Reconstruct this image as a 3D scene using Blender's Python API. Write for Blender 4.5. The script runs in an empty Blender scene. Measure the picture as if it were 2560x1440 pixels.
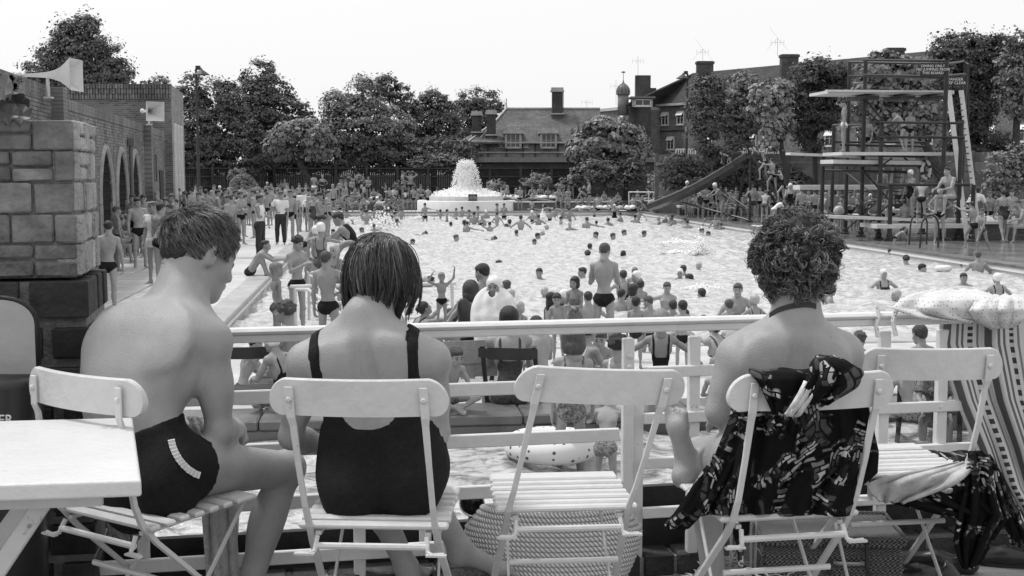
import bpy, bmesh, math, random, time
import numpy as np
from mathutils import Vector, Matrix
T0=time.time()
random.seed(7); RNG=np.random.default_rng(7)
SC=bpy.context.scene; COL=SC.collection
R=math.radians
# ---------------------------------------------------------------- camera
CAMZ=2.30; TER=0.98; FPX=3000.0; PITCH=math.atan(287/FPX)
cam_d=bpy.data.cameras.new('camera'); cam=bpy.data.objects.new('camera',cam_d); COL.objects.link(cam)
cam_d.sensor_width=36; cam_d.lens=FPX/2560*36; cam_d.clip_end=3000; cam_d.clip_start=0.05
cam.location=(0,0,CAMZ); cam.rotation_euler=(math.pi/2-PITCH,0,0); SC.camera=cam
# ---------------------------------------------------------------- light
SUN=Vector((-0.42,0.22,0.88)).normalized()
W=bpy.data.worlds.new('World'); SC.world=W; W.use_nodes=True
nt=W.node_tree; bg=nt.nodes['Background']
sky=nt.nodes.new('ShaderNodeTexSky'); sky.sky_type='NISHITA'; sky.sun_disc=False
sky.sun_elevation=math.asin(SUN.z); sky.sun_rotation=math.atan2(SUN.x,SUN.y)
sky.air_density=1.0; sky.dust_density=6.0; sky.ozone_density=1.0
bw=nt.nodes.new('ShaderNodeRGBToBW'); nt.links.new(sky.outputs[0],bw.inputs[0])
mixn=nt.nodes.new('ShaderNodeMix'); mixn.data_type='FLOAT'; mixn.inputs[0].default_value=0.72   # thin even overcast over the sky
nt.links.new(bw.outputs[0],mixn.inputs[2]); mixn.inputs[3].default_value=12.5
nt.links.new(mixn.outputs[0],bg.inputs[0]); bg.inputs[1].default_value=0.1
sl=bpy.data.lights.new('sun','SUN'); sl.energy=2.3; sl.angle=R(7); sl.color=(1,1,1)
so=bpy.data.objects.new('sun',sl); COL.objects.link(so); so.rotation_euler=(-SUN).to_track_quat('-Z','Y').to_euler(); so.location=(-30,-20,60)
vs=SC.view_settings; vs.view_transform='Standard'; vs.look='None'; vs.exposure=0.0; vs.gamma=1.0; vs.use_curve_mapping=False
# ---------------------------------------------------------------- helpers
cp,sp=math.cos(PITCH),math.sin(PITCH)
def P(px,py,D):
    xr=(px-1280)/FPX; yr=(720-py)/FPX
    t=D/(yr*sp+cp)
    return Vector((xr*t, D, CAMZ+(yr*cp-sp)*t))
def DZ(py,z):
    a=PITCH+math.atan((py-720)/FPX)
    return (CAMZ-z)/math.tan(a)
def PG(px,py,z=0.0): return P(px,py,DZ(py,z))
def V(*a): return Vector(a)
MATS={}
def mat(name,v=0.5,rough=0.6,var=0.0,vs_=5.0,bump=0.0,bs=40.0,spec=0.4,coat=0.0,rand=0.0,detail=4.0,lo=None,hi=None,stain=0.0,metal=0.0):
    if name in MATS: return MATS[name]
    m=bpy.data.materials.new(name); m.use_nodes=True; nt=m.node_tree; b=nt.nodes['Principled BSDF']
    b.inputs['Roughness'].default_value=rough; b.inputs['Specular IOR Level'].default_value=spec
    b.inputs['Base Color'].default_value=(v,v,v,1); b.inputs['Metallic'].default_value=metal
    m.diffuse_color=(v,v,v,1)
    L=nt.links.new; N=nt.nodes.new
    tc=N('ShaderNodeTexCoord'); out=None
    if var>0 or rand>0 or stain>0:
        if var>0:
            n=N('ShaderNodeTexNoise'); n.inputs['Scale'].default_value=vs_; n.inputs['Detail'].default_value=detail; n.inputs['Roughness'].default_value=0.6
            L(tc.outputs['Object'],n.inputs['Vector'])
            r=N('ShaderNodeMapRange'); r.inputs[1].default_value=0.3; r.inputs[2].default_value=0.7
            r.inputs[3].default_value=v*(1-var); r.inputs[4].default_value=v*(1+var); L(n.outputs[0],r.inputs[0]); out=r.outputs[0]
        else:
            q=N('ShaderNodeValue'); q.outputs[0].default_value=v; out=q.outputs[0]
        if rand>0:
            oi=N('ShaderNodeObjectInfo'); r2=N('ShaderNodeMapRange'); r2.inputs[3].default_value=1-rand; r2.inputs[4].default_value=1+rand
            L(oi.outputs['Random'],r2.inputs[0]); mm=N('ShaderNodeMath'); mm.operation='MULTIPLY'; L(out,mm.inputs[0]); L(r2.outputs[0],mm.inputs[1]); out=mm.outputs[0]
        if stain>0:
            n2=N('ShaderNodeTexNoise'); n2.inputs['Scale'].default_value=vs_*0.23; n2.inputs['Detail'].default_value=6; n2.inputs['Roughness'].default_value=0.7
            L(tc.outputs['Object'],n2.inputs['Vector'])
            r3=N('ShaderNodeMapRange'); r3.inputs[1].default_value=0.48; r3.inputs[2].default_value=0.68; r3.inputs[3].default_value=1; r3.inputs[4].default_value=1-stain
            L(n2.outputs[0],r3.inputs[0]); mm=N('ShaderNodeMath'); mm.operation='MULTIPLY'; L(out,mm.inputs[0]); L(r3.outputs[0],mm.inputs[1]); out=mm.outputs[0]
        L(out,b.inputs['Base Color'])
    if bump>0:
        n=N('ShaderNodeTexNoise'); n.inputs['Scale'].default_value=bs; n.inputs['Detail'].default_value=4
        L(tc.outputs['Object'],n.inputs['Vector'])
        bp=N('ShaderNodeBump'); bp.inputs['Strength'].default_value=bump; bp.inputs['Distance'].default_value=0.02; L(n.outputs[0],bp.inputs['Height']); L(bp.outputs[0],b.inputs['Normal'])
    MATS[name]=m; return m
def nodes(m): return m.node_tree, m.node_tree.nodes['Principled BSDF']
def brickmat(name,v,vm,dx,dy,bw=0.225,bh=0.075,var=0.35,stain=0.3,ms=0.012,vert=False,bump=0.3):
    """bricks laid along the horizontal direction (dx,dy)"""
    m=mat(name,v,0.85,0.01)
    nt,b=nodes(m); N=nt.nodes.new; L=nt.links.new
    tc=N('ShaderNodeTexCoord'); d=N('ShaderNodeVectorMath'); d.operation='DOT_PRODUCT'; d.inputs[1].default_value=(dx,dy,0)
    g=N('ShaderNodeNewGeometry'); L(g.outputs['Position'],d.inputs[0])
    s=N('ShaderNodeSeparateXYZ'); L(g.outputs['Position'],s.inputs[0]); c=N('ShaderNodeCombineXYZ')
    if vert: L(d.outputs['Value'],c.inputs[1]); L(s.outputs[2],c.inputs[0])
    else: L(d.outputs['Value'],c.inputs[0]); L(s.outputs[2],c.inputs[1])
    t=N('ShaderNodeTexBrick'); t.inputs['Scale'].default_value=1; t.inputs['Brick Width'].default_value=bw; t.inputs['Row Height'].default_value=bh
    t.inputs['Mortar Size'].default_value=ms; t.inputs['Color1'].default_value=(v*(1-var),)*3+(1,); t.inputs['Color2'].default_value=(v*(1+var),)*3+(1,); t.inputs['Mortar'].default_value=(vm,vm,vm,1)
    t.inputs['Mortar Smooth'].default_value=0.3
    L(c.outputs[0],t.inputs['Vector'])
    n2=N('ShaderNodeTexNoise'); n2.inputs['Scale'].default_value=0.8; n2.inputs['Detail'].default_value=8; L(g.outputs['Position'],n2.inputs['Vector'])
    r3=N('ShaderNodeMapRange'); r3.inputs[1].default_value=0.4; r3.inputs[2].default_value=0.65; r3.inputs[3].default_value=1+stain*0.4; r3.inputs[4].default_value=1-stain; L(n2.outputs[0],r3.inputs[0])
    mm=N('ShaderNodeVectorMath'); mm.operation='SCALE'; L(t.outputs['Color'],mm.inputs[0]); L(r3.outputs[0],mm.inputs['Scale']); L(mm.outputs[0],b.inputs['Base Color'])
    bp=N('ShaderNodeBump'); bp.inputs['Strength'].default_value=bump; bp.inputs['Distance'].default_value=0.01; bp.invert=True; L(t.outputs['Fac'],bp.inputs['Height']); L(bp.outputs[0],b.inputs['Normal'])
    return m
class MB:
    """collects shapes, links them as ONE mesh object"""
    def __init__(s): s.v=[]; s.f=[]; s.m=[]; s.mi=0
    def add(s,vs,fs):
        o=len(s.v); s.v.extend([tuple(v) for v in vs]); s.f.extend([tuple(i+o for i in f) for f in fs]); s.m.extend([s.mi]*len(fs)); return s
    def box(s,c,size,rot=None,bev=0.0):
        hx,hy,hz=[d/2 for d in size]; c=Vector(c)
        if bev>0:
            b=min(bev,hx*0.9,hy*0.9,hz*0.9)
            vs=[]
            for sx in(-1,1):
                for sy in(-1,1):
                    for sz in(-1,1):
                        vs+= [(sx*hx,sy*(hy-b),sz*(hz-b)),(sx*(hx-b),sy*hy,sz*(hz-b)),(sx*(hx-b),sy*(hy-b),sz*hz)]
            def I(sx,sy,sz,k): return (((sx+1)//2)*4+((sy+1)//2)*2+((sz+1)//2))*3+k
            fs=[]
            for a in(-1,1):
                fs.append([I(a,-1,-1,0),I(a,1,-1,0),I(a,1,1,0),I(a,-1,1,0)])
                fs.append([I(-1,a,-1,1),I(1,a,-1,1),I(1,a,1,1),I(-1,a,1,1)])
                fs.append([I(-1,-1,a,2),I(1,-1,a,2),I(1,1,a,2),I(-1,1,a,2)])
                for b2 in(-1,1):
                    fs.append([I(a,b2,-1,0),I(a,b2,1,0),I(a,b2,1,1),I(a,b2,-1,1)])
                    fs.append([I(a,-1,b2,0),I(a,1,b2,0),I(a,1,b2,2),I(a,-1,b2,2)])
                    fs.append([I(-1,a,b2,1),I(1,a,b2,1),I(1,a,b2,2),I(-1,a,b2,2)])
                    for c2 in(-1,1): fs.append([I(a,b2,c2,0),I(a,b2,c2,1),I(a,b2,c2,2)])
            vs=[Vector(v) for v in vs]
            # outward orientation
            out=[]
            for f in fs:
                p=[vs[i] for i in f]; n=(p[1]-p[0]).cross(p[2]-p[0]); ctr=sum(p,Vector())/len(p)
                out.append(f if n.dot(ctr)>=0 else f[::-1])
            fs=out
        else:
            vs=[Vector((x,y,z)) for x in(-hx,hx) for y in(-hy,hy) for z in(-hz,hz)]
            fs=[(0,1,3,2),(4,6,7,5),(0,4,5,1),(2,3,7,6),(0,2,6,4),(1,5,7,3)]
        if rot is not None: vs=[rot@v for v in vs]
        return s.add([v+c for v in vs],fs)
    def bx(s,x0,x1,y0,y1,z0,z1,bev=0): return s.box(((x0+x1)/2,(y0+y1)/2,(z0+z1)/2),(abs(x1-x0),abs(y1-y0),abs(z1-z0)),None,bev)
    def bar(s,p,q,w,h,up=(0,0,1),bev=0.0):
        p=Vector(p);q=Vector(q); d=(q-p); L=d.length; y=d.normalized(); x=y.cross(Vector(up))
        if x.length<1e-4: x=y.cross(Vector((1,0,0)))
        x.normalize(); z=x.cross(y)
        rot=Matrix((x,y,z)).transposed()
        return s.box((p+q)/2,(w,L,h),rot,bev)
    def tube(s,pts,r,n=8,cap=True,closed=False):
        pts=[Vector(p) for p in pts]; rs=r if isinstance(r,(list,tuple)) else [r]*len(pts)
        ring=[]; N=len(pts); prev=None; vs=[]
        for i,p in enumerate(pts):
            if closed: t=(pts[(i+1)%N]-pts[i-1])
            else: t=(pts[min(i+1,N-1)]-pts[max(i-1,0)])
            t.normalize()
            if prev is None:
                a=t.orthogonal().normalized()
            else:
                a=(prev-t*prev.dot(t))
                a=a.normalized() if a.length>1e-6 else t.orthogonal().normalized()
            prev=a; b=t.cross(a)
            for k in range(n):
                th=2*math.pi*k/n; vs.append(p+(a*math.cos(th)+b*math.sin(th))*rs[i])
        fs=[]
        M=N if closed else N-1
        for i in range(M):
            j=(i+1)%N
            for k in range(n):
                k2=(k+1)%n; fs.append((i*n+k,i*n+k2,j*n+k2,j*n+k))
        if cap and not closed: fs.append(tuple(range(n))[::-1]); fs.append(tuple((N-1)*n+k for k in range(n)))
        return s.add(vs,fs)
    def cyl(s,p,q,r,n=10): return s.tube([p,q],r,n)
    def lathe(s,prof,c=(0,0,0),n=24,cap=True,a0=0,a1=2*math.pi):
        vs=[];fs=[];c=Vector(c); full=abs(a1-a0-2*math.pi)<1e-6; M=n if full else n+1
        for (r,z) in prof:
            for k in range(M):
                th=a0+(a1-a0)*k/n; vs.append(c+Vector((r*math.cos(th),r*math.sin(th),z)))
        for i in range(len(prof)-1):
            for k in range(n):
                k2=(k+1)%M; fs.append((i*M+k,i*M+k2,(i+1)*M+k2,(i+1)*M+k))
        if cap and full: fs.append(tuple(range(M))[::-1]); fs.append(tuple((len(prof)-1)*M+k for k in range(M)))
        return s.add(vs,fs)
    def prism(s,poly,off):
        """poly: list of 3D points (planar), extruded by vector off"""
        poly=[Vector(p) for p in poly]; off=Vector(off); n=len(poly)
        nrm=Vector()
        for i in range(n): nrm+= (poly[i]-poly[0]).cross(poly[(i+1)%n]-poly[0])
        fl=nrm.dot(off)<0
        vs=poly+[p+off for p in poly]
        fs=[tuple(range(n))[::-1],tuple(range(n,2*n))]+[(i,(i+1)%n,n+(i+1)%n,n+i) for i in range(n)]
        if fl: fs=[f[::-1] for f in fs]
        return s.add(vs,fs)
    def sph(s,c,r,n=8,m=6,sc=(1,1,1)):
        vs=[];fs=[];c=Vector(c)
        for i in range(1,m):
            ph=math.pi*i/m
            for k in range(n):
                th=2*math.pi*k/n; vs.append(c+Vector((r*sc[0]*math.sin(ph)*math.cos(th),r*sc[1]*math.sin(ph)*math.sin(th),r*sc[2]*math.cos(ph))))
        top=len(vs); vs.append(c+Vector((0,0,r*sc[2]))); bot=len(vs); vs.append(c-Vector((0,0,r*sc[2])))
        for i in range(m-2):
            for k in range(n): k2=(k+1)%n; fs.append((i*n+k,(i+1)*n+k,(i+1)*n+k2,i*n+k2))
        for k in range(n): k2=(k+1)%n; fs.append((top,k,k2)); fs.append((bot,(m-2)*n+k2,(m-2)*n+k))
        return s.add(vs,fs)
    def mesh(s,name,mats,off=None,smooth=False):
        me=bpy.data.meshes.new(name)
        vs=s.v if off is None else [(v[0]-off[0],v[1]-off[1],v[2]-off[2]) for v in s.v]
        me.from_pydata(vs,[],s.f)
        if not isinstance(mats,(list,tuple)): mats=[mats]
        for m in mats: me.materials.append(m)
        if len(mats)>1: me.polygons.foreach_set('material_index',s.m)
        if smooth: me.polygons.foreach_set('use_smooth',[True]*len(s.f))
        me.update(); return me
    def build(s,name,mats,parent=None,smooth=False,world=True):
        """vertices are in world coordinates; they are made local to the parent's base"""
        off=Vector((0,0,0))
        if parent is not None and world: off=base_of(parent)
        me=s.mesh(name,mats,off,smooth); o=bpy.data.objects.new(name,me); COL.objects.link(o)
        if parent is not None: o.parent=parent
        return o
BASE={}
def base_of(o):
    b=Vector((0,0,0)); 
    while o is not None: b+=o.location; o=o.parent
    return b
def tag(o,label=None,cat=None,group=None,kind=None):
    if label: o['label']=label
    if cat: o['category']=cat
    if group: o['group']=group
    if kind: o['kind']=kind
    return o
def thing(name,label,cat,loc,group=None,yaw=0):
    o=bpy.data.objects.new(name,None); COL.objects.link(o); o.location=loc; o.rotation_euler=(0,0,yaw); o.empty_display_size=0.1
    return tag(o,label,cat,group)
def struct(name,mb,m,smooth=False,parent=None):
    o=mb.build(name,m,parent,smooth)
    if parent is None: o['kind']='structure'
    return o
def inst(name,me,loc=(0,0,0),parent=None,mtx=None):
    o=bpy.data.objects.new(name,me); COL.objects.link(o); o.parent=parent
    if mtx is not None: o.matrix_basis=mtx
    else: o.location=loc
    return o
def copy_tree(o,parent=None):
    c=o.copy(); COL.objects.link(c); c.parent=parent
    for ch in list(o.children): 
        copy_tree(ch,c)
    return c
def npmesh(name,v,f,mats,mi=None,smooth=True):
    me=bpy.data.meshes.new(name); v=np.asarray(v,dtype=np.float32); f=np.asarray(f,dtype=np.int32)
    k=f.shape[1]
    me.vertices.add(len(v)); me.vertices.foreach_set('co',v.ravel())
    me.loops.add(f.size); me.loops.foreach_set('vertex_index',f.ravel())
    me.polygons.add(len(f)); me.polygons.foreach_set('loop_start',np.arange(0,f.size,k,dtype=np.int32))
    try: me.polygons.foreach_set('loop_total',np.full(len(f),k,dtype=np.int32))
    except Exception: pass
    for m in (mats if isinstance(mats,(list,tuple)) else [mats]): me.materials.append(m)
    if mi is not None: me.polygons.foreach_set('material_index',np.asarray(mi,dtype=np.int32))
    if smooth: me.polygons.foreach_set('use_smooth',np.ones(len(f),dtype=bool))
    me.update(calc_edges=True); return me
# ================================================================ bodies grown from distance fields
class Grid:
    def __init__(s,lo,hi,vox):
        s.lo=np.array(lo,dtype=np.float32); s.vox=vox
        s.n=[int(math.ceil((hi[i]-lo[i])/vox))+1 for i in range(3)]
        s.ax=[s.lo[i]+np.arange(s.n[i],dtype=np.float32)*vox for i in range(3)]
        s.F=np.full(s.n,0.12,dtype=np.float32)
    def sub(s,bl,bh):
        sl=[]
        for i in range(3):
            a=max(0,int((bl[i]-s.lo[i])/s.vox)); b=min(s.n[i],int((bh[i]-s.lo[i])/s.vox)+2)
            if b<=a: return None
            sl.append(slice(a,b))
        return tuple(sl)
    def P(s,sl): return s.ax[0][sl[0]][:,None,None],s.ax[1][sl[1]][None,:,None],s.ax[2][sl[2]][None,None,:]
    def comb(s,sl,d,k,op):
        A=s.F[sl]
        if op=='u':
            if k<=0: s.F[sl]=np.minimum(A,d)
            else:
                h=np.maximum(k-np.abs(A-d),0)/k; s.F[sl]=np.minimum(A,d)-h*h*k*0.25
        else:
            d=-d; h=np.maximum(k-np.abs(A-d),0)/k if k>0 else 0
            s.F[sl]=np.maximum(A,d)+h*h*k*0.25
    def prim(s,p):
        k=p.get('k',0.02); op=p.get('op','u'); pad=k+0.035
        if p['t']=='c':
            a=np.array(p['a'],dtype=np.float32); b=np.array(p['b'],dtype=np.float32); ra,rb=p['ra'],p['rb']; m=max(ra,rb)+pad
            sl=s.sub(np.minimum(a,b)-m,np.maximum(a,b)+m)
            if sl is None: return
            d=sd_cone(*s.P(sl),a,b,ra,rb)
        else:
            c=np.array(p['c'],dtype=np.float32); r=p['r']; m=max(r)+pad
            sl=s.sub(c-m,c+m)
            if sl is None: return
            d=sd_ell(*s.P(sl),c,r,p.get('A'))
        s.comb(sl,d,k,op)
def sd_cone(X,Y,Z,a,b,ra,rb):
    ba=b-a; bb=float(ba@ba)+1e-9
    x=X-a[0];y=Y-a[1];z=Z-a[2]
    h=np.clip((x*ba[0]+y*ba[1]+z*ba[2])/bb,0,1)
    return np.sqrt((x-h*ba[0])**2+(y-h*ba[1])**2+(z-h*ba[2])**2)-(ra+(rb-ra)*h)
def sd_ell(X,Y,Z,c,r,A=None):
    x=X-c[0];y=Y-c[1];z=Z-c[2]
    if A is not None:
        A=np.array(A,dtype=np.float32)   # rows = axes
        x,y,z=(A[0,0]*x+A[0,1]*y+A[0,2]*z),(A[1,0]*x+A[1,1]*y+A[1,2]*z),(A[2,0]*x+A[2,1]*y+A[2,2]*z)
    k0=np.sqrt((x/r[0])**2+(y/r[1])**2+(z/r[2])**2)+1e-6
    k1=np.sqrt((x/r[0]**2)**2+(y/r[1]**2)**2+(z/r[2]**2)**2)+1e-6
    return k0*(k0-1)/k1
def nets(F,lo,vox):
    ins=F<0
    nx,ny,nz=F.shape
    cnt=np.zeros((nx-1,ny-1,nz-1),dtype=np.int8)
    for dx in(0,1):
        for dy in(0,1):
            for dz in(0,1): cnt+=ins[dx:nx-1+dx,dy:ny-1+dy,dz:nz-1+dz]
    I,J,K=np.nonzero((cnt>0)&(cnt<8))
    if len(I)==0: return np.zeros((0,3),np.float32),np.zeros((0,4),np.int32)
    idx=np.full(cnt.shape,-1,dtype=np.int32); idx[I,J,K]=np.arange(len(I))
    C={}
    for dx in(0,1):
        for dy in(0,1):
            for dz in(0,1): C[dx,dy,dz]=F[I+dx,J+dy,K+dz]
    pos=np.zeros((len(I),3),np.float32); num=np.zeros(len(I),np.float32)
    for a in C:
        for ax in range(3):
            if a[ax]==1: continue
            b=list(a); b[ax]=1; b=tuple(b); fa,fb=C[a],C[b]
            m=(fa<0)!=(fb<0); t=np.where(m,fa/np.where(m,fa-fb,1),0)
            for q in range(3):
                pos[:,q]+=np.where(m,a[q]+(t if q==ax else 0),0)
            num+=m
    pos/=num[:,None]
    V_=np.stack([I,J,K],1).astype(np.float32)+pos; V_=V_*vox+np.asarray(lo,dtype=np.float32)
    faces=[]
    for ax in range(3):
        o=[q for q in range(3) if q!=ax]
        sl0=[slice(1,-1)]*3; sl1=[slice(1,-1)]*3
        sl0[ax]=slice(0,-1); sl1[ax]=slice(1,None)
        A=ins[tuple(sl0)]; B=ins[tuple(sl1)]
        for sgn,M in((0,A&~B),(1,~A&B)):
            g=np.nonzero(M); g=[g[0]+(0 if ax==0 else 1),g[1]+(0 if ax==1 else 1),g[2]+(0 if ax==2 else 1)]
            def cell(d0,d1):
                h=[x.copy() for x in g]; h[o[0]]-=d0; h[o[1]]-=d1; return idx[h[0],h[1],h[2]]
            q=[cell(1,1),cell(0,1),cell(0,0),cell(1,0)]
            if (ax==1): q=q[::-1]
            if sgn: q=q[::-1]
            faces.append(np.stack(q,1))
    Fc=np.concatenate(faces); Fc=Fc[(Fc>=0).all(1)]
    return V_,Fc
def c_(a,b,ra,rb=None,k=0.02,op='u'): return dict(t='c',a=tuple(a),b=tuple(b),ra=ra,rb=ra if rb is None else rb,k=k,op=op)
def e_(c,r,A=None,k=0.02,op='u'): return dict(t='e',c=tuple(c),r=r,A=A,k=k,op=op)
def frame(fwd,up):
    """rows right, fwd, up"""
    up=Vector(up).normalized(); fwd=Vector(fwd); fwd=(fwd-up*fwd.dot(up)).normalized(); r=fwd.cross(up)
    return Matrix((r,fwd,up))
def head_prims(s=1.0,fem=0.0,child=0.0,ears=True):
    """local: +Y face, +Z up, origin between the ears"""
    w=1-0.03*fem
    L=[e_((0,-.014,.036),(.077*w,.097,.082),k=.02),
       e_((0,.028,-.028),(.062*w,.062,.082-.01*child),k=.03),
       e_((0,.040,-.078+.01*child),(.046*w-.004*fem,.044,.034),k=.03),
       e_((0,.070,-.094+.012*child),(.017,.016,.015),k=.025),
       c_((0,-.03,-.03),(0,-.035,-.13),.056-.010*fem-.008*child,.056-.010*fem-.01*child,k=.03),
       e_((0,.070,.024),(.052*w,.022,.012-.003*fem),k=.015),
       e_((.040,.058,-.026),(.024,.022,.022),k=.02),e_((-.040,.058,-.026),(.024,.022,.022),k=.02),
       c_((.031,.102,.004),(.031,.096,.004),.013,k=.012,op='s'),c_((-.031,.102,.004),(-.031,.096,.004),.013,k=.012,op='s'),
       e_((.031,.077,.003),(.013,.013,.011),k=.004),e_((-.031,.077,.003),(.013,.013,.011),k=.004),
       c_((0,.086,.008),(0,.103-.006*child,-.028),.0075,.012,k=.012),
       e_((.012,.094,-.033),(.008,.009,.007),k=.008),e_((-.012,.094,-.033),(.008,.009,.007),k=.008),
       e_((0,.086,-.060),(.024,.013,.0055),k=.008),e_((0,.086,-.052),(.021,.014,.0050),k=.006),
       e_((0,.102,-.056),(.020,.009,.0022),k=.004,op='s')]
    if ears:
        for q in(-1,1):
            A=frame((0.25*q,1,0),(0.12*q,-.12,1))
            L+=[e_((q*.080*w,-.010,-.002),(.010,.020,.034),A=A,k=.010),e_((q*.088*w,-.002,.0),(.007,.010,.020),A=A,k=.006,op='s')]
    return L
def hand_prims(curl=0.35,spread=0.12,point=False):
    """wrist at origin, fingers towards -Z, thumb towards +Y, palm facing -X"""
    L=[e_((0,.0,-.052),(.017,.040,.052),k=.012),c_((0,0,.03),(0,0,-.02),.024,.026,k=.02)]
    for i,(y,l,r) in enumerate(((.030,.072,.0085),(.010,.080,.009),(-.010,.075,.0085),(-.029,.058,.0075))):
        a=Vector((0,y,-.088)); ang=curl*(1+0.15*i); d=Vector((0,0,-1)); sp_=spread*(y/.03)
        d=Vector((-math.sin(ang*.5),sp_,-math.cos(ang*.5))).normalized(); b=a+d*l*.48
        d=Vector((-math.sin(ang*1.4),sp_,-math.cos(ang*1.4))).normalized(); c=b+d*l*.32
        d=Vector((-math.sin(ang*2.0),sp_*.6,-math.cos(ang*2.0))).normalized(); e=c+d*l*.26
        L+=[c_(a,b,r*1.05,r,k=.006),c_(b,c,r,r*.92,k=.004),c_(c,e,r*.9,r*.8,k=.004)]
    a=Vector((-.006,.028,-.022)); b=a+Vector((-.016,.030,-.030)); c=b+Vector((-.010,.010,-.030)); L+=[c_(a,b,.014,.011,k=.012),c_(b,c,.0105,.009,k=.005)]
    return L
def run(prims,vox,margin=.03):
    lo=np.array([1e9]*3);hi=-lo
    for p in prims:
        if p.get('op')=='s': continue
        if p['t']=='c':
            m=max(p['ra'],p['rb']); a=np.array(p['a']);b=np.array(p['b']); lo=np.minimum(lo,np.minimum(a,b)-m); hi=np.maximum(hi,np.maximum(a,b)+m)
        else: m=max(p['r']); c=np.array(p['c']); lo=np.minimum(lo,c-m); hi=np.maximum(hi,c+m)
    g=Grid(lo-margin,hi+margin,vox)
    for p in prims: g.prim(p)
    return g
def T4(p,M3,s=1.0):
    """4x4 from origin and rows-matrix M3 (world->local rows) => columns"""
    m=M3.transposed().to_4x4(); m=Matrix.Translation(p)@m@Matrix.Scale(s,4); return m
def xf(v,m):
    m=np.array(m,dtype=np.float32); return v@m[:3,:3].T+m[:3,3]
# skin, hair, cloth
def skinmat(name,v,rand=.16,rough=.45,tan=0.12):
    m=mat(name,v,rough,tan,9.0,0.25,350,0.35,rand=rand,detail=5)
    nt,b=nodes(m); b.inputs['Subsurface Weight'].default_value=0.0
    return m
SKIN=skinmat('skin',0.28); SKINF=skinmat('skin_near',0.315,0,0.38,0.13)
DARK=mat('eye_dark',0.05,0.4); LIP=mat('lip',0.20,0.4)
def skin_grain(m):
    nt,b=nodes(m); N=nt.nodes.new; L=nt.links.new
    tc=N('ShaderNodeTexCoord'); v=N('ShaderNodeTexVoronoi'); v.inputs['Scale'].default_value=7.5; v.inputs['Randomness'].default_value=1
    L(tc.outputs['Object'],v.inputs['Vector']); r=N('ShaderNodeMapRange'); r.inputs[1].default_value=0.020; r.inputs[2].default_value=0.042; r.inputs[3].default_value=0.55; r.inputs[4].default_value=1
    L(v.outputs['Distance'],r.inputs[0]); src=b.inputs['Base Color'].links[0].from_socket
    mm=N('ShaderNodeMath'); mm.operation='MULTIPLY'; L(src,mm.inputs[0]); L(r.outputs[0],mm.inputs[1]); L(mm.outputs[0],b.inputs['Base Color'])
skin_grain(SKINF)
HAIRD=mat('hair_dark',0.022,0.42,0.5,60,0.5,200,0.4,rand=.3); HAIRM=mat('hair_mid',0.06,0.45,0.25,25,0.5,200,0.4,rand=.3); HAIRL=mat('hair_light',0.20,0.5,0.4,60,0.5,200,0.4,rand=.2)
CAPW=mat('cap_white',0.72,0.35,0.05,30,0.2,60); CAPG=mat('cap_grey',0.38,0.35,0.1,30,0.2,60)
SUITB=mat('suit_black',0.012,0.85,0.3,90,0.3,300,0.2); SUITG=mat('suit_grey',0.06,0.8,0.5,40,0.3,300,0.2,rand=.6); SHIRTW=mat('shirt_white',0.72,0.8,0.08,20,0.4,30); TROUS=mat('trousers',0.03,0.85,0.25,15,0.4,25); PATT=mat('suit_patterned',0.16,0.8,0.85,55,0.2,300,detail=2)
_hc={}
def head_tmpl(fem,child,vox):
    k=('h',fem,child,vox)
    if k not in _hc:
        g=run(head_prims(1,fem,child),vox); v,f=nets(g.F,g.lo,vox)
        c=v[f].mean(1); mi=np.zeros(len(f),int)
        ax=np.abs(c[:,0])
        mi[(np.hypot((ax-.031)*.75,c[:,2]-.002)<.0085)&(c[:,1]>.066)]=1
        mi[(ax>.014)&(ax<.048)&(np.abs(c[:,2]-.026+.12*(ax-.03))<.005)&(c[:,1]>.06)]=1
        mi[(ax<.022)&(np.abs(c[:,2]+.056)<.008)&(c[:,1]>.083)]=2
        _hc[k]=(v,f,mi)
    return _hc[k]
def hand_tmpl(curl,vox):
    k=('d',curl,vox)
    if k not in _hc:
        L=hand_prims(curl)
        if vox>.006:
            for p in L:
                if p['t']=='c' and p['ra']<.012: p['ra']=max(p['ra'],vox*1.05); p['rb']=max(p['rb'],vox*1.0)
        g=run(L,vox); _hc[k]=nets(g.F,g.lo,vox)
    return _hc[k]
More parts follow.
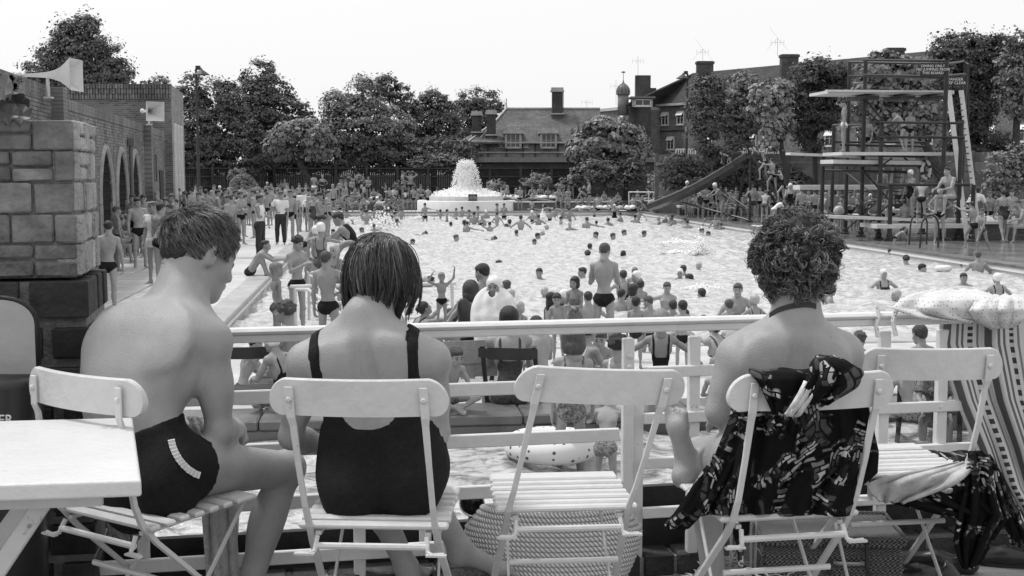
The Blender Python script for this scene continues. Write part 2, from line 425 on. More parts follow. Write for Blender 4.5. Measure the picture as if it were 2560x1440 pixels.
def hair_prims(kind):
    r=[]
    if kind=='short':
        r=[e_((0,-.020,.046),(.084,.102,.086)),e_((0,-.075,-.005),(.058,.035,.045)),e_((0,.052,.078),(.055,.040,.030))]
    elif kind=='curly':
        rr=random.Random(3); r=[e_((0,-.022,.045),(.092,.108,.092))]
        for i in range(46):
            a=rr.uniform(0,2*math.pi); z=rr.uniform(-.35,1); q=math.sqrt(1-z*z); x,y=math.cos(a)*q,math.sin(a)*q
            if y>0.45 and z<.5: continue
            r.append(e_((x*.092,-.022+y*.105,.04+z*.088),(.022,.022,.020),k=.01))
    elif kind=='bob':
        r=[e_((0,-.022,.042),(.090,.106,.092)),e_((0,-.055,-.045),(.082,.060,.080)),e_((.070,-.01,-.03),(.022,.055,.075)),e_((-.070,-.01,-.03),(.022,.055,.075)),e_((0,.06,.075),(.05,.035,.025))]
    elif kind=='long':
        r=[e_((0,-.022,.042),(.088,.104,.090)),e_((0,-.065,-.06),(.078,.050,.11)),e_((0,-.085,-.15),(.055,.035,.10)),e_((.068,-.02,-.03),(.02,.045,.07)),e_((-.068,-.02,-.03),(.02,.045,.07))]
    elif kind=='cap':
        r=[e_((0,-.018,.043),(.086,.106,.090)),e_((0,-.03,-.01),(.084,.082,.055))]
    elif kind=='bun':
        r=[e_((0,-.022,.045),(.084,.102,.088)),e_((0,-.115,.05),(.045,.035,.042)),e_((0,-.07,-.01),(.06,.04,.045))]
    elif kind=='flatcap':
        r=[e_((0,-.020,.035),(.082,.100,.080)),e_((0,.0,.098),(.105,.125,.022)),e_((0,.09,.085),(.07,.06,.010))]
    return r
def hair_tmpl(kind,vox=.009):
    k=('hair',kind,vox)
    if k not in _hc:
        g=run(hair_prims(kind),vox); X,Y,Z=g.P((slice(None),)*3)
        F=g.F
        # face opening
        cut=sd_ell(X,Y,Z,(0,.100,-.030),(.058,.075,.085)); F=np.maximum(F,-cut)
        if kind in('short','curly','bun','flatcap'): F=np.maximum(F,-sd_ell(X,Y,Z,(0,.055,-.065),(.12,.085,.058)))
        if kind not in('cap',): F=F+0.0030*np.sin(X*260)*np.sin(Y*190+Z*90)
        v,f=nets(F.astype(np.float32),g.lo,vox); _hc[k]=(v,f)
    return _hc[k]
class Body: pass
def pose(h=1.72,lean=0,side=0,bend=0,twist=0,head=(0,0,0),la=((.15,0,-1),(.05,.15,-1)),ra=None,ll=((.06,0,-1),(.03,-.03,-1)),rl=None,sw=.175,g=1.0,fem=0,child=0,yaw=0,footyaw=0.2,hs=None):
    """skeleton in a frame facing +Y, ground not yet set; directions are (outward, forward, up)"""
    s=h/1.75; B=Body(); B.s=s; B.g=g; B.fem=fem; B.child=child
    ra=la if ra is None else ra; rl=ll if rl is None else rl
    def rotx(v,a): c,s_=math.cos(a),math.sin(a); return Vector((v[0],v[1]*c+v[2]*s_,-v[1]*s_+v[2]*c))
    U1=rotx((math.sin(R(side))*.5,0,1),R(lean)).normalized(); U2=rotx((math.sin(R(side)),0,1),R(lean+bend)).normalized()
    F1=rotx((0,1,0),R(lean)); F2=rotx((math.sin(R(twist)),math.cos(R(twist)),0),R(lean+bend))
    B.pel=frame(F1,U1) if abs(lean)<80 else frame((0,0,-1),U1); B.che=frame(F2,U2)
    leg=1-.08*child
    B.hip=Vector((0,0,0)); B.waist=B.hip+U1*.20*s; B.neck=B.waist+U2*.345*s
    rt=B.che[0]; B.sh={}; B.el={};B.wr={};B.hj={};B.kn={};B.an={};B.toe={}
    for q,A,Lg in((-1,la,ll),(1,ra,rl)):
        def dv(t): return Vector((t[0]*q,t[1],t[2])).normalized()
        B.sh[q]=B.neck+rt*(q*sw*s)-U2*.055*s
        B.el[q]=B.sh[q]+dv(A[0])*.285*s; B.wr[q]=B.el[q]+dv(A[1])*.245*s
        B.hj[q]=B.hip+B.pel[0]*(q*.088*s)-U1*.01*s
        B.kn[q]=B.hj[q]+dv(Lg[0])*.42*s*leg; B.an[q]=B.kn[q]+dv(Lg[1])*.405*s*leg
        td=dv(Lg[2]) if len(Lg)>2 else Vector((q*footyaw,1,-.12)).normalized()
        B.toe[q]=B.an[q]+td*.15*s
    hy,hp,hr=[R(a) for a in head]
    hf=Vector((math.sin(hy)*math.cos(hp),math.cos(hy)*math.cos(hp),-math.sin(hp))); hu=Vector((math.sin(hr)+math.sin(hy)*math.sin(hp),math.cos(hy)*math.sin(hp),math.cos(hp)))
    B.hd=frame(hf,hu); B.hs=(s*(1+.28*child) if hs is None else hs)
    nd=(U2*.5+B.hd[2]*.8+B.hd[1]*.12).normalized()
    B.head=B.neck+nd*(.105*s+.05*B.hs)
    if yaw: xbody(B,Matrix.Rotation(yaw,3,'Z'))
    B.zmin=min([B.an[q].z-.075*s for q in(-1,1)]+[B.hip.z-.12*s])
    return B
def xbody(B,M,t=Vector((0,0,0))):
    for k in('hip','waist','neck','head'): setattr(B,k,M@getattr(B,k)+t)
    for k in('sh','el','wr','hj','kn','an','toe'):
        d=getattr(B,k)
        for q in d: d[q]=M@d[q]+t
    for k in('pel','che','hd'): setattr(B,k,(M@getattr(B,k).transposed()).transposed())
    return B
def body_prims(B,near=False,toes=False,legs=(-1,1),arms=(-1,1)):
    s=B.s;g=B.g;fem=B.fem; ch=B.child
    kv=min(1.08,(B.neck-B.waist).length/(.345*s)) if getattr(B,'free',0) else 1.0
    def pc(M,o,x,y,z): return o+M[0]*(x*s)+M[1]*(y*s)+M[2]*(z*s*(kv if M is B.che else 1))
    thin=1-.12*ch
    L=[]
    w=thin*g; gw=(g-1)
    L.append(e_(pc(B.che,B.waist,0,.004,.15),(.150*w*s,(.098+.03*gw)*thin*s,.185*s*kv),B.che,k=.04*s))
    L.append(e_(pc(B.che,B.neck,0,-.01,-.085),((.150-.01*fem)*w*s,.080*w*s,.085*s*kv),B.che,k=.04*s))
    L.append(e_((B.waist+B.hip)/2+B.pel[1]*(.005+.05*gw)*s,((.122-.01*fem)*(1+1.3*gw)*thin*s,(.086+.16*gw)*thin*s,.15*s*min(kv,1)),B.pel,k=.05*s))
    L.append(e_(pc(B.pel,B.hip,0,0,.0),((.152+.014*fem)*w*s,.105*w*s,.105*s),B.pel,k=.05*s))
    for q in(-1,1):
        L.append(e_(pc(B.pel,B.hip,q*.072,-.055,-.045),((.078+.008*fem)*w*s,.078*w*s,.088*s),B.pel,k=.03*s))
        # shoulder girdle
        L.append(c_(B.neck-B.che[2]*.045*s-B.che[1]*.01*s,B.sh[q],.058*w*s,.050*w*s,k=.035*s))
        L.append(c_(B.neck+B.che[2]*.030*s-B.che[1]*.012*s,B.sh[q]+B.che[2]*.020*s-B.che[0]*q*.035*s,.040*thin*s,.030*thin*s,k=.04*s))
        L.append(e_(pc(B.che,B.neck,q*.088,-.066,-.15),(.055*s,.018*s,.078*s*kv),frame(B.che[1],B.che[2]+B.che[0]*(-q*.25)),k=.05*s))
        if fem and not ch: L.append(e_(pc(B.che,B.neck,q*.075,.085,-.20),(.062*s,.055*s,.058*s),B.che,k=.02*s))
        elif not ch: L.append(e_(pc(B.che,B.neck,q*.07,.062,-.14),(.075*s,.035*s,.05*s),B.che,k=.03*s))
    hb=B.head-B.hd[2]*.045*B.hs-B.hd[1]*.022*B.hs
    nr=(.056-(.005 if getattr(B,'free',0) else .009)*fem)*(1-.12*ch)*s*(1+.3*gw)
    L.append(c_(B.neck-B.che[2]*.03*s,hb,nr*1.08,nr,k=.035*s))
    for q in arms:
        a=w*(1-.12*fem)
        L.append(e_(B.sh[q]-B.che[2]*.008*s,(.056*a*s,.056*a*s,.060*a*s),B.che,k=.03*s))
        L.append(c_(B.sh[q],B.el[q],.047*a*s,.037*a*s,k=.02*s)); 
        m=B.sh[q].lerp(B.el[q],.5); L.append(e_(m,(.046*a*s,.046*a*s,.07*s),frame(B.che[1],B.sh[q]-B.el[q]) ,k=.03*s))
        m=B.el[q].lerp(B.wr[q],.25); L.append(c_(B.el[q],m,.037*a*s,.041*a*s,k=.02*s)); L.append(c_(m,B.wr[q],.040*a*s,.0255*a*s,k=.02*s))
    for q in legs:
        t=w
        L.append(c_(B.hj[q]+B.pel[0]*(-q*.004)*s,B.kn[q],(.082+.006*fem)*t*s,.052*t*s,k=.035*s)); L.append(c_(B.kn[q]+B.pel[1]*.012*s*(1 if (B.kn[q]-B.an[q]).normalized().z>.5 else 0),B.kn[q],.050*thin*s,k=.02*s))
        dn=(B.an[q]-B.kn[q]).normalized(); bk=B.kn[q]-B.hj[q]; td=(B.toe[q]-B.an[q]); bk=-(td-dn*td.dot(dn)).normalized()
        L.append(c_(B.kn[q],B.an[q],.046*thin*s,.034*s*thin,k=.02*s))
        L.append(e_(B.kn[q].lerp(B.an[q],.30)+bk*.018*s,(.048*thin*s,.045*thin*s,.105*s),frame(-bk,dn),k=.03*s))
        fu=-dn; td=td.normalized(); sole=B.an[q]+dn*.045*s if abs(td.dot(dn))<.7 else B.an[q]
        L.append(c_(B.an[q],B.an[q]+dn*.04*s-td*.025*s,.034*s,.034*s,k=.02*s))
        ball=B.an[q]+td*.115*s+dn*.052*s; L.append(c_(B.an[q]+dn*.02*s,ball,.034*s,.024*s,k=.02*s))
        side=td.cross(dn).normalized()
        L.append(e_(ball,(.042*s,.035*s,.020*s),frame(td,fu),k=.015*s))
        if toes:
            for i in range(5):
                o=ball+side*((i-2)*.0165*s)*(-q if False else 1)+td*.018*s; 
                big=(i==(0 if q*side.dot(B.pel[0])>0 else 4)); rr=.0125 if big else .0085
                L.append(c_(o,o+td*(.042 if big else .032-.003*abs(i-2))*s,rr*s,rr*.9*s,k=.006*s))
        else: L.append(e_(ball+td*.035*s,(.038*s,.028*s,.013*s),frame(td,fu),k=.012*s))
    return L
def spine_detail(B):
    s=B.s; L=[]
    for i in range(9):
        t=i/8; p=B.hip.lerp(B.waist,0.5).lerp(B.neck-B.che[2]*.05*s,t)-B.che[1]*(.103+.0*t)*s
        L.append(e_(p-B.che[1]*.027*s,(.008*s,.020*s,.035*s),B.che,k=.045*s,op='s'))
    return L
def region_brief(B,X,Y,Z,long=0.0,high=0.0,cut=.055,sd=.60):
    """signed region: below the waistband, above the leg openings"""
    s=B.s; p=B.pel; o=B.hip
    def pl(pt,n): return (X-pt.x)*n.x+(Y-pt.y)*n.y+(Z-pt.z)*n.z
    r=pl(o+p[2]*(.085+high)*s,p[2])
    for q in(-1,1):
        d=(B.kn[q]-B.hj[q]).normalized()
        if long>0: n=d; pt=B.hj[q]+d*(long*.42*s); c=pl(pt,n)
        else:
            n=(d*.80+p[0]*(q*sd)).normalized(); pt=B.hj[q]+d*cut*s+p[0]*(q*.02*s); c=pl(pt,n)
        # leg cut applies only near that leg
        if long>0:
            side=pl(o,p[0]*q); c=np.where(side>-0.0,c,-9); 
        r=np.maximum(r,c)
    return r
def region_onepiece(B,X,Y,Z,low=0.0,strap=True,cut=.055,sd=.6):
    s=B.s; p=B.pel; c=B.che
    def pl(pt,n): return (X-pt.x)*n.x+(Y-pt.y)*n.y+(Z-pt.z)*n.z
    top_f=pl(B.neck-c[2]*.15*s+c[1]*.08*s,c[2]); top_b=pl(B.neck-c[2]*(.26+low)*s-c[1]*.08*s,c[2])
    tq=np.clip((pl(B.neck,c[1])/(.05*s))*.5+.5,0,1)
    r=top_f*tq+top_b*(1-tq)
    side=np.abs(pl(B.neck,c[0])); r=r+0*side
    if strap:
        for q in(-1,1):
            a=B.neck+c[0]*(q*.085*s)-c[2]*.30*s-c[1]*.10*s; m=B.neck+c[0]*(q*.098*s)+c[2]*.0*s; b=B.neck+c[0]*(q*.085*s)-c[2]*.18*s+c[1]*.10*s
            for u,v in((a,m),(m,b)):
                r=np.minimum(r,sd_cone(X,Y,Z,np.array(u),np.array(v),.035*s,.035*s) if False else np.maximum(sd_slab(X,Y,Z,u,v,c[0],.014*s),-1))
    bt=region_brief(B,X,Y,Z,0,9,cut,sd)
    r=np.maximum(r,bt)
    # keep arms out
    for q in(-1,1): r=np.maximum(r,pl(B.sh[q]-c[0]*(q*.045*s),c[0]*q)*.9-4*np.maximum(0,-pl(B.waist,c[2])))
    return r
def sd_slab(X,Y,Z,u,v,ax,w):
    """thin strap: distance from plane containing segment u-v, limited to its span"""
    u=Vector(u);v=Vector(v); d=(v-u); L=d.length; d.normalize(); n=(ax-d*ax.dot(d)).normalized()
    m=(u+v)/2
    a=np.abs((X-m.x)*n.x+(Y-m.y)*n.y+(Z-m.z)*n.z)-w
    b=np.abs((X-m.x)*d.x+(Y-m.y)*d.y+(Z-m.z)*d.z)-L/2-.01
    return np.maximum(a,b)
def cloth_from(g,F,region,t,vox):
    S=np.maximum(F-t,region).astype(np.float32)
    return nets(S,g.lo,vox)
def place_hand(B,q,vox,curl=.5,fwd=None):
    v,f=hand_tmpl(curl,vox); z=(B.el[q]-B.wr[q]).normalized()
    y=Vector(fwd) if fwd is not None else (B.che[1]*1.0-B.che[2]*.3)
    M=frame(y,z)  # rows right,fwd,up ; x=fwd x up
    vv=v.copy(); ff=f
    # palm faces -X local: should face body centre => for right side (q=1) inward = -che0
    x=M[0]
    if x.dot(B.che[0])*q<0: vv[:,0]*=-1; ff=f[:,::-1]
    return xf(vv,T4(B.wr[q],M,B.s*(1-.08*B.fem))),ff
def finish_body(name,B,vox,suits=('brief',),near=False,hvox=None,headvox=None,extra=(),handcurl=.5,mats=None,hands=(-1,1),legs=(-1,1),arms=(-1,1)):
    """returns dict(body mesh, suits{kind:mesh}, head matrix)"""
    prims=body_prims(B,near,legs=legs,arms=arms)+list(extra)
    g=run(prims,vox,.04); v,f=nets(g.F,g.lo,vox); mi=np.zeros(len(f),int)
    hv,hf,hm=head_tmpl(B.fem,1 if B.child else 0,headvox or .009)
    HM=T4(B.head,B.hd,B.hs)
    VV=[v];FF=[f];MM=[mi]; n=len(v)
    VV.append(xf(hv,HM)); FF.append(hf+n); MM.append(hm); n+=len(hv)
    for q in hands:
        a,b=place_hand(B,q,hvox or .009,handcurl); VV.append(a);FF.append(b+n);MM.append(np.zeros(len(b),int)); n+=len(a)
    me=npmesh(name,np.concatenate(VV),np.concatenate(FF),mats or [SKIN,DARK,LIP],np.concatenate(MM))
    out={'body':me,'HM':HM,'B':B,'suit':{}}
    X,Y,Z=g.P((slice(None),)*3)
    for k in suits:
        if k=='brief': r=region_brief(B,X,Y,Z); t=.007
        elif k=='shorts': r=region_brief(B,X,Y,Z,long=.30); t=.016
        elif k=='trousers': r=region_brief(B,X,Y,Z,long=.99+.93); t=.024
        elif k=='onepiece': r=region_onepiece(B,X,Y,Z); t=.007
        elif k in('shirt','vest'):
            def pl(pt,n_): return (X-pt.x)*n_.x+(Y-pt.y)*n_.y+(Z-pt.z)*n_.z
            r=np.maximum(pl(B.neck+B.che[2]*.0,B.che[2])*.8,-pl(B.hip+B.pel[2]*.06*B.s,B.pel[2])); t=.018 if k=='shirt' else .009
            for q in(-1,1):
                d=(B.el[q]-B.sh[q]).normalized(); side=pl(B.sh[q]-B.che[0]*(q*.02*B.s),B.che[0]*q)
                if k=='shirt':
                    c1=pl(B.sh[q].lerp(B.el[q],.72),d); r=np.maximum(r,np.where(side>0,c1,-9))
                    c2=sd_cone(X,Y,Z,np.array(B.el[q].lerp(B.wr[q],.25)),np.array(B.wr[q]),.06,.05); r=np.maximum(r,-c2)
                else: r=np.maximum(r,side+.02)
        else: continue
        if k=='trousers':
            # loose legs: thicken
            r=np.maximum(region_brief(B,X,Y,Z,long=0.0) if False else region_wr(B,X,Y,Z),-9)
        # carve away hands/forearms that touch
        if k in('brief','shorts','trousers','onepiece'):
            for q in arms:
                c2=sd_cone(X,Y,Z,np.array(B.sh[q].lerp(B.el[q],.45)),np.array(B.el[q]),.055*B.s*B.g+t,.05*B.s*B.g+t); c3=sd_cone(X,Y,Z,np.array(B.el[q]),np.array(B.wr[q]),.05*B.s*B.g+t,.040*B.s+t)
                r=np.maximum(r,-np.minimum(c2,c3))
        cv,cf=cloth_from(g,g.F,r,t,vox)
        if len(cf): out['suit'][k]=npmesh(k,cv,cf,[SUITB])
    return out
def region_wr(B,X,Y,Z):
    s=B.s;p=B.pel
    def pl(pt,n): return (X-pt.x)*n.x+(Y-pt.y)*n.y+(Z-pt.z)*n.z
    r=pl(B.hip+p[2]*.10*s,p[2]); lo=-pl(B.an[1].lerp(B.an[-1],.5)-p[2]*.01,p[2])
    return np.maximum(r,lo)
# ================================================================ SETTING
AU=Vector((-0.1167,1,0)).normalized(); AW=Vector((AU.y,-AU.x,0))
def AB(a,b,z=0.0): return AW*a+AU*b+Vector((0,0,z))
def toAB(p): return AW.x*p[0]+AW.y*p[1], AU.x*p[0]+AU.y*p[1]
PL,PR,PN,PF=-2.3,15.7,15.9,70.2      # main pool edges
WZ=-0.22
M_deck=mat('deck_concrete',0.50,0.55,0.18,1.3,0.25,25,0.35,stain=0.25)
M_slab=mat('paving_slab',0.56,0.42,0.16,2.2,0.2,30,0.4,rand=0.10,stain=0.3)
M_wet=mat('deck_wet',0.20,0.16,0.45,0.9,0.12,8,0.5,stain=0.4)
M_ter=mat('terrace_floor',0.25,0.8,0.2,3,0.3,60,0.3,stain=0.3)
M_grass=mat('grass_earth',0.10,0.9,0.4,4,0.5,30,0.1)
M_white=mat('white_paint',0.68,0.38,0.05,14,0.10,45,0.4,stain=0.08)
M_whiteC=mat('chair_paint',0.58,0.42,0.05,20,0.12,70,0.4,stain=0.10)
def scuffs(m,dens=18,dark=0.35):
    nt,b=nodes(m); N=nt.nodes.new; L=nt.links.new
    tc=N('ShaderNodeTexCoord'); n=N('ShaderNodeTexNoise'); n.inputs['Scale'].default_value=dens; n.inputs['Detail'].default_value=8; n.inputs['Roughness'].default_value=.75; L(tc.outputs['Object'],n.inputs['Vector'])
    r=N('ShaderNodeMapRange'); r.inputs[1].default_value=.635; r.inputs[2].default_value=.68; r.inputs[3].default_value=1; r.inputs[4].default_value=1-dark; L(n.outputs[0],r.inputs[0])
    src=b.inputs['Base Color'].links[0].from_socket; mm=N('ShaderNodeMath'); mm.operation='MULTIPLY'; L(src,mm.inputs[0]); L(r.outputs[0],mm.inputs[1]); L(mm.outputs[0],b.inputs['Base Color'])
scuffs(M_white,11,.4); scuffs(M_whiteC,16,.55)
M_black=mat('black_boarding',0.012,0.6,0.5,8,0.3,30)
M_coping=mat('pool_coping',0.13,0.35,0.3,3,0.3,40,0.45,stain=.3)
M_basin=mat('fountain_render',0.70,0.7,0.06,2,0.2,30)
M_tile=mat('pool_wall',0.42,0.4,0.1,1)
def quadstrip(name,pts,m,kind='structure'):
    mb=MB(); 
    for q in pts: mb.add(q,[(0,1,2,3)])
    o=mb.build(name,m); o['kind']=kind; return o
# ground ring reaching the horizon, with a hole where the baths lie
A0,A1,B0,B1=-26,46,4.6,96
Z=-0.03; far=1500
quadstrip('ground',[[(-far,-far,Z-.3),(far,-far,Z-.3),(far,-30,Z-.3),(-far,-30,Z-.3)],
    [tuple(AB(-far,B1,Z)),tuple(AB(far,B1,Z)),tuple(AB(far,far,Z)),tuple(AB(-far,far,Z))],
    [tuple(AB(-far,-40,Z)),tuple(AB(A0,-40,Z)),tuple(AB(A0,B1,Z)),tuple(AB(-far,B1,Z))],
    [tuple(AB(A1,-40,Z)),tuple(AB(far,-40,Z)),tuple(AB(far,B1,Z)),tuple(AB(A1,B1,Z))]],M_grass)
def Q(a0,a1,b0,b1,z=0): return [tuple(AB(a0,b0,z)),tuple(AB(a1,b0,z)),tuple(AB(a1,b1,z)),tuple(AB(a0,b1,z))]
SLA,SLB=(-10.2,-2.6),(13.4,31.4)
# kiddie pool footprint in (a,b): KL..KR, KN..KF
KL,KR,KN,KF=-6.0,6.2,4.9,9.45
deck=quadstrip('pool_deck',[Q(A0,SLA[0],B0,B1),Q(SLA[0],SLA[1],SLB[1],B1),Q(SLA[0],SLA[1],B0,SLB[0]),Q(SLA[0],SLA[1],SLB[0],SLB[1],-.03),
    Q(SLA[1],PL,B0,B1),Q(PL,PR,B0,PN),Q(PL,PR,PF,B1)],M_deck)
quadstrip('pool_deck_wet',[Q(PR,PR+11,B0,PF+0),Q(PR+11,A1,B0,B1),Q(PR,PR+11,PF,B1)],[M_wet,M_deck][0])
# paving slabs beside the pool, each one a part of the deck
sm=MB(); sm.box((0,0,-.02),(.885,.585,.055),None,.006); sme=sm.mesh('slab',M_slab)
rot=Matrix.Rotation(math.atan2(AW.y,AW.x),4,'Z')
a=SLA[0]+.45; 
na=int((SLA[1]-SLA[0])/.9+.01); nb=int((SLB[1]-SLB[0])/.6)
for i in range(na):
    for j in range(nb):
        p=AB(SLA[0]+.45+i*.95,SLB[0]+.3+j*.6,random.uniform(-.004,.005))
        m=Matrix.Translation(p)@rot@Matrix.Rotation(random.uniform(-.006,.006),4,'X')@Matrix.Rotation(random.uniform(-.004,.004),4,'Z')
        inst('paving_slab',sme,parent=deck,mtx=m)
# pool walls and white tile line, coping
mb=MB()
for p,q in((AB(PL,PN),AB(PR,PN)),(AB(PR,PN),AB(PR,PF)),(AB(PR,PF),AB(PL,PF)),(AB(PL,PF),AB(PL,PN))):
    mb.add([p,q,q+V(0,0,-1.8),p+V(0,0,-1.8)],[(0,1,2,3)])
mb.add(Q(PL,PR,PN,PF,-1.5),[(0,1,2,3)])
struct('pool_basin',mb,M_tile)
mb=MB(); 
for (a0,a1,b0,b1) in((PR-.02,PR+.42,PN,PF),(PL-.42,PR+.42,PF,PF+.42)):
    c=AB((a0+a1)/2,(b0+b1)/2,.02); mb.box(c,(a1-a0,b1-b0,.08),rot.to_3x3(),.012)
struct('pool_kerb',mb,M_coping)
mb=MB()
for (a0,a1,b0,b1) in((PL-.42,PL+.02,PN,PF),(PL-.42,PR-.03,PN-.42,PN)):
    c=AB((a0+a1)/2,(b0+b1)/2,.0); mb.box(c,(a1-a0,b1-b0,.04),rot.to_3x3(),.012)
struct('pool_edge',mb,mat('pool_edge_stone',.40,.45,.2,3,.2,30,.4,stain=.25))
mb=MB()
for (a0,a1,b0,b1) in((PR-.03,PR-.004,PN,PF),(PL+.004,PL+.03,PN,PF),(PL,PR,PF-.03,PF-.004)):
    mb.box(AB((a0+a1)/2,(b0+b1)/2,-.10),(a1-a0,b1-b0,.05),rot.to_3x3())
struct('pool_tile_line',mb,M_white)
# water
def water(name,a0,a1,b0,b1,z,step,amp,m,seed):
    na=int((a1-a0)/step); nb=int((b1-b0)/step); r=np.random.default_rng(seed)
    A,Bq=np.meshgrid(np.linspace(a0,a1,na),np.linspace(b0,b1,nb),indexing='ij')
    H=np.zeros_like(A)
    for i in range(26):
        lam=r.uniform(.35,2.6)*(.6 if amp>.03 else 1); th=r.uniform(0,2*math.pi); k=2*math.pi/lam; ph=r.uniform(0,6.28)
        w=np.sin(k*(A*math.cos(th)+Bq*math.sin(th))+ph+1.2*np.sin(.9*A+.7*Bq*math.cos(i)+i)); H+=(1-np.abs(w))*lam*.5-.2*lam
    H*=amp
    X=AW.x*A+AU.x*Bq; Y=AW.y*A+AU.y*Bq
    v=np.stack([X,Y,z+H],-1).reshape(-1,3); i=np.arange(na-1)[:,None]*nb+np.arange(nb-1)[None,:]
    f=np.stack([i,i+nb,i+nb+1,i+1],-1).reshape(-1,4)
    me=npmesh(name,v,f,[m]); o=bpy.data.objects.new(name,me); COL.objects.link(o); o['kind']='structure'; return o
def watermat(name,v,dark,scale,bump,rough=.10):
    m=mat(name,v,rough,0.01,1,0,1,.5); nt,b=nodes(m); N=nt.nodes.new; L=nt.links.new
    g=N('ShaderNodeNewGeometry'); mp=N('ShaderNodeMapping'); mp.inputs['Scale'].default_value=(.8,1.25,1); L(g.outputs['Position'],mp.inputs['Vector'])
    n=N('ShaderNodeTexNoise'); n.inputs['Scale'].default_value=scale; n.inputs['Detail'].default_value=7; n.inputs['Roughness'].default_value=.62; n.inputs['Distortion'].default_value=.5; L(mp.outputs[0],n.inputs['Vector'])
    r=N('ShaderNodeMapRange'); r.inputs[1].default_value=.38; r.inputs[2].default_value=.56; r.inputs[3].default_value=dark; r.inputs[4].default_value=v; L(n.outputs[0],r.inputs[0])
    L(r.outputs[0],b.inputs['Base Color'])
    bp=N('ShaderNodeBump'); bp.inputs['Strength'].default_value=bump; bp.inputs['Distance'].default_value=.08; L(n.outputs[0],bp.inputs['Height']); L(bp.outputs[0],b.inputs['Normal']); b.inputs['IOR'].default_value=1.33
    return m
M_water=watermat('water_choppy',.58,.34,7.5,.5,.2); M_wat2=watermat('water_paddling',.60,.20,7.0,.8,.08)
water('water',PL,PR,PN,PF,WZ,.13,.030,M_water,1)
water('paddling_water',KL,KR,KN,KF,.20,.05,.014,M_wat2,5)
# paddling pool rim
mb=MB(); 
def abbox(mb,a0,a1,b0,b1,z0,z1,bev=.012): mb.box(AB((a0+a1)/2,(b0+b1)/2,(z0+z1)/2),(a1-a0,b1-b0,z1-z0),rot.to_3x3(),bev)
pp=thing('paddling_pool_rim','low dark coping of the raised paddling pool behind the white railing','pool rim',AB(0,KF,0))
k=0; aa=KL-.5
while aa<KR+.4:
    mb=MB(); abbox(mb,aa,aa+.69,KF,KF+.55,.28,.36+random.uniform(0,.004)); mb.build('coping_slab',M_coping,pp); aa+=.70
mb=MB(); abbox(mb,KL-.5,KR+.5,KF+.02,KF+.5,0,.28); abbox(mb,KR,KR+.5,KN,KF,0,.34); abbox(mb,KL-.5,KL,KN,KF,0,.34); mb.build('rim_wall',M_coping,pp)
# terrace on which the chairs stand
def RL(x): return 3.83+.20*(x-.39)    # railing line: Y as a function of X
mb=MB(); mb.prism([(-30,-30,TER),(30,-30,TER),(30,RL(8)+.30,TER),(8,RL(8)+.30,TER),(-10,RL(-10)+.30,TER),(-30,RL(-10)+.30,TER)],(0,0,-1.05)); struct('terrace_floor',mb,M_ter)
# raised ground beyond the pool
mb=MB(); abbox(mb,A0,-6.2,PF+3.4,B1,-.1,.52,.02); abbox(mb,-6.2,3.0,PF+5.2,B1,-.1,.52,.02); abbox(mb,3.0,15,PF+3.2,B1,-.1,.52,.02); abbox(mb,15,A1,PF+6,B1,-.1,.50,.02); struct('raised_terrace',mb,M_grass)
brD=brickmat('brick_dark_low',.10,.16,AW.x,AW.y)
for a0,a1,lab in((-24,-6.3,'low brick sitting wall left of the fountain'),(3.1,14.9,'low brick sitting wall right of the fountain')):
    t=thing('low_wall',lab,'wall',AB((a0+a1)/2,PF+3.3,0)); mb=MB(); abbox(mb,a0,a1,PF+3.0,PF+3.39,0,.50); mb.build('brickwork',brD,t)
    q=a0
    while q<a1-.1:
        mb=MB(); abbox(mb,q,min(q+1.19,a1),PF+2.9,PF+3.5,.50,.57); mb.build('coping_stone',M_deck,t); q+=1.2
# ---------------------------------------------------------------- arcade building on the left
WD=Vector((-.185,1,0)).normalized(); WN=Vector((WD.y,-WD.x,0)); W0=Vector((-8.2,19.2,0))
def WP(u,z,n=0): return W0+WD*u+WN*n+Vector((0,0,z))     # u metres along the wall from x=0
bm=[brickmat('wall_brick_%s'%c,v,.2,WD.x,WD.y,var=.1,stain=.35,bump=.2) for c,v in(('a',.17),('b',.22),('c',.13))]
arc=[(11.45,1.05),(14.35,1.05),(17.3,1.0)]
def arch_h(u):
    for c,w in arc:
        if abs(u-c)<w: t=abs(u-c)/w; return 1.55+1.35*math.sqrt(max(0,1-t**1.7))
    return 0
hall=thing('arcade_building','long brick arcade building with three arches and taller end block','building',WP(10,0,-3))
U0,U1,U2=-12,4.7,20.6
mortar=mat('mortar',.20,.9,.2,6)
mb=MB()
u=U0
while u<26.4:
    h=3.98 if u<U1 else 3.86; z0=arch_h(u+.05)
    mb.add([WP(u,z0,-.012),WP(u+.1,z0,-.012),WP(u+.1,h,-.012),WP(u,h,-.012)],[(0,1,2,3)])
    mb.add([WP(u,h,-.012),WP(u+.1,h,-.012),WP(u+.1,h,-.5),WP(u,h,-.5)],[(0,1,2,3)])
    u+=.1
mb.build('wall_core',mortar,hall)
mb=MB(); mb.add([WP(U0,0,-1.6),WP(26.4,0,-1.6),WP(26.4,3.7,-1.6),WP(U0,3.7,-1.6)],[(0,1,2,3)]); mb.build('inner_wall',brickmat('inner_brick',.05,.07,WD.x,WD.y),hall)
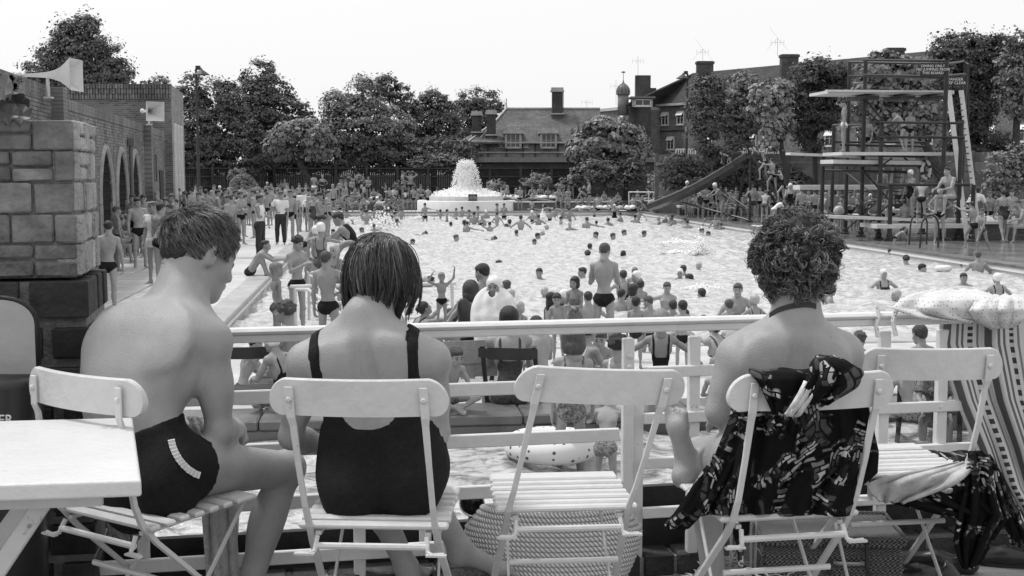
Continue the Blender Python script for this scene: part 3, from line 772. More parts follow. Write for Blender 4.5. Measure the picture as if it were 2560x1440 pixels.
for c,w in arc:
    pts=[WP(c-w-.03,0,.02),WP(c-w-.03,1.5,.02)]+[WP(c+(w+.06)*t,1.55+1.42*math.sqrt(max(0,1-abs(t)**1.7)),.02) for t in[-1,-.95,-.85,-.7,-.5,-.25,0,.25,.5,.7,.85,.95,1]]+[WP(c+w+.03,1.5,.02),WP(c+w+.03,0,.02)]
    mb=MB(); mb.tube(pts,.075,6); mb.build('arch_moulding',mat('arch_stone',.30,.8,.2,5),hall)
    # reveal of the opening
    mb=MB()
    ts=[i/12*2-1 for i in range(13)]
    prof=[(c-w,0)]+[(c+w*t,1.55+1.35*math.sqrt(max(0,1-abs(t)**1.7))) for t in ts]+[(c+w,0)]
    for (ua,za),(ub,zb) in zip(prof,prof[1:]): mb.add([WP(ua,za,0),WP(ub,zb,0),WP(ub,zb,-.55),WP(ua,za,-.55)],[(0,1,2,3)])
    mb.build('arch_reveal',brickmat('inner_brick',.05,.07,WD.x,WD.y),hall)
bmesh_={}
one=[]
for i in range(3):
    q=MB(); q.box((0,0,0),(.218,.03,.064),None,.004); one.append(q.mesh('brick',bm[i]))
wr=Matrix.Rotation(math.atan2(WD.y,WD.x),4,'Z')
rest=MB(); cntb=0; cand=[]
for row in range(int(4.0/.075)):
    z=.037+row*.075
    u=U0+(.1175 if row%2 else 0)
    while u<26.3:
        h=3.98 if u<U1 else 3.86
        uu=u+.109
        if z<h-.26 and z>arch_h(uu)+.02 and z>1.0:
            p=WP(uu,z,random.uniform(-.004,.004)); cand.append((p,random.choice((0,0,1,2)),uu,z))
        u+=.235
# soldier course at the top of the wall
for u in np.arange(U0,26.3,.079):
    h=3.98 if u<U1 else 3.86
    p=WP(u,h-.12,.004); rest.mi=random.choice((0,1,2,2)); rest.box(p,(.066,.03,.235),wr.to_3x3())
vis=[c for c in cand if c[2]>-.4 and c[2]<8 and c[3]>2.9]
vis=sorted(vis,key=lambda c:c[2])[:300]; ids=set(id(c) for c in vis)
for c in vis: inst('brick',one[c[1]],parent=hall,mtx=Matrix.Translation(c[0]-base_of(hall))@wr)
for c in cand:
    if id(c) not in ids: rest.mi=c[1]; rest.box(c[0],(.218,.03,.064),wr.to_3x3())
o=rest.build('brickwork',bm,hall); o['kind']='stuff'
# pilasters, rain pipes and small details on the wall
def wbox(mb,u0,u1,z0,z1,n0,n1,bev=0): mb.box(WP((u0+u1)/2,(z0+z1)/2,(n0+n1)/2),(u1-u0,n1-n0,z1-z0),wr.to_3x3(),bev)
for uu,h in((4.62,3.98),(19.9,3.98)):
    mb=MB(); wbox(mb,uu,uu+.5,0,h,.0,.24); mb.build('pilaster',bm[2],hall)
mb=MB(); mb.tube([WP(15.85,0,.1),WP(15.85,3.1,.1)],.06,8); mb.box(WP(15.85,3.2,.12),(.26,.2,.24),wr.to_3x3(),.02); mb.build('rain_pipe',mat('iron_grey',.12,.5),hall)
for i in range(3):
    mb=MB(); wbox(mb,21.6+i*.75,21.95+i*.75,2.0,2.95,.005,.03); mb.build('slit_window',M_black,hall)
mb=MB(); wbox(mb,24.2,25.4,0,2.4,.005,.05); mb.build('doorway',M_black,hall)
# end block (taller)
TX0,TX1,TD=P(170,216,45.5).x,P(427,216,45.5).x,45.5; TZ=5.62
tb=brickmat('block_brick',.11,.18,1,0,stain=.2); tb2=brickmat('block_brick_side',.22,.25,WD.x,WD.y,stain=.2)
fr=Vector((TX1,TD,0)); bk_=fr+WD*5.3
mb=MB(); mb.add([(TX0,TD,0),(TX1,TD,0),(TX1,TD,TZ-.55),(TX0,TD,TZ-.55)],[(0,1,2,3)]); mb.build('front_brickwork',tb,hall)
mb=MB(); mb.add([fr,bk_,bk_+V(0,0,TZ),fr+V(0,0,TZ)],[(0,1,2,3)]); mb.add([bk_,V(TX0,bk_.y,0),V(TX0,bk_.y,TZ),bk_+V(0,0,TZ)],[(0,1,2,3)]); mb.add([V(TX0,TD,TZ),fr+V(0,0,TZ),bk_+V(0,0,TZ),V(TX0,bk_.y,TZ)],[(0,1,2,3)]); mb.build('side_brickwork',tb2,hall)
mb=MB(); x=TX0; k=0
while x<TX1-.05:
    for j in range(3):
        mb.mi=random.choice((0,1,1)); mb.box((x+.05,TD-.01-(.03 if (k+j)%2 else 0),TZ-.46+j*.19),(.075,.10,.17))
    x+=.105; k+=1
mb.box(((TX0+TX1)/2,TD+.06,TZ-.27),(TX1-TX0,.1,.56)); o=mb.build('parapet_bricks',[bm[1],bm[2]],hall); o['kind']='stuff'
for i in range(3):
    b=fr+WD*(1.0+i*1.35); q=MB(); q.box(b+WN*.02+V(0,0,2.55),(.62,.08,3.3),wr.to_3x3()); f=q.build('tall_window',M_white,hall)
    for j in range(5): q=MB(); q.box(b+WN*.065+V(0,0,1.25+j*.65),(.42,.02,.56),wr.to_3x3()); q.build('pane',mat('frosted_pane',.55,.3),f)
# ---------------------------------------------------------------- loudspeakers
def horn(label,pos,fwd,L,w):
    t=thing('loudspeaker',label,'loudspeaker',pos,'horn loudspeakers on the arcade wall'); fwd=Vector(fwd).normalized(); up=V(0,0,1); r=fwd.cross(up).normalized(); up=r.cross(fwd)
    M=mat('horn_paint',.62,.45,.06,8)
    mb=MB(); rings=[]; N=12
    prof=[(0,.05),(.12,.055),(.3,.07),(.48,.10),(.62,.15),(.75,.23),(.88,.36),(1.0,.5)]
    vs=[];fs=[]
    for a,b in prof:
        for (i,j) in((-1,-1),(1,-1),(1,1),(-1,1)): vs.append(pos+fwd*(L*(a-.45))+r*(i*w*b)+up*(j*w*b))
    for i in range(len(prof)-1):
        for k in range(4): fs.append((i*4+k,i*4+(k+1)%4,i*4+4+(k+1)%4,i*4+4+k))
    mb.add(vs,fs)
    # inner skin gives the sheet thickness
    n=len(prof); vs2=[v-(fwd*.012) for v in vs]; mb.add([pos+(v-pos)*.985 for v in vs],[f[::-1] for f in fs]); mb.build('horn',M,t)
    b=pos+fwd*(L*(-.45)); mb=MB(); mb.tube([b-fwd*.02,b+fwd*.02-fwd*.0],w*.06,8); mb.sph(b-fwd*.10,w*.13,10,8); mb.build('driver',M,t,True)
    mb=MB(); mb.tube([pos+V(0,0,-.05),pos+V(0,0,-.42)],.035,8); mb.bar(pos+V(-.08,0,-.42),pos+V(.08,0,-.42),.12,.03); mb.build('bracket',M,t)
hp=P(119,188,23.0)
horn('white horn loudspeaker seen side-on on top of the arcade wall',hp,(1,-.05,.0),1.02,.60)
h2=P(372,278,38.2); horn('white horn loudspeaker turned towards us beside the pilaster',h2,(.62,-.75,-.05),.9,.60)
# ---------------------------------------------------------------- flood lights
for x,y,D,lab,s in((490,172,60,'tall dark floodlight pole left of the trees',1),(1719,184,72,'tall dark floodlight pole before the flats',-1)):
    top=P(x,y,D); t=thing('floodlight_pole',lab,'floodlight',V(top.x,top.y,0)); mi=mat('iron_black',.03,.5)
    mb=MB(); mb.tube([V(top.x,top.y,0),V(top.x,top.y,3),V(top.x,top.y,top.z)],[.09,.08,.055],8); mb.build('pole',mi,t)
    mb=MB(); mb.lathe([(.02,0),(.06,-.05),(.38,-.28),(.40,-.30)],V(top.x+s*.30,top.y-.1,top.z),14,False); mb.tube([top,V(top.x+s*.3,top.y-.1,top.z+.02)],.03,6); mb.box(top+V(s*.1,0,.05),(.22,.16,.2)); mb.build('lamp_shade',mi,t)
# ---------------------------------------------------------------- fence behind the pool
FD=84.0
fm=mat('creosoted_wood',.022,.8,.5,3,.3,20,.2); fm2=mat('fence_rail',.045,.8,.4,3)
fen=thing('board_fence','dark creosoted board fence with posts behind the far crowd','fence',V(0,FD,.5))
zt=P(1280,419,FD).z
xs=list(range(455,1480,77)); 
for i,x in enumerate(xs):
    X=P(x,420,FD).x; mb=MB(); mb.box((X,FD-.06,(zt+.5)/2+.05),(.17,.17,zt-.4)); mb.build('post',fm2,fen)
    if i<len(xs)-1:
        X2=P(xs[i+1],420,FD).x; mb=MB(); n=17
        for j in range(n):
            w=(X2-X)/n; hh=zt-.5-random.uniform(0,.03); mb.box((X+w*(j+.5),FD+.03+random.uniform(-.012,.012),.5+hh/2),(w*.90,.025,hh))
        mb.build('board_panel',fm,fen)
        for z in(zt-.05,zt-.62,zt-1.3):
            mb=MB(); mb.box(((X+X2)/2,FD-.03,z),(X2-X-.18,.06,.09)); mb.build('rail',fm2,fen)
# long brick boundary wall behind the fence
bwD=92; bz=P(1300,393,bwD).z
bt=thing('boundary_wall','dark brick boundary wall with sloping coping behind the fence','wall',V(3,bwD,0)); x0=P(1135,393,bwD).x; x1=P(1700,393,bwD).x
mb=MB(); mb.bx(x0,x1,bwD,bwD+.3,0,bz-.35); mb.build('brickwork',brickmat('boundary_brick',.045,.06,1,0),bt)
mb=MB(); mb.prism([(x0,bwD-.25,bz-.38),(x0,bwD+.15,bz),(x0,bwD+.55,bz-.38)],(x1-x0,0,0)); mb.build('sloping_coping',mat('coping_tile',.035,.7,.5,6),bt)
# concrete panel wall at the right
cm=[mat('concrete_panel_a',.13,.9,.35,1.5,stain=.4),mat('concrete_panel_b',.17,.9,.35,1.2,stain=.4)]
pw=thing('panel_wall','grey concrete panel wall with posts behind the diving stage','wall',V(18,60,0))
def pwp(x): D=68-(x-1640)/920*9; return V(P(x,380,D).x,D,0)
xs=list(range(1640,2700,66)); pz=3.42
for i,x in enumerate(xs):
    a=pwp(x); mb=MB(); mb.box(a+V(0,-.05,pz/2),(.14,.16,pz)); mb.build('post',cm[0],pw)
    if i<len(xs)-1:
        b=pwp(xs[i+1])
        for j in range(7):
            mb=MB(); z=.05+j*(pz-.1)/7; hgt=(pz-.1)/7-.02; mb.bar(a+V(0,random.uniform(-.01,.01),z+hgt/2),b+V(0,0,z+hgt/2),.06,hgt); mb.build('panel',cm[(i*3+j*5+i*j)%2],pw)
# white balustrades over the wall
for x0,x1,y0,y1,D,lab in((1690,1738,373,391,76,'short white picket balustrade left of the slender tree'),(1852,1945,372,393,76,'white picket balustrade beyond the water slide'),(2080,2140,383,396,72,'white picket balustrade behind the low diving board')):
    t=thing('balustrade',lab,'railing',P((x0+x1)/2,y1,D)); a=P(x0,y0,D); b=P(x1,y1,D); mb=MB(); mb.bar(V(a.x,D,a.z),V(b.x,D,a.z),.08,.07); mb.build('top_rail',M_white,t)
    n=int((x1-x0)/5.5)
    for i in range(n+1): X=a.x+(b.x-a.x)*i/n; mb=MB(); mb.box((X,D,(a.z+b.z)/2),(.07,.05,a.z-b.z)); mb.build('baluster',M_white,t)
# ---------------------------------------------------------------- the lodge with dormers
HD=110
def HP(x,y,d=0): return P(x,y,HD+d)
roofm=brickmat('lodge_tiles',.14,.06,1,0,.25,.13,.25,.25,.02); wallm=mat('lodge_wall',.21,.9,.3,1.2,stain=.3); trim=mat('lodge_trim',.38,.7,.2,2); glassm=mat('dark_glass',.04,.08,.3,1,spec=.6); chim=brickmat('chimney_brick',.07,.10,1,0)
lod=thing('lodge_house','old tiled lodge with two arched dormers and tall chimneys','house',V(HP(1300,393).x,HD+3,0))
ze=HP(1300,356).z; zr=HP(1300,273,4.5).z
xl,xr=HP(1196,356).x,HP(1480,356).x
mb=MB(); mb.bx(xl+.3,xr,HD+.2,HD+9,0,ze); mb.bx(HP(1148,356).x,xl+.6,HD+.9,HD+8,0,ze); mb.build('wall',wallm,lod)
rx0,rx1=HP(1266,273,4.5).x,HP(1500,273,4.5).x
def solidroof(name,quads,m,par):
    mb=MB()
    for q in quads:
        q=[Vector(p) for p in q]; n=(q[1]-q[0]).cross(q[2]-q[0]).normalized()
        if n.z<0: q=q[::-1]; n=-n
        mb.prism(q,-n*.18)
    return mb.build(name,m,par)
E0=V(xl-.1,HD-.2,ze); E1=V(xr+1,HD-.2,ze); R0=V(rx0,HD+4.5,zr); R1=V(rx1,HD+4.5,zr); G0=V(xl-.1,HD+9.2,ze); G1=V(xr+1,HD+9.2,ze)
rf=solidroof('roof',[[E0,E1,R1,R0],[G1,G0,R0,R1],[G0,E0,R0]],roofm,lod)
# left wing
wx0,wx1=HP(1138,356).x,HP(1290,356).x; ap=V(HP(1226,312).x,HD+3.5,HP(1226,312,3.5).z); ap2=V(HP(1210,322).x,HD+5,ap.z)
a0=V(wx0,HD+.4,ze);a1=V(HP(1170,356).x,HD-.9,ze);a2=V(wx1-1,HD-.9,ze);a3=V(wx0,HD+8,ze)
solidroof('wing_roof',[[a1,a2,ap],[a0,a1,ap],[a3,a0,ap]],roofm,lod)
mb=MB(); mb.bar(E0+V(.6,-.1,-.02),E1+V(0,-.1,-.02),.18,.14); mb.bar(V(xl,HD+.1,ze-.9),V(xr,HD+.1,ze-.9),.14,.12); mb.bar(R0+V(0,0,.08),R1+V(0,0,.08),.2,.14); mb.tube([R0,R0+V(0,0,1.0)],.05,6); mb.build('trim',trim,lod)
mb=MB(); mb.bar(R0+V(-.02,-.05,.06),V(E0.x,E0.y,E0.z+.06),.16,.12); mb.bar(ap+V(0,0,.05),a1+V(0,0,.05),.14,.1); mb.build('hip_tiles',trim,lod)
for x,yt,yb,w,D_ in((1393,218,292,27,3.5),(1192,277,338,23,1.0),(1228,274,345,23,.4)):
    X=HP(x,yt,D_).x; z1=HP(x,yt,D_).z; z0=HP(x,yb,D_).z-.8; ww=w/3000*HD; c=MB()
    c.bx(X-ww/2,X+ww/2,HD+D_-.4,HD+D_+.4,z0,z1-.25); 
    for j in range(4 if w<25 else 5): c.bx(X-ww/2+j*ww/4-.04+.05,X-ww/2+j*ww/4+.09,HD+D_-.46,HD+D_-.40,z0+1.2,z1-.5)
    o=c.build('chimney',chim,rf)
    c=MB(); c.bx(X-ww/2-.14,X+ww/2+.14,HD+D_-.55,HD+D_+.55,z1-.45,z1-.28); c.bx(X-ww/2-.07,X+ww/2+.07,HD+D_-.48,HD+D_+.48,z1-.29,z1-.05); c.build('chimney_cap',trim,rf); c=MB(); c.bx(X-ww/2-.12,X+ww/2+.12,HD+D_-.52,HD+D_+.52,z0+1.0,z0+1.12); c.build('chimney_band',trim,rf)
def window(par,X,Y,z,w,h,nx=2,ny=3,fm_=None,open_=False,nrm=V(0,-1,0),tx=V(1,0,0)):
    fm_=fm_ or M_white
    M3=Matrix((tx,-nrm,V(0,0,1))).transposed(); c=V(X,Y,z)
    mb=MB(); t=.07
    for s in(-1,1): mb.box(c+tx*(s*(w/2-t/2))+nrm*.04,(t,.12,h),M3); mb.box(c+V(0,0,s*(h/2-t/2))+nrm*.04,(w,.12,t),M3)
    for i in range(1,nx): mb.box(c+tx*(-w/2+i*w/nx)+nrm*.04,(.06,.09,h-.1),M3)
    for j in range(1,ny): mb.box(c+V(0,0,-h/2+j*h/ny)+nrm*.045,(w-.1,.05,.035),M3)
    mb.box(c+V(0,0,-h/2-.05)+nrm*.08,(w+.16,.2,.08),M3)
    f=mb.build('window',fm_,par); q=MB(); q.box(c+nrm*.012,(w-.06,.02,h-.06),M3); q.build('pane',glassm,f)
    if open_:
        q=MB(); q.box(c+V(0,0,h*.30)+nrm*.22,(w*.9,.04,h*.32),M3@Matrix.Rotation(R(-38),3,'X')); q.build('open_light',fm_,f)
for x in(1283,1371):
    X=HP(x,345).x; zb=HP(x,369).z; zc=HP(x,332).z; w=1.28
    c=MB(); c.bx(X-w/2-.12,X-w/2,HD-.35,HD+3,zb,zc); c.bx(X+w/2,X+w/2+.12,HD-.35,HD+3,zb,zc)
    arcp=[V(X+ (w/2+.28)*math.cos(t),HD-.55,zc+.42*math.sin(t)) for t in np.linspace(0,math.pi,11)]
    dm=c.build('dormer',trim,lod)
    c=MB(); c.prism(arcp+[V(X-w/2-.28,HD-.55,zc-.08),V(X+w/2+.28,HD-.55,zc-.08)],(0,3.6,0)); c.build('arched_hood',trim,dm)
    window(lod,X,HD-.3,(zb+zc)/2,w,zc-zb,3,2,trim)
window(lod,HP(1156,375).x,HD+.75,HP(1156,374).z,.55,.9,2,2,trim); window(lod,HP(1183,377).x,HD+.05,HP(1183,377).z,.4,.9,1,2,trim)
for x in(1253,1315): window(lod,HP(x,363).x,HD+.1,HP(x,363).z,.45,.35,1,1,trim)
for x in(1140,1165,1220,1266,1308,1338,1395,1430,1460):
    X=HP(x,363).x; mb=MB(); mb.bx(X-.06,X+.06,HD+.08,HD+.18,ze-2,ze-.1); mb.build('timber',mat('timber_dark',.05,.8),lod)
# ---------------------------------------------------------------- blocks of flats
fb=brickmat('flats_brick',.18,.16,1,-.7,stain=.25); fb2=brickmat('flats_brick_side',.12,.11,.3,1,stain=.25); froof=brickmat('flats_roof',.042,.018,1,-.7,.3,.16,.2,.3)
fl=thing('flats_block','long brick block of flats with dark tiled roof and chimneys','flats',V(P(1900,380,108).x,108,0))
pa=P(1640,265,118); pb=P(2700,265,84); pa.z=pb.z=0; fd=(pb-pa).normalized(); fn=V(fd.y,-fd.x,0); ez=P(1640,265,118).z; rz=P(1640,186,122).z; LF=(pb-pa).length
mb=MB(); mb.prism([pa,pb,pb-fn*9,pa-fn*9],(0,0,ez)); mb.build('wall',fb,fl)
a=pa+fn*.25+V(0,0,ez); b=pb+fn*.25+V(0,0,ez); r0=pa-fn*4.5+fd*.5+V(0,0,rz); r1=pb-fn*4.5+V(0,0,rz); a2=pa-fn*9.2+V(0,0,ez); b2=pb-fn*9.2+V(0,0,ez)
rf=solidroof('roof',[[a,b,r1,r0],[b2,a2,r0,r1]],froof,fl)
wl=pa-fn*9-fd*0  # left return wing, its side faces the lodge
p1=P(1572,290,113); p1.z=0
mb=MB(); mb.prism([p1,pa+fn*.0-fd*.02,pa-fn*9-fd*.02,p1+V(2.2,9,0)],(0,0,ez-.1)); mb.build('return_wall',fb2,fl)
hz=P(1570,272,113).z
solidroof('hip_roof',[[p1+V(-.3,-.2,ez-.1),pa+fn*.3+V(0,0,ez),r0],[p1+V(-.3,-.2,ez-.1),r0,p1+V(2,9,ez)]],froof,fl)
mb=MB(); mb.bar(a+V(0,0,.02),b+V(0,0,.02),.3,.22); mb.build('gutter',M_deck,fl)
for x,y,w,D in((1762,154,40,113),(1973,137,42,104),(2236,121,44,94),(2508,92,40,85)):
    c=P(x,y,D); ww=w/3000*D; mb=MB(); mb.box(V(c.x,D,c.z-1.4),(ww,.8,2.8)); o=mb.build('chimney',chim,rf); mb=MB(); mb.box(V(c.x,D,c.z-.12),(ww+.16,.96,.22)); mb.box(V(c.x,D,c.z-.02),(ww-.1,.7,.1)); mb.build('chimney_cap',chim,rf)
c=P(1607,189,118); mb=MB(); mb.box(V(c.x,118,c.z-1.2),(1.45,.9,2.4)); mb.box(V(c.x+.3,118.2,c.z-2.2),(2.0,.9,2)); mb.build('chimney',chim,rf)
def fwin(u,z,w=.95,h=1.25,op=True):
    q=pa+fd*u; window(fl,q.x,q.y,z,w,h,2,2,None,op,fn,fd)
def u_at(px): 
    k=(px-1280)/3000; # X=kD on line pa+fd*u
    return (k*pa.y-pa.x)/(fd.x-k*fd.y)*1.0
for px in(1660,1698,1752,1790,1860,1900,1990,2050,2130,2200,2290,2360,2440,2527,2600):
    u=u_at(px); q=pa+fd*u; fwin(u,7.55); 
    if px not in(1698,1790): fwin(u+.8,5.2)
    fwin(u,2.6,.95,1.2,False)
mb=MB(); mb.bar(pa+fn*.03+V(0,0,6.35),pa+fn*.03+fd*4+V(0,0,6.35),.1,.1); mb.build('pipe',mat('iron_black',.03,.5),fl)
# dormer on the hip
dq=P(1606,257,113); mb=MB(); mb.box(dq+V(0,.6,0),(1.9,1.6,.75)); dm=mb.build('dormer',trim,fl); window(fl,dq.x,dq.y-.25,dq.z,1.5,.6,2,1,None)
mb=MB(); mb.box(dq+V(0,.5,.48),(2.3,2.1,.16)); mb.build('dormer_roof',mat('lead',.16,.6),dm)
# low flat-roofed flats between lodge and block
lf=thing('flat_roofed_flats','low flat-roofed brick flats between the lodge and the long block','flats',V(P(1515,290,122).x,124,0)); q0=P(1460,276,124); q1=P(1572,268,116); zt2=q0.z; q0.z=q1.z=0; fd2=(q1-q0).normalized(); fn2=V(fd2.y,-fd2.x,0)
mb=MB(); mb.prism([q0,q1,q1-fn2*6,q0-fn2*6],(0,0,zt2-.3)); mb.build('wall',fb,lf); mb=MB(); mb.prism([q0+fn2*.2+V(0,0,zt2-.3),q1+fn2*.2+V(0,0,zt2-.3),q1-fn2*6+V(0,0,zt2-.3),q0-fn2*6+V(0,0,zt2-.3)],(0,0,.28)); mb.build('parapet',M_deck,lf)
L2=(q1-q0).length
for t in(.1,.36,.58,.86): q=q0+fd2*(L2*t); window(lf,q.x,q.y,zt2-1.35,.8,1.0,2,2,None,True,fn2,fd2)
# turret with onion dome
tq=P(1558,237,114); tt=thing('onion_dome_turret','small turret with ribbed onion dome and weather vane','turret',V(tq.x,114,8)); mb=MB(); mb.lathe([(.52,-1.9),(.52,0)],tq,16); mb.build('drum',wallm,tt,True)
mb=MB(); mb.lathe([(.62,-.02),(.60,.05),(.63,.35),(.56,.62),(.38,.85),(.16,1.02),(.06,1.22),(.02,1.5)],tq,16); mb.build('dome',mat('dome_lead',.10,.35,.3,4),tt,True)
for i in range(12):
    th=i*math.pi/6; mb=MB(); mb.tube([tq+V(r_*math.cos(th),r_*math.sin(th),z_) for r_,z_ in((.62,.0),(.64,.35),(.57,.62),(.39,.86),(.16,1.04))],.03,4); mb.build('rib',mat('dome_rib',.25,.4),tt)
mb=MB(); mb.tube([tq+V(0,0,1.4),tq+V(0,0,2.2)],.025,5); mb.box(tq+V(.0,0,2.1),(.35,.03,.12)); mb.build('weather_vane',mat('iron_black',.03,.5),tt)
# aerials
for x,y0,y1,D,lab in((1595,140,190,118,'aerial on the leftmost chimney of the flats'),(1757,122,155,113,'aerial on the second chimney of the flats'),(1944,95,140,104,'aerial on the middle chimney of the flats'),(1467,250,272,122,'aerial above the flat-roofed flats'),(1540,200,262,122,'thin aerial left of the turret')):
    a=P(x,y0,D); b=P(x,y1,D); t=thing('aerial',lab,'aerial',b); mb=MB(); mb.tube([b,a],.016,4); mb.build('mast',mat('iron_black',.03,.5),t)
    mb=MB(); w=.55; z=a.z-(a.z-b.z)*.25; mb.tube([V(a.x-w,D,z),V(a.x+w,D,z)],.010,4); 
    for k in(-1,-.3,.4,1): mb.tube([V(a.x+k*w,D,z-.25),V(a.x+k*w,D,z+.25)],.009,4)
    mb.build('elements',mat('iron_black',.03,.5),t)
    if x in(1757,1944):
        mb=MB()
        for s in(-1,1): mb.tube([a,a+V(s*.9,0,-1.0)],.007,4); mb.tube([a,a+V(-.7,0,.9)],.007,4)
        mb.build('stay_wires',mat('iron_black',.03,.5),t)
# ---------------------------------------------------------------- trees
LEAF=[mat('leaf_dark',.088,.55,.5,1.5,rand=.0),mat('leaf_mid',.155,.5,.45,1.5),mat('leaf_light',.21,.5,.4,1.5),mat('leaf_black',.058,.6,.4,1.5)]
BARK=mat('bark',.05,.9,.4,4,.5,20)
def leaves(blobs,ls,dens,seed,droop=0.0,spiky=0.0,clump=.30):
    ls=ls*.54
    r=np.random.default_rng(seed); VV=[];FF=[];n0=0
    for (cx,cy,cz,rx,ry,rz) in blobs:
        area=4*math.pi*((rx*rz+ry*rz+rx*ry)/3); nc=max(10,int(9/clump**2*.55))
        d=r.normal(size=(nc,3)); d/=np.linalg.norm(d,axis=1)[:,None]; d=d[(d[:,1]<.45)]
        rad=np.array([rx,ry,rz]); k=r.uniform(.62,1.0,len(d))[:,None]
        cc=np.array([cx,cy,cz])+d*rad*(1-clump*.8)*(.55+.45*k); cr=clump*min(rx,rz)*r.uniform(.6,1.25,len(d))
        n=int(area*dens*4.0/ls**2); ci=r.integers(0,len(d),n)
        e=r.normal(size=(n,3)); e/=np.linalg.norm(e,axis=1)[:,None]; e[:,2]=np.where(e[:,2]<-.3,-e[:,2],e[:,2]); 
        p=cc[ci]+e*(cr[ci]*r.uniform(.55,1.08,n))[:,None]*np.array([1.15,1.15,.8])
        m=r.random(n)<.22; p[m]=np.array([cx,cy,cz])+(p[m]-np.array([cx,cy,cz]))*r.uniform(.2,.9,(m.sum(),1))
        # stray outer sprays
        if spiky>0:
            m=r.random(n)<.25; p[m]+=d[ci[m]]*(np.minimum(r.exponential(spiky*.6,m.sum()),spiky*1.8))[:,None]
        nr=e*.7+d[ci]*.5+r.normal(size=(n,3))*.35+np.array([0,-.15,.25]); nr/=np.linalg.norm(nr,axis=1)[:,None]
        t=np.cross(nr,r.normal(size=(n,3))); t/=np.linalg.norm(t,axis=1)[:,None]; 
        if droop>0: t=t+np.array([0,0,-1])*droop; t-=nr*(t*nr).sum(1)[:,None]; t/=np.linalg.norm(t,axis=1)[:,None]
        b=np.cross(nr,t); s=(ls*r.uniform(.35,1.55,n))[:,None]
        q=np.stack([p-t*s*.62,p+b*s*.36+nr*s*.08,p+t*s*.62,p-b*s*.36+nr*s*.08],1).reshape(-1,3)
        VV.append(q); FF.append(np.arange(len(q)).reshape(-1,4)+n0); n0+=len(q)
    return np.concatenate(VV),np.concatenate(FF)
TREEN=0
def tree(label,D,blobs,ls,mi,dens=.75,trunk=None,name='tree',cat='tree',group=None,droop=0,spiky=0,clump=.30,zg=0.0,core=True,dr=.85):
    global TREEN; TREEN+=1
    b3=[]; gs=1.27 if D>70 else 1.48
    for (x,y,rx,ry) in blobs:
        c=P(x,y,D); k=D/3000; b3.append((c.x,D+RNG.uniform(-.1,.1)*rx*k,c.z,rx*k*gs,min(rx,ry*1.4)*k*dr,ry*k*gs))
    bx=sum(b[0]*b[3] for b in b3)/sum(b[3] for b in b3)
    if trunk: bx=P(trunk[0],500,D).x
    t=thing(name,label,cat,V(bx,D,zg),group)
    v,f=leaves(b3,ls,dens,TREEN,droop,spiky,clump)
    v=v-np.array([bx,D,zg]); me=npmesh('crown',v,f,[LEAF[mi]],None,False); o=inst('crown',me,parent=t)
    if False:
        mb=MB()
        for b in b3: mb.sph((b[0],b[1],b[2]),1,8,6,(b[3]*.38,b[4]*.3,b[5]*.38))
        mb.build('inner_branches',LEAF[3],t)
    mb=MB(); w=(trunk[1]/3000*D/2) if trunk else (.22 if cat=='tree' else .04)
    lowest=min(b3,key=lambda b:b[2]); top=V(lowest[0],D,lowest[2])
    mb.tube([V(bx,D,zg-.1),V(bx+.05,D,zg+(top.z-zg)*.5),V((bx+top.x)/2,D,top.z)],[w*1.2,w,w*.75],8)
    for b in b3: mb.tube([V((bx+top.x)/2,D,max(zg+.3,top.z-.4)),V((b[0]+bx)/2,D,(b[2]+top.z)/2),V(b[0],b[1],b[2])],[w*.6,w*.4,w*.15],6)
    mb.build('trunk',BARK,t); return t
tree('huge dark pointed tree rising behind the arcade building',71,[(205,120,60,70),(165,150,60,55),(120,180,55,45),(250,160,55,60),(290,195,42,45),(205,200,110,50),(185,90,40,35),(215,70,32,28),(80,205,28,20),(320,215,14,18)],.26,0,.8,spiky=.35,clump=.26,name='dark_tree')
tree('small leafy tree tops showing above the taller brick block',80,[(395,205,22,14),(365,212,16,9),(418,212,10,12)],.3,1,.5,spiky=.2,core=False)
tree('spreading leafy tree behind the left floodlight pole',86,[(480,240,36,50),(540,255,52,52),(500,320,60,60),(560,330,55,60),(470,380,45,60),(520,400,70,45),(590,290,30,45)],.34,0,.75,spiky=.25)
tree('tall cedar-like tree with stepped outline left of centre',92,[(655,200,38,42),(640,245,52,40),(690,235,40,32),(700,285,72,42),(650,330,65,60),(740,300,40,25),(765,290,20,14),(620,290,35,50),(610,200,12,18)],.34,0,.75,spiky=.3)
tree('narrow dark conifer beside the mop-headed tree',83,[(637,360,28,50),(640,400,33,50),(636,325,18,28)],.26,3,.8,name='conifer')
tree('round mop-headed tree with dark shingled leaves, left one',80,[(750,352,72,50),(700,372,35,34),(800,368,38,38),(752,325,55,28)],.42,1,.9,trunk=(766,17),droop=.8,clump=.34,name='mop_headed_tree',group=None,dr=1)
tree('broad pale leafy tree at the centre left',90,[(855,275,48,45),(905,250,48,50),(905,320,95,65),(850,350,50,50),(980,335,55,60),(940,380,90,35)],.34,1,.75,spiky=.25,trunk=(915,12))
tree('dark leafy tree tops behind the broad pale tree',97,[(960,225,38,32),(1000,250,30,38),(1025,300,30,45)],.34,0,.75,spiky=.25)
tree('rounded leafy tree halfway to the lodge',98,[(1085,265,42,35),(1060,310,42,45),(1110,300,40,45),(1080,360,60,40)],.34,0,.75,spiky=.3)
tree('leafy tree with feathery top beside the lodge chimneys',119,[(1195,255,52,32),(1165,300,40,42),(1210,290,42,35),(1150,350,40,40),(1240,268,20,14)],.34,0,.75,spiky=.35)
tree('long pale shrub along the top of the fence',88,[(1060,405,32,16),(1100,400,38,17),(1135,402,28,15),(1040,410,22,12)],.26,2,.8,name='shrub',cat='shrub',zg=.5)
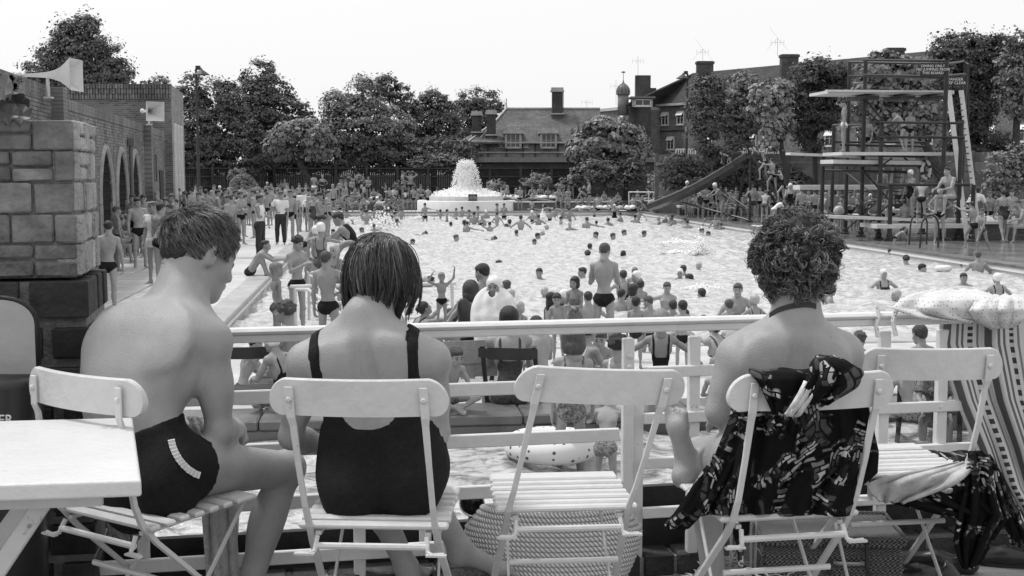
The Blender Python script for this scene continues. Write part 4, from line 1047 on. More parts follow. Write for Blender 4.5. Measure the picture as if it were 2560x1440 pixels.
tree('large round mop-headed tree with shingled leaves before the flats',80,[(1520,355,88,54),(1470,378,50,40),(1575,375,50,42),(1520,320,62,26)],.44,1,.95,trunk=(1565,22),droop=.85,clump=.32,name='mop_headed_tree',dr=1)
tree('feathery dark shrub under the large mop-headed tree',78,[(1500,430,62,30),(1470,440,40,28),(1540,445,48,32),(1585,430,25,35)],.30,0,.8,name='shrub',cat='shrub',spiky=.2,zg=.5)
tree('pale spiky shrub left of the water slide foot',77,[(1655,450,28,24),(1640,462,20,16)],.26,2,.6,name='shrub',cat='shrub',spiky=.25,zg=.5)
tree('dark ivy and shrubs along the wall behind the water slide',64.5,[(1690,430,36,36),(1745,452,46,38),(1800,425,46,42),(1860,440,40,46),(1920,455,40,38),(1985,462,40,30),(1720,475,50,26),(1830,480,60,24)],.24,3,.8,name='ivy_bank',cat='shrub',spiky=.15,core=False)
tree('slender dark upright tree right of the second floodlight pole',64,[(1765,235,34,38),(1770,290,38,48),(1758,345,28,38),(1740,250,18,40),(1790,225,18,25)],.24,0,.8,trunk=(1762,9),spiky=.2)
tree('pale leafy tree above the water slide',66,[(1860,235,48,38),(1830,290,42,42),(1880,290,38,48),(1850,340,34,32)],.26,1,.8,trunk=(1880,9),spiky=.2)
tree('bright large-leaved tree between slide and diving stage',62,[(1932,238,44,32),(1925,275,48,32),(1945,310,35,32),(1930,345,28,32)],.36,2,.8,trunk=(1965,16),droop=.6)
tree('dark feathery tree beside the top diving board',64,[(2045,200,60,42),(2010,240,50,42),(2080,240,40,42),(2040,290,50,45),(2030,340,32,38),(2095,200,28,28)],.24,3,.85,trunk=(2035,10),spiky=.3)
tree('pale drooping chestnut tree seen through the diving stage',60,[(2200,190,50,36),(2260,185,50,34),(2230,240,90,42),(2160,260,50,42),(2290,290,60,50),(2220,310,70,45),(2215,150,35,20)],.42,1,.8,trunk=(2345,26),droop=.8)
tree('tall dark tree behind the ladder of the diving stage',64,[(2420,135,62,42),(2380,125,40,32),(2470,120,38,30),(2400,200,70,52),(2460,210,50,60),(2410,290,60,60),(2450,360,55,50),(2500,395,30,25),(2400,380,40,45)],.26,3,.85,spiky=.35,trunk=(2400,16))
tree('leafy tree at the far right edge of the picture',62,[(2530,170,32,55),(2550,120,22,38),(2560,210,45,60),(2545,260,30,35),(2515,250,15,30)],.30,1,.7,spiky=.35)
tree('ivy-covered bush in front of the wall at far right',54,[(2510,420,38,32),(2540,450,40,38),(2500,465,30,28),(2555,395,30,26)],.24,1,.7,name='shrub',cat='shrub',spiky=.15,trunk=(2520,8))
tree('dark undergrowth filling the gap behind the fence on the left',89,[(x,385+8*math.sin(x),55,45) for x in range(470,1150,75)]+[(x,412,45,26) for x in range(470,1150,60)],.34,3,.5,name='hedge',cat='hedge',zg=.5)
tree('clipped rounded bush above the left crowd',70,[(607,462,23,20)],.12,1,1.3,name='clipped_bush',cat='bush',clump=.2)
for i,(x,y,rx,ry,lab) in enumerate(((590,440,26,16,'flowering bush before the fence, left'),(1345,455,30,20,'low ferny bush behind the bathers right of the fountain'),(1010,465,28,12,'low bush by the fence left of the fountain'),(880,452,32,16,'low leafy bush behind the sunbathers left of the fountain'),(1405,462,26,14,'low bush near the right end of the fence'),(1240,462,18,12,'small bush just right of the fountain jet'))):
    tree(lab,80,[(x,y,rx,ry),(x+rx*.6,y+5,rx*.5,ry*.7)],.2,1+(i%2),.55,name='bush',cat='bush',spiky=.12,zg=.5,core=False)
# ================================================================ FOUNTAIN, SLIDE, DIVING STAGE
M_iron=mat('stage_iron',.022,.4,.4,6); M_rail=mat('rail_paint_white',.62,.35,.1,9); M_board=mat('board_white',.56,.6,.08,4,.2,30,stain=.15)
M_foam=mat('white_water',.93,.25,.06,9,.6,14,.5)
def text(name,s,size,loc,M3,m,parent=None,align='CENTER',depth=.002):
    c=bpy.data.curves.new(name,'FONT'); c.body=s; c.size=size; c.align_x=align; c.align_y='CENTER'; c.extrude=depth; c.resolution_u=2; c.space_line=.92
    o=bpy.data.objects.new('tmp_text',c); COL.objects.link(o); bpy.context.view_layer.update()
    me=bpy.data.meshes.new_from_object(o); bpy.data.objects.remove(o); me.name=name
    me.materials.clear(); me.materials.append(m); r=inst(name,me,parent=parent)
    loc=Vector(loc)-(base_of(parent) if parent else Vector()); r.matrix_basis=Matrix.Translation(loc)@M3.to_4x4(); return r
FACE=Matrix(((1,0,0),(0,0,1),(0,-1,0))).transposed()   # text facing -Y
FACE=Matrix.Rotation(math.pi/2,3,'X')
M_sign=mat('sign_black',.015,.5); M_letter=mat('letter_white',.7,.6)
# fountain
fc=V(P(1166,500,74.6).x,74.6,0); zf=P(1166,503,71.6).z; zi=P(1166,491,72.4).z
ft=thing('fountain','round white fountain with domed water jet at the far end','fountain',fc)
mb=MB(); mb.lathe([(3.05,-.1),(3.05,zf-.05),(3.0,zf),(2.75,zf),(2.75,zf-.2),(0.2,zf-.2)],fc,56,False); mb.build('outer_basin',M_basin,ft,True)
mb=MB(); mb.lathe([(2.30,zf-.22),(2.30,zi-.03),(2.25,zi),(2.05,zi),(2.05,zi-.15),(.2,zi-.15)],fc,48,False); mb.build('inner_basin',mat('fountain_inner',.5,.6,.1,3),ft,True)
mb=MB(); mb.lathe([(.46,zi-.15),(.44,zi+.5),(.40,2.3),(.3,2.45)],fc,18,True); mb.build('pedestal',mat('wet_stone',.35,.25,.2,6),ft,True)
r=np.random.default_rng(4)
def blobmesh(name,pts,rad,m,parent,sub=5):
    VV=[];FF=[];n=0
    b=MB(); b.sph((0,0,0),1,5,4); bv=np.array(b.v); bf=[f for f in b.f]
    tri=[]
    for f in bf:
        tri.append(f if len(f)==4 else (f[0],f[1],f[2],f[2]))
    q=np.array([f for f in tri])
    mb=MB()
    V_=(pts[:,None,:]+bv[None]*rad[:,None,None]).reshape(-1,3); nb=len(bv)
    quads=[f for f in bf if len(f)==4]; tris=[f for f in bf if len(f)==3]
    me=bpy.data.meshes.new(name); faces=[]
    for i in range(len(pts)):
        o=i*nb; faces+= [tuple(j+o for j in f) for f in bf]
    off=np.array(base_of(parent)) if parent else 0
    me.from_pydata((V_-off).tolist(),[],faces); me.materials.append(m); me.polygons.foreach_set('use_smooth',[True]*len(me.polygons))
    o=inst(name,me,parent=parent); o['kind']='stuff'; return o
# jet: bulging dome of falling water + sheet spreading over the inner basin
mb=MB(); prof=[(2.0,zi-.02),(1.6,zi+.10),(1.15,zi+.26),(.72,zi+.42),(.50,zi+.58),(.46,zi+.9),(.46,2.2),(.40,2.5),(.30,2.72),(.17,2.88),(.03,2.94)]
rr=random.Random(2)
b=MB(); n=40; vs=[];fs=[]
for i,(rd,z) in enumerate(prof):
    for k in range(n):
        th=2*math.pi*k/n; q=rd*(1+.10*math.sin(k*2.3+i*1.1)+rr.uniform(-.07,.07)); vs.append(fc+V(q*math.cos(th),q*math.sin(th),z+rr.uniform(-.03,.03)))
for i in range(len(prof)-1):
    for k in range(n): k2=(k+1)%n; fs.append((i*n+k,i*n+k2,(i+1)*n+k2,(i+1)*n+k))
b.add(vs,fs); b.build('water_sheet',mat('falling_water',.86,.25,.10,5,.35,9,.5),ft,True)
N=3600; th=r.uniform(0,6.283,N); t=r.random(N); rad=.25+.68*t**.9+r.normal(0,.06,N); z=2.95-1.8*(t**1.9)+r.normal(0,.10,N); z=np.maximum(z,zi+.05)
pts=np.stack([fc.x+rad*np.cos(th),fc.y+rad*np.sin(th),z],1); blobmesh('spray_drops',pts,r.uniform(.010,.034,N),M_foam,ft)
N=1800; th=r.uniform(0,6.283,N); t=r.random(N); rad=.5+1.7*t; z=zi+.5*(1-t)+r.normal(0,.06,N)+.05
blobmesh('foam',np.stack([fc.x+rad*np.cos(th),fc.y+rad*np.sin(th),z],1),r.uniform(.014,.045,N),M_foam,ft)
sg=P(1182,494,71.2); s_=thing('notice_board','small black notice board with white lettering in front of the fountain','notice',sg)
mb=MB(); mb.box(sg,(.54,.04,.40)); mb.build('board',M_sign,s_); mb=MB(); mb.box(sg+V(0,0,-.32),(.05,.04,.3)); mb.box(sg+V(0,.02,-.36),(.54,.03,.16)); mb.build('stand',M_basin,s_)
text('lettering','THE PUBLIC\nARE NOT PERMITTED\nTO SIT OR CLIMB\nON THE FOUNTAIN',.062,sg+V(0,-.03,0),FACE,M_letter,s_)
# ---- splashes in the pool
def splash(label,x,y,w,h,n,dark=False,rs=(.012,.04)):
    c=PG(x,y,WZ); D=c.y; k=D/3000; rr=np.random.default_rng(int(x))
    px=rr.normal(0,w*.40,n)*k; pz=np.abs(rr.normal(0,h*.45,n))*k*np.exp(-(px/(w*k*.7))**2); py=rr.normal(0,w*.3,n)*k
    o=blobmesh('splash',np.stack([c.x+px,c.y+py,WZ+pz],1),rr.uniform(rs[0],rs[1],n),M_foam,None); tag(o,label,'splash',None,'stuff')
splash('white spray thrown up in the middle right of the pool',1750,636,34,44,500); splash('low white wash beside the spray in the pool',1700,608,60,8,400); splash('scattered drops splashed up near the left edge of the pool',960,575,50,50,260,rs=(.02,.06)); splash('splash thrown over a bather near the far edge',1357,555,14,26,260,rs=(.015,.05)); splash('foamy splash behind the boy in dark trunks',1050,548,24,10,200); splash('foam around the crawling swimmer',1690,632,30,6,160)
splash('foamy wash among the children in the near pool',1750,722,50,10,260,rs=(.01,.03)); splash('small wash around the head by the near edge',1350,870,24,8,120,rs=(.008,.02))
# ---------------------------------------------------------------- water slide
SD=lambda x,y,D:P(x,y,D)
st=V(*SD(1877,396,57)); sf=V(*SD(1630,523,62)); sl_=thing('water_slide','dark metal water slide with ladder beside the far right pool edge','slide',V(st.x,st.y,0))
d=(sf-st); side=V(d.y,-d.x,0).normalized()*.34; up=side.cross(d).normalized(); up=up if up.z>0 else -up
N=14
def chute(t): 
    p=st.lerp(sf,t); p.z-= .35*math.sin(math.pi*t)*.6; 
    if t<.08: p.z-= (.08-t)*-1.2*0
    return p
cp_=[chute(i/N) for i in range(N+1)]
mb=MB()
vs=[];fs=[]
for p in cp_:
    for (s,u) in((-1,.26),(-1,-.02),(1,-.02),(1,.26),(.88,.26),(.88,.03),(-.88,.03),(-.88,.26)): vs.append(p+side*s+V(0,0,u))
for i in range(N):
    for k in range(8): fs.append((i*8+k,i*8+(k+1)%8,(i+1)*8+(k+1)%8,(i+1)*8+k))
fs+= [tuple(range(8))[::-1],tuple(N*8+k for k in range(8))]; mb.add(vs,fs); mb.build('chute',mat('slide_dark',.03,.35,.3,3),sl_)
mb=MB(); 
for s in(-1,1): mb.tube([p+side*s*1.0+V(0,0,.27) for p in cp_],.035,6)
mb.build('chute_rim',mat('slide_rim',.16,.3),sl_)
def gp(x,y): return PG(x,y,0)
b1=gp(1838,552); b2=gp(1874,556)
for a,b in((V(*SD(1866,402,57.4)),b1),(V(*SD(1876,402,56.6)),b2)):
    mb=MB(); mb.tube([a,b],.065,8); mb.lathe([(.16,0),(.16,.08),(.08,.12)],b,10); mb.build('support_post',M_iron,sl_)
for pts in(((1706,506,60.3),(1874,551,56.6)),((1776,464,58.8),(1862,524,57)),((1783,460,58.8),(1874,524,56.6))):
    mb=MB(); mb.tube([SD(*pts[0]),SD(*pts[1])],.05,6); mb.build('brace',M_iron,sl_)
lt=SD(1880,396,56.8); lb=PG(1992,560,0); lt2=SD(1862,396,57.6); lb2=PG(1975,556,0)
for a,b in((lt,lb),(lt2,lb2)):
    mb=MB(); mb.bar(a,b,.05,.16); mb.build('ladder_side',M_iron,sl_)
    mb=MB(); o_=V(.15,-.1,.75); mb.tube([a+o_*.2,a.lerp(b,.08)+o_,a.lerp(b,.6)+o_,b+V(.1,-.05,.4)],.03,6); mb.build('handrail',M_iron,sl_)
for i in range(1,12):
    mb=MB(); mb.bar(lt.lerp(lb,i/12),lt2.lerp(lb2,i/12),.14,.035); mb.build('ladder_tread',M_iron,sl_)
for off in(-1,1):
    c=st+V(-.45,0,.05)+side*off*1.05; mb=MB(); mb.tube([c+V(.75*math.cos(t)*.9,0,.62*math.sin(t)) for t in np.linspace(-.9,math.pi+.9,18)],.028,6); mb.build('hoop_rail',M_iron,sl_)
# white railings at the far right corner
rl=thing('white_railing','white tubular railing at the far right corner of the pool','railing',PG(1640,512,0)); 
for (x0,y0,D0),(x1,y1,D1) in(((1572,480,72),(1700,481,71)),((1573,502,72),(1690,502,71)),((1572,480,72),(1573,522,72)),((1622,481,72),(1622,512,72)),((1646,482,71.5),(1646,512,71.5)),((1660,482,71.5),(1650,505,71)),((1672,481,71),(1672,512,71)),((1690,484,71),(1640,512,69)),((1668,482,71),(1620,505,69.4))):
    mb=MB(); mb.tube([P(x0,y0,D0),P(x1,y1,D1)],.035,6); mb.build('tube_rail',M_rail,rl)
# ---------------------------------------------------------------- diving stage
dv=thing('diving_stage','tall dark scaffold diving stage with white boards and ladder','diving stage',PG(2250,600,0))
def T(name,a,b,r_=.06,m=None,n=8):
    mb=MB(); mb.tube([P(*a) if len(a)==3 and a[0]>100 else a,P(*b) if len(b)==3 and b[0]>100 else b],r_,n); return mb.build(name,m or M_iron,dv)
def post(xt,yt,xb,yb,D=None,r_=.075):
    b=PG(xb,yb,0); a=P(xt,yt,b.y if D is None else D); a=V(b.x,b.y,a.z)
    mb=MB(); mb.tube([b,a],r_,10); mb.lathe([(.17,0),(.17,.05),(.11,.09),(.11,.2),(.08,.24)],b,12); mb.build('post',M_iron,dv); return a,b
PT={}
for k,(xt,yt,xb,yb) in dict(a=(2123,155,2113,585),b=(2158,150,2152,592),c=(2197,305,2196,598),d=(2223,462,2223,603),e=(2425,462,2429,604),f=(2400,300,2394,601),g=(2362,150,2352,600),h=(2083,312,2078,580),i=(2055,388,2053,590),j=(2310,400,2305,585),k=(2412,158,2400,590)).items():
    PT[k]=post(xt,yt,xb,yb)
def zAt(y,D): return P(1280,y,D).z
def bd(name,x0,x1,y,D0,D1,th,m=None,y1=None,lab=None):
    """board between picture columns, lying level, from depth D0 (near) to D1 (far)"""
    z=zAt(y,D0); mb=MB(); X0=P(x0,y,D0).x; X1=P(x1,y,D0).x; sh=-(D1-D0)*.1167
    z1=z if y1 is None else zAt(y1,D0)
    mb.prism([(X0,D0,z),(X1,D0+ (X1-X0)*.1,z1),(X1+sh,D1+(X1-X0)*.1,z1),(X0+sh,D1,z)],(0,0,-th)); return mb.build(name,m or M_board,dv)
bd('top_board',2070,2398,226,42.6,44.4,.10); bd('top_board_edge',2068,2398,224,42.4,42.6,.07)
for x in(2160,2250,2330): bd('joist',x,x+40,238,42.8,44.2,.12,M_iron)
bd('platform',2105,2394,380,41.6,43.4,.11); bd('spring_board',1976,2300,381,43.5,44.0,.09,None,394)
bd('platform',2083,2312,399,42.0,43.2,.14,None,402); bd('platform_frame',2083,2312,409,42.0,43.2,.08,M_iron,412)
bd('low_board',2000,2232,463,47.5,48.3,.18); bd('spring_board',2068,2424,538,41.0,41.6,.10,None,552); bd('platform',2192,2432,561,40.6,42.0,.14)
def rails(pts,r_=.045,name='rail'):
    mb=MB(); mb.tube([P(*p) for p in pts],r_,8); mb.build(name,M_iron,dv)
rails([(2158,150,43.3),(2362,152,41.6),(2362,190,41.6)]); rails([(2123,155,45.3),(2360,160,43)]); rails([(2123,190,45.3),(2362,194,41.6)]); rails([(2158,187,43.3),(2362,192,41.6)])
rails([(2365,160,41.6),(2408,154,43.4),(2412,158,43.4),(2413,185,43.4),(2366,190,41.6)]); rails([(2412,156,44),(2421,160,43),(2421,400,43)],.03)
rails([(2197,306,41.9),(2404,308,41)]); rails([(2197,343,41.9),(2412,344,41)]); rails([(2083,313,46.5),(2160,312,43.6)]); rails([(2083,355,46.5),(2310,356,46)]); rails([(2083,312,46.5),(2083,356,46.5)]); rails([(2100,362,45),(2312,366,45)])
rails([(2055,388,44.6),(2160,388,43.6),(2312,392,43.6)]); rails([(2055,425,44.6),(2270,431,42.6)]); rails([(2200,461,41.8),(2223,462,40.7),(2425,462,40.2)],.055); rails([(2223,462,40.7),(2223,470,40.7)])
rails([(2078,535,46.5),(2152,541,43),(2196,545,42)]); rails([(2196,470,42),(2315,468,44)])
for a,b in(((2123,235,45.3),(2197,305,43)),((2310,235,44),(2230,330,44)),((2158,240,43.3),(2230,330,44)),((2115,440,45.6),(2160,398,45)),((2152,420,43.2),(2240,520,43.2)),((2115,430,45.6),(2200,500,43)),((2196,590,42),(2152,500,43.2)),((2196,500,42),(2115,575,45.4)),((2152,575,43.2),(2230,505,42)),((2310,400,43),(2380,460,42)),((2240,520,42),(2300,470,42)),((2290,560,42),(2245,500,42)),((2360,460,42),(2310,405,43)),((2230,395,42),(2197,420,42)),((2260,395,42.5),(2330,440,42.5))):
    T('brace',a,b,.03,None,6)
# white ladder
for (x0,y0,D0),(x1,y1,D1) in(((2372,226,42.4),(2418,603,40.2)),((2403,226,42.4),(2449,600,40.3))):
    mb=MB(); b=PG(x1,y1,0); mb.bar(P(x0,y0,D0),b,.16,.05,(0,-1,0)); mb.build('ladder_side',M_board,dv)
la_,lb_=P(2374,230,42.4),PG(2418,603,0); ra_,rb_=P(2403,230,42.4),PG(2449,600,0)
for i in range(1,24): 
    mb=MB(); mb.bar(la_.lerp(lb_,i/24),ra_.lerp(rb_,i/24),.06,.03); mb.build('rung',M_iron,dv)
for a,b in(((2234,408,43.5),(2216,545,43.8)),((2262,408,43.5),(2246,500,43.8))):
    mb=MB(); mb.bar(P(*a),P(*b),.09,.05,(0,-1,0)); mb.build('ladder_side',M_board,dv)
for i in range(6):
    a=P(2231-2.6*i,425+18*i,43.6); b=P(2258-2.6*i,425+18*i,43.6); mb=MB(); mb.bar(a,b,.05,.03); mb.build('rung',M_iron,dv)
# signs
def sign(x0,x1,y0,y1,D,txt,size,yaw=0):
    c=P((x0+x1)/2,(y0+y1)/2,D); w=(x1-x0)/3000*D; h=(y1-y0)/3000*D; mb=MB(); mb.box(c,(w,.03,h)); o=mb.build('sign_plate',M_sign,dv)
    text('lettering',txt,size,c+V(0,-.02,0),FACE,M_letter,o)
sign(2301,2363,158,190,41.4,'DIVING ONLY\nNO JUMPING FROM\nTHIS BOARD',.128)
sign(2366,2409,192,214,41.5,'DANGER\nKEEP CLEAR',.135)
sign(2237,2264,487,522,42.4,'DIVING\nSPRING',.10)
lbt=thing('lifebelt','white lifebelt hanging on a post inside the diving stage','lifebelt',P(2315,425,42.4)); mb=MB(); c=P(2315,425,42.4); mb.tube([c+V(.16*math.cos(t),.05*math.cos(t),.30*math.sin(t)) for t in np.linspace(0,2*math.pi,17)[:-1]],.06,8,closed=True); mb.build('ring',M_board,lbt,True)
for i in range(4):
    t=i*math.pi/2+.4; mb=MB(); q=c+V(.16*math.cos(t),.05*math.cos(t),.30*math.sin(t)); mb.tube([q-V(-.03*math.sin(t),0,.05*math.cos(t)),q+V(-.03*math.sin(t),0,.05*math.cos(t))],.068,8); mb.build('rope_band',M_sign,lbt)
# pool steps (hooped iron rails)
for i,(x,y,lab) in enumerate(((2275,612,'left one of the pair of dark hooped pool step rails'),(2302,620,'right one of the pair of dark hooped pool step rails'))):
    b=PG(x,y,0); t=thing('pool_step_rail',lab,'pool rail',b,'hooped step rails'); e=b+V(.62,.25,0); h=1.02
    pts=[b+V(-.05,0,-1.0),b+V(-.03,0,0),b+V(0,0,.65)]+[b.lerp(e,.5)+ (e-b)*(.5*-math.cos(a))+V(0,0,.65+.36*math.sin(a)) for a in np.linspace(.25,math.pi-.25,8)]+[e+V(0,0,.65),e]
    mb=MB(); mb.tube(pts,.028,8); mb.build('hoop',M_iron,t)
for x,lab in((1958,'hooped rail behind the curly head, left'),(1985,'hooped rail behind the curly head, right')):
    b=PG(x,566,0); t=thing('pool_step_rail',lab,'pool rail',b); e=b+V(.6,.2,0); mb=MB(); mb.tube([b,b+V(0,0,.65)]+[b.lerp(e,.5)+(e-b)*(.5*-math.cos(a))+V(0,0,.65+.36*math.sin(a)) for a in np.linspace(.25,math.pi-.25,8)]+[e+V(0,0,.65),e],.028,8); mb.build('hoop',M_iron,t)
# sunbathing platforms on the right
brk=brickmat('platform_brick',.07,.10,1,0)
for x0,x1,y,D0,D1,lab in((2432,2720,552,41,43.5,'long white-topped sitting platform at the right edge behind the bathers'),(1895,2070,566,51,52.5,'white-topped sitting ledge behind the curly head'),(2440,2640,538,45,47,'stone seat slab at the far right beside the wall'),(1700,1880,515,66,68,'sitting ledge behind the slide braces')):
    z=zAt(y,D0); t=thing('sitting_platform',lab,'platform',V(P(x0,y,D0).x,D0,0)); X0=P(x0,y,D0).x; X1=P(x1,y,D0).x; mb=MB(); mb.bx(X0,X1,D0+.12,D1,0,z-.12); mb.build('brick_base',brk,t); mb=MB(); mb.bx(X0,X1,D0,D1,z-.12,z,.015); mb.build('top_slab',M_board if D0<60 else M_deck,t)
# depth mark on the pool wall
tp=PG(2424,664,-.17); o=text('depth_mark','6',.22,AB(PR-.012,tp.y*AU.y+tp.x*AU.x,-.115)+V(0,0,-.02),Matrix((tuple(-AU),(0,0,1),tuple(-AW))).transposed(),M_sign); tag(o,'dark painted figure 6 on the side wall of the pool at right','depth mark')
# ---------------------------------------------------------------- handrails at the near left steps
def railset(label,segs,r_=.022):
    t=thing('step_railing',label,'railing',P(*segs[0][0][:3]) if False else V(*P(*segs[0][0])))
    for s in segs: mb=MB(); mb.tube([P(*p) for p in s],r_,8); mb.build('tube_rail',M_rail,t)
railset('white tubular railing at the near left pool steps',[[(726,716,15.6),(1140,708,15.5)],[(738,718,15.6),(740,862,15.6)],[(1130,708,15.5),(1133,872,15.5)],[(790,798,15.55),(1138,793,15.5)],[(742,724,15.5),(770,724,15.3),(860,790,14.6),(915,830,14.2)]])
railset('rear white tubular railing behind the boy at the steps',[[(768,682,17.2),(1000,679,17.2)],[(772,682,17.2),(773,800,17.2)],[(770,757,17.2),(1000,755,17.2)],[(775,690,17.1),(800,700,16.9),(905,770,16.2)]])
# ---------------------------------------------------------------- white railing in front
M_r=M_white
fr_=thing('terrace_railing','white painted timber railing with moulded top rail along the terrace','railing',V(0,RL(0),TER))
def rp(X,z,n=0): return V(X,RL(X)+n,TER+z)
rvec=V(1,.2,0).normalized(); rrot=Matrix((rvec,V(-rvec.y,rvec.x,0),V(0,0,1))).transposed()
mb=MB(); mb.bar(rp(-1.5,.824),rp(2.6,.824),.032,.026,(0,0,1),.004); mb.bar(rp(-1.5,.846),rp(2.6,.846),.060,.018,(0,0,1),.008); mb.build('top_rail',M_r,fr_)
for z in(.647,.483,.318,.145): mb=MB(); mb.bar(rp(-1.5,z,-.02),rp(.345,z,-.02),.018,.042,(0,0,1),.003); mb.build('cross_board',M_r,fr_)
for z in(.680,.528,.380,.215): mb=MB(); mb.bar(rp(.425,z,-.005),rp(2.6,z,-.005),.018,.036,(0,0,1),.003); mb.build('cross_board',M_r,fr_)
def Xat(px): k=(px-1280)/3000; return k*(3.83-.078)/(1-.2*k)
for px,z0,z1,n in((1574,.14,.79,.012),(1600,0,.60,.03),(1741,.05,.79,.012),(2222,.02,.79,.012),(2370,.3,.79,.014),(888,0,.79,.012),(332,0,.79,.012),(1056,.13,.79,.03)):
    X=Xat(px); mb=MB(); mb.box(rp(X,(z0+z1)/2,n),(.036,.03,z1-z0),rrot,.003); mb.build('post',M_r,fr_)
for px,z in((1577,.735),(1577,.70),(2362,.528),(1620,.69)):
    X=Xat(px); mb=MB(); mb.sph(rp(X,z,-.012),.009,8,6,(1,.6,1)); mb.build('bolt',M_r,fr_)
# black boarding below and brick kerb
bb=thing('black_boarding','black boarding behind the lower part of the white railing','boarding',rp(0,0,.1))
for X0,X1,z in((-3.0,.36,.25),(.40,4.0,.335)):
    mb=MB(); mb.bar(rp(X0,z/2-.03,.11),rp(X1,z/2-.03,.11),.03,z-.06); mb.build('board',M_black,bb)
kb=thing('brick_kerb','dark brick kerb on edge at the foot of the railing','kerb',rp(0,0,.1)); kbm=[mat('kerb_brick_a',.035,.7,.4,9,.5,40,stain=.3),mat('kerb_brick_b',.06,.7,.5,9,.5,40,stain=.3)]
mm_=mat('kerb_mortar',.22,.9,.3,20,.4,60)
X=-1.6; kk=0
while X<2.7:
    mb=MB(); mb.box(rp(X+.05,.035,.095),(.098+random.uniform(-.004,.004),.20,.075),rrot,.006); mb.build('brick',kbm[(kk*7+kk//3)%2],kb); X+=.112; kk+=1
mb=MB(); mb.bar(rp(-1.6,.03,.10),rp(2.7,.03,.10),.185,.062); mb.build('mortar',mm_,kb)
# ================================================================ FOREGROUND PROPS
# stone pillar -------------------------------------------------
PC=V(-1.2535,3.45,0); dL=V(-.98,-.2,0).normalized(); dB=V(-.2,.98,0).normalized()
pl_=thing('stone_pillar','square stone pillar on a dark brick base at the left','pillar',PC+dL*.3+V(0,0,TER))
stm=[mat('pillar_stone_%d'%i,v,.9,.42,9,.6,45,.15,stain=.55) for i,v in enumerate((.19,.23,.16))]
def pp_(u,w,z): return PC+dL*u+dB*w+V(0,0,z)      # u to the left on the front face, w back along the right face
prot=Matrix((-dL,dB,V(0,0,1))).transposed()
def stone(u0,u1,w0,w1,z0,z1,m,bev=.005,name='stone'):
    mb=MB(); j=lambda:random.uniform(-.0016,.0016); c=pp_((u0+u1)/2,(w0+w1)/2,(z0+z1)/2); mb.box(c,(u1-u0,w1-w0,z1-z0),prot,bev)
    mb.v=[(v[0]+j(),v[1]+j(),v[2]+j()) for v in mb.v]; mb.build(name,m,pl_)
zt_,zb_=2.455,2.000
# courses read off the front face: (y0,y1,[x joints])
S_=3.45/3000
fr_courses=[(300,375,[(190,97),(92,-60),(-64,-200)],0),(379,452,[(192,146),(141,48),(43,-60),(-64,-200)],1),(457,531,[(196,99),(93,-40),(-44,-200)],2),(537,607,[(199,152),(147,48),(43,-60),(-64,-200)],0),(611,690,[(203,104),(99,-30),(-34,-200)],1)]
for y0,y1,xs_,kk in fr_courses:
    z1=P(1280,y0,3.45).z; z0=P(1280,y1,3.45).z; 
    for (xr,xl) in xs_:
        x_edge={0:190,1:192,2:196}.get(kk,199); u0=max(0,(fr_courses and (xs_[0][0]-xr))*S_); u1=(xs_[0][0]-xl)*S_
        if (xr-xl)>60 and random.random()<.6:   # tall stone or two thin ones
            h=z0+(z1-z0)*random.uniform(.45,.55); stone(u0,u1,-.004+random.uniform(-.006,.006),.14,z0,h-.004,random.choice(stm)); stone(u0,u1,-.004+random.uniform(-.006,.006),.14,h+.004,z1,random.choice(stm))
        else: stone(u0,u1,-.004+random.uniform(-.006,.006),.14,z0,z1,random.choice(stm))
# rough side face, narrow stones on end
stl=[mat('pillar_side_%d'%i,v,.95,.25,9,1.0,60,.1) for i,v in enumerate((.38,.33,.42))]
for y0,y1,xs_,kk in fr_courses:
    z1=P(1280,y0,3.45).z; z0=P(1280,y1,3.45).z; w=.0
    while w<.385:
        ww=random.uniform(.055,.11); hh=(z1-z0)
        if random.random()<.5:
            stone(-.012+random.uniform(-.006,.006),.06,w+.003,min(w+ww,.39),z0,z0+hh*.5-.004,random.choice(stl),.006); stone(-.012,.06,w+.003,min(w+ww,.39),z0+hh*.5+.003,z1,random.choice(stl),.006)
        else: stone(-.012+random.uniform(-.006,.006),.06,w+.003,min(w+ww,.39),z0,z1,random.choice(stl),.006)
        w+=ww+.004
mm2=mat('pillar_mortar',.20,.95,.3,30,.6,80)
mb=MB(); mb.box(pp_(.7,.20,(zt_+zb_)/2-.004),(1.4,.38,zt_-zb_-.006),prot,.006); mb.build('mortar_core',mat('pillar_joint',.20,.95,.3,30,.6,80),pl_)
mb=MB(); mb.box(pp_(.7,.20,1.48),(1.44,.40,1.02),prot); mb.build('base_mortar',mm2,pl_)
bkm=[mat('base_brick_%d'%i,v,.75,.45,10,.3,60,.3,stain=.3) for i,v in enumerate((.030,.022,.045))]
z=1.992; row=0; cz=[(701,793),(820,0)]
while z>.99:
    h=.105 if row<1 else .088; u=-.03; off=[0,.12,.05,.14][row%4]; first=True
    if row%2==1: hh=.5
    while u<1.3:
        w=(.170 if (row%3) else .155)+random.uniform(-.01,.01)
        if first: w-=off*.5; first=False
        w=max(w,.06); stone(u,u+w,-.028,.10,z-h,z,random.choice(bkm),.004,'brick'); u+=w+.030
    w=.07
    while w<.40: ww=random.uniform(.09,.13); stone(-.030,.09,w+.02,min(w+ww,.41),z-h,z,random.choice(bkm),.004,'brick'); w+=ww+.022
    z-=h+(.028 if row else .03); row+=1
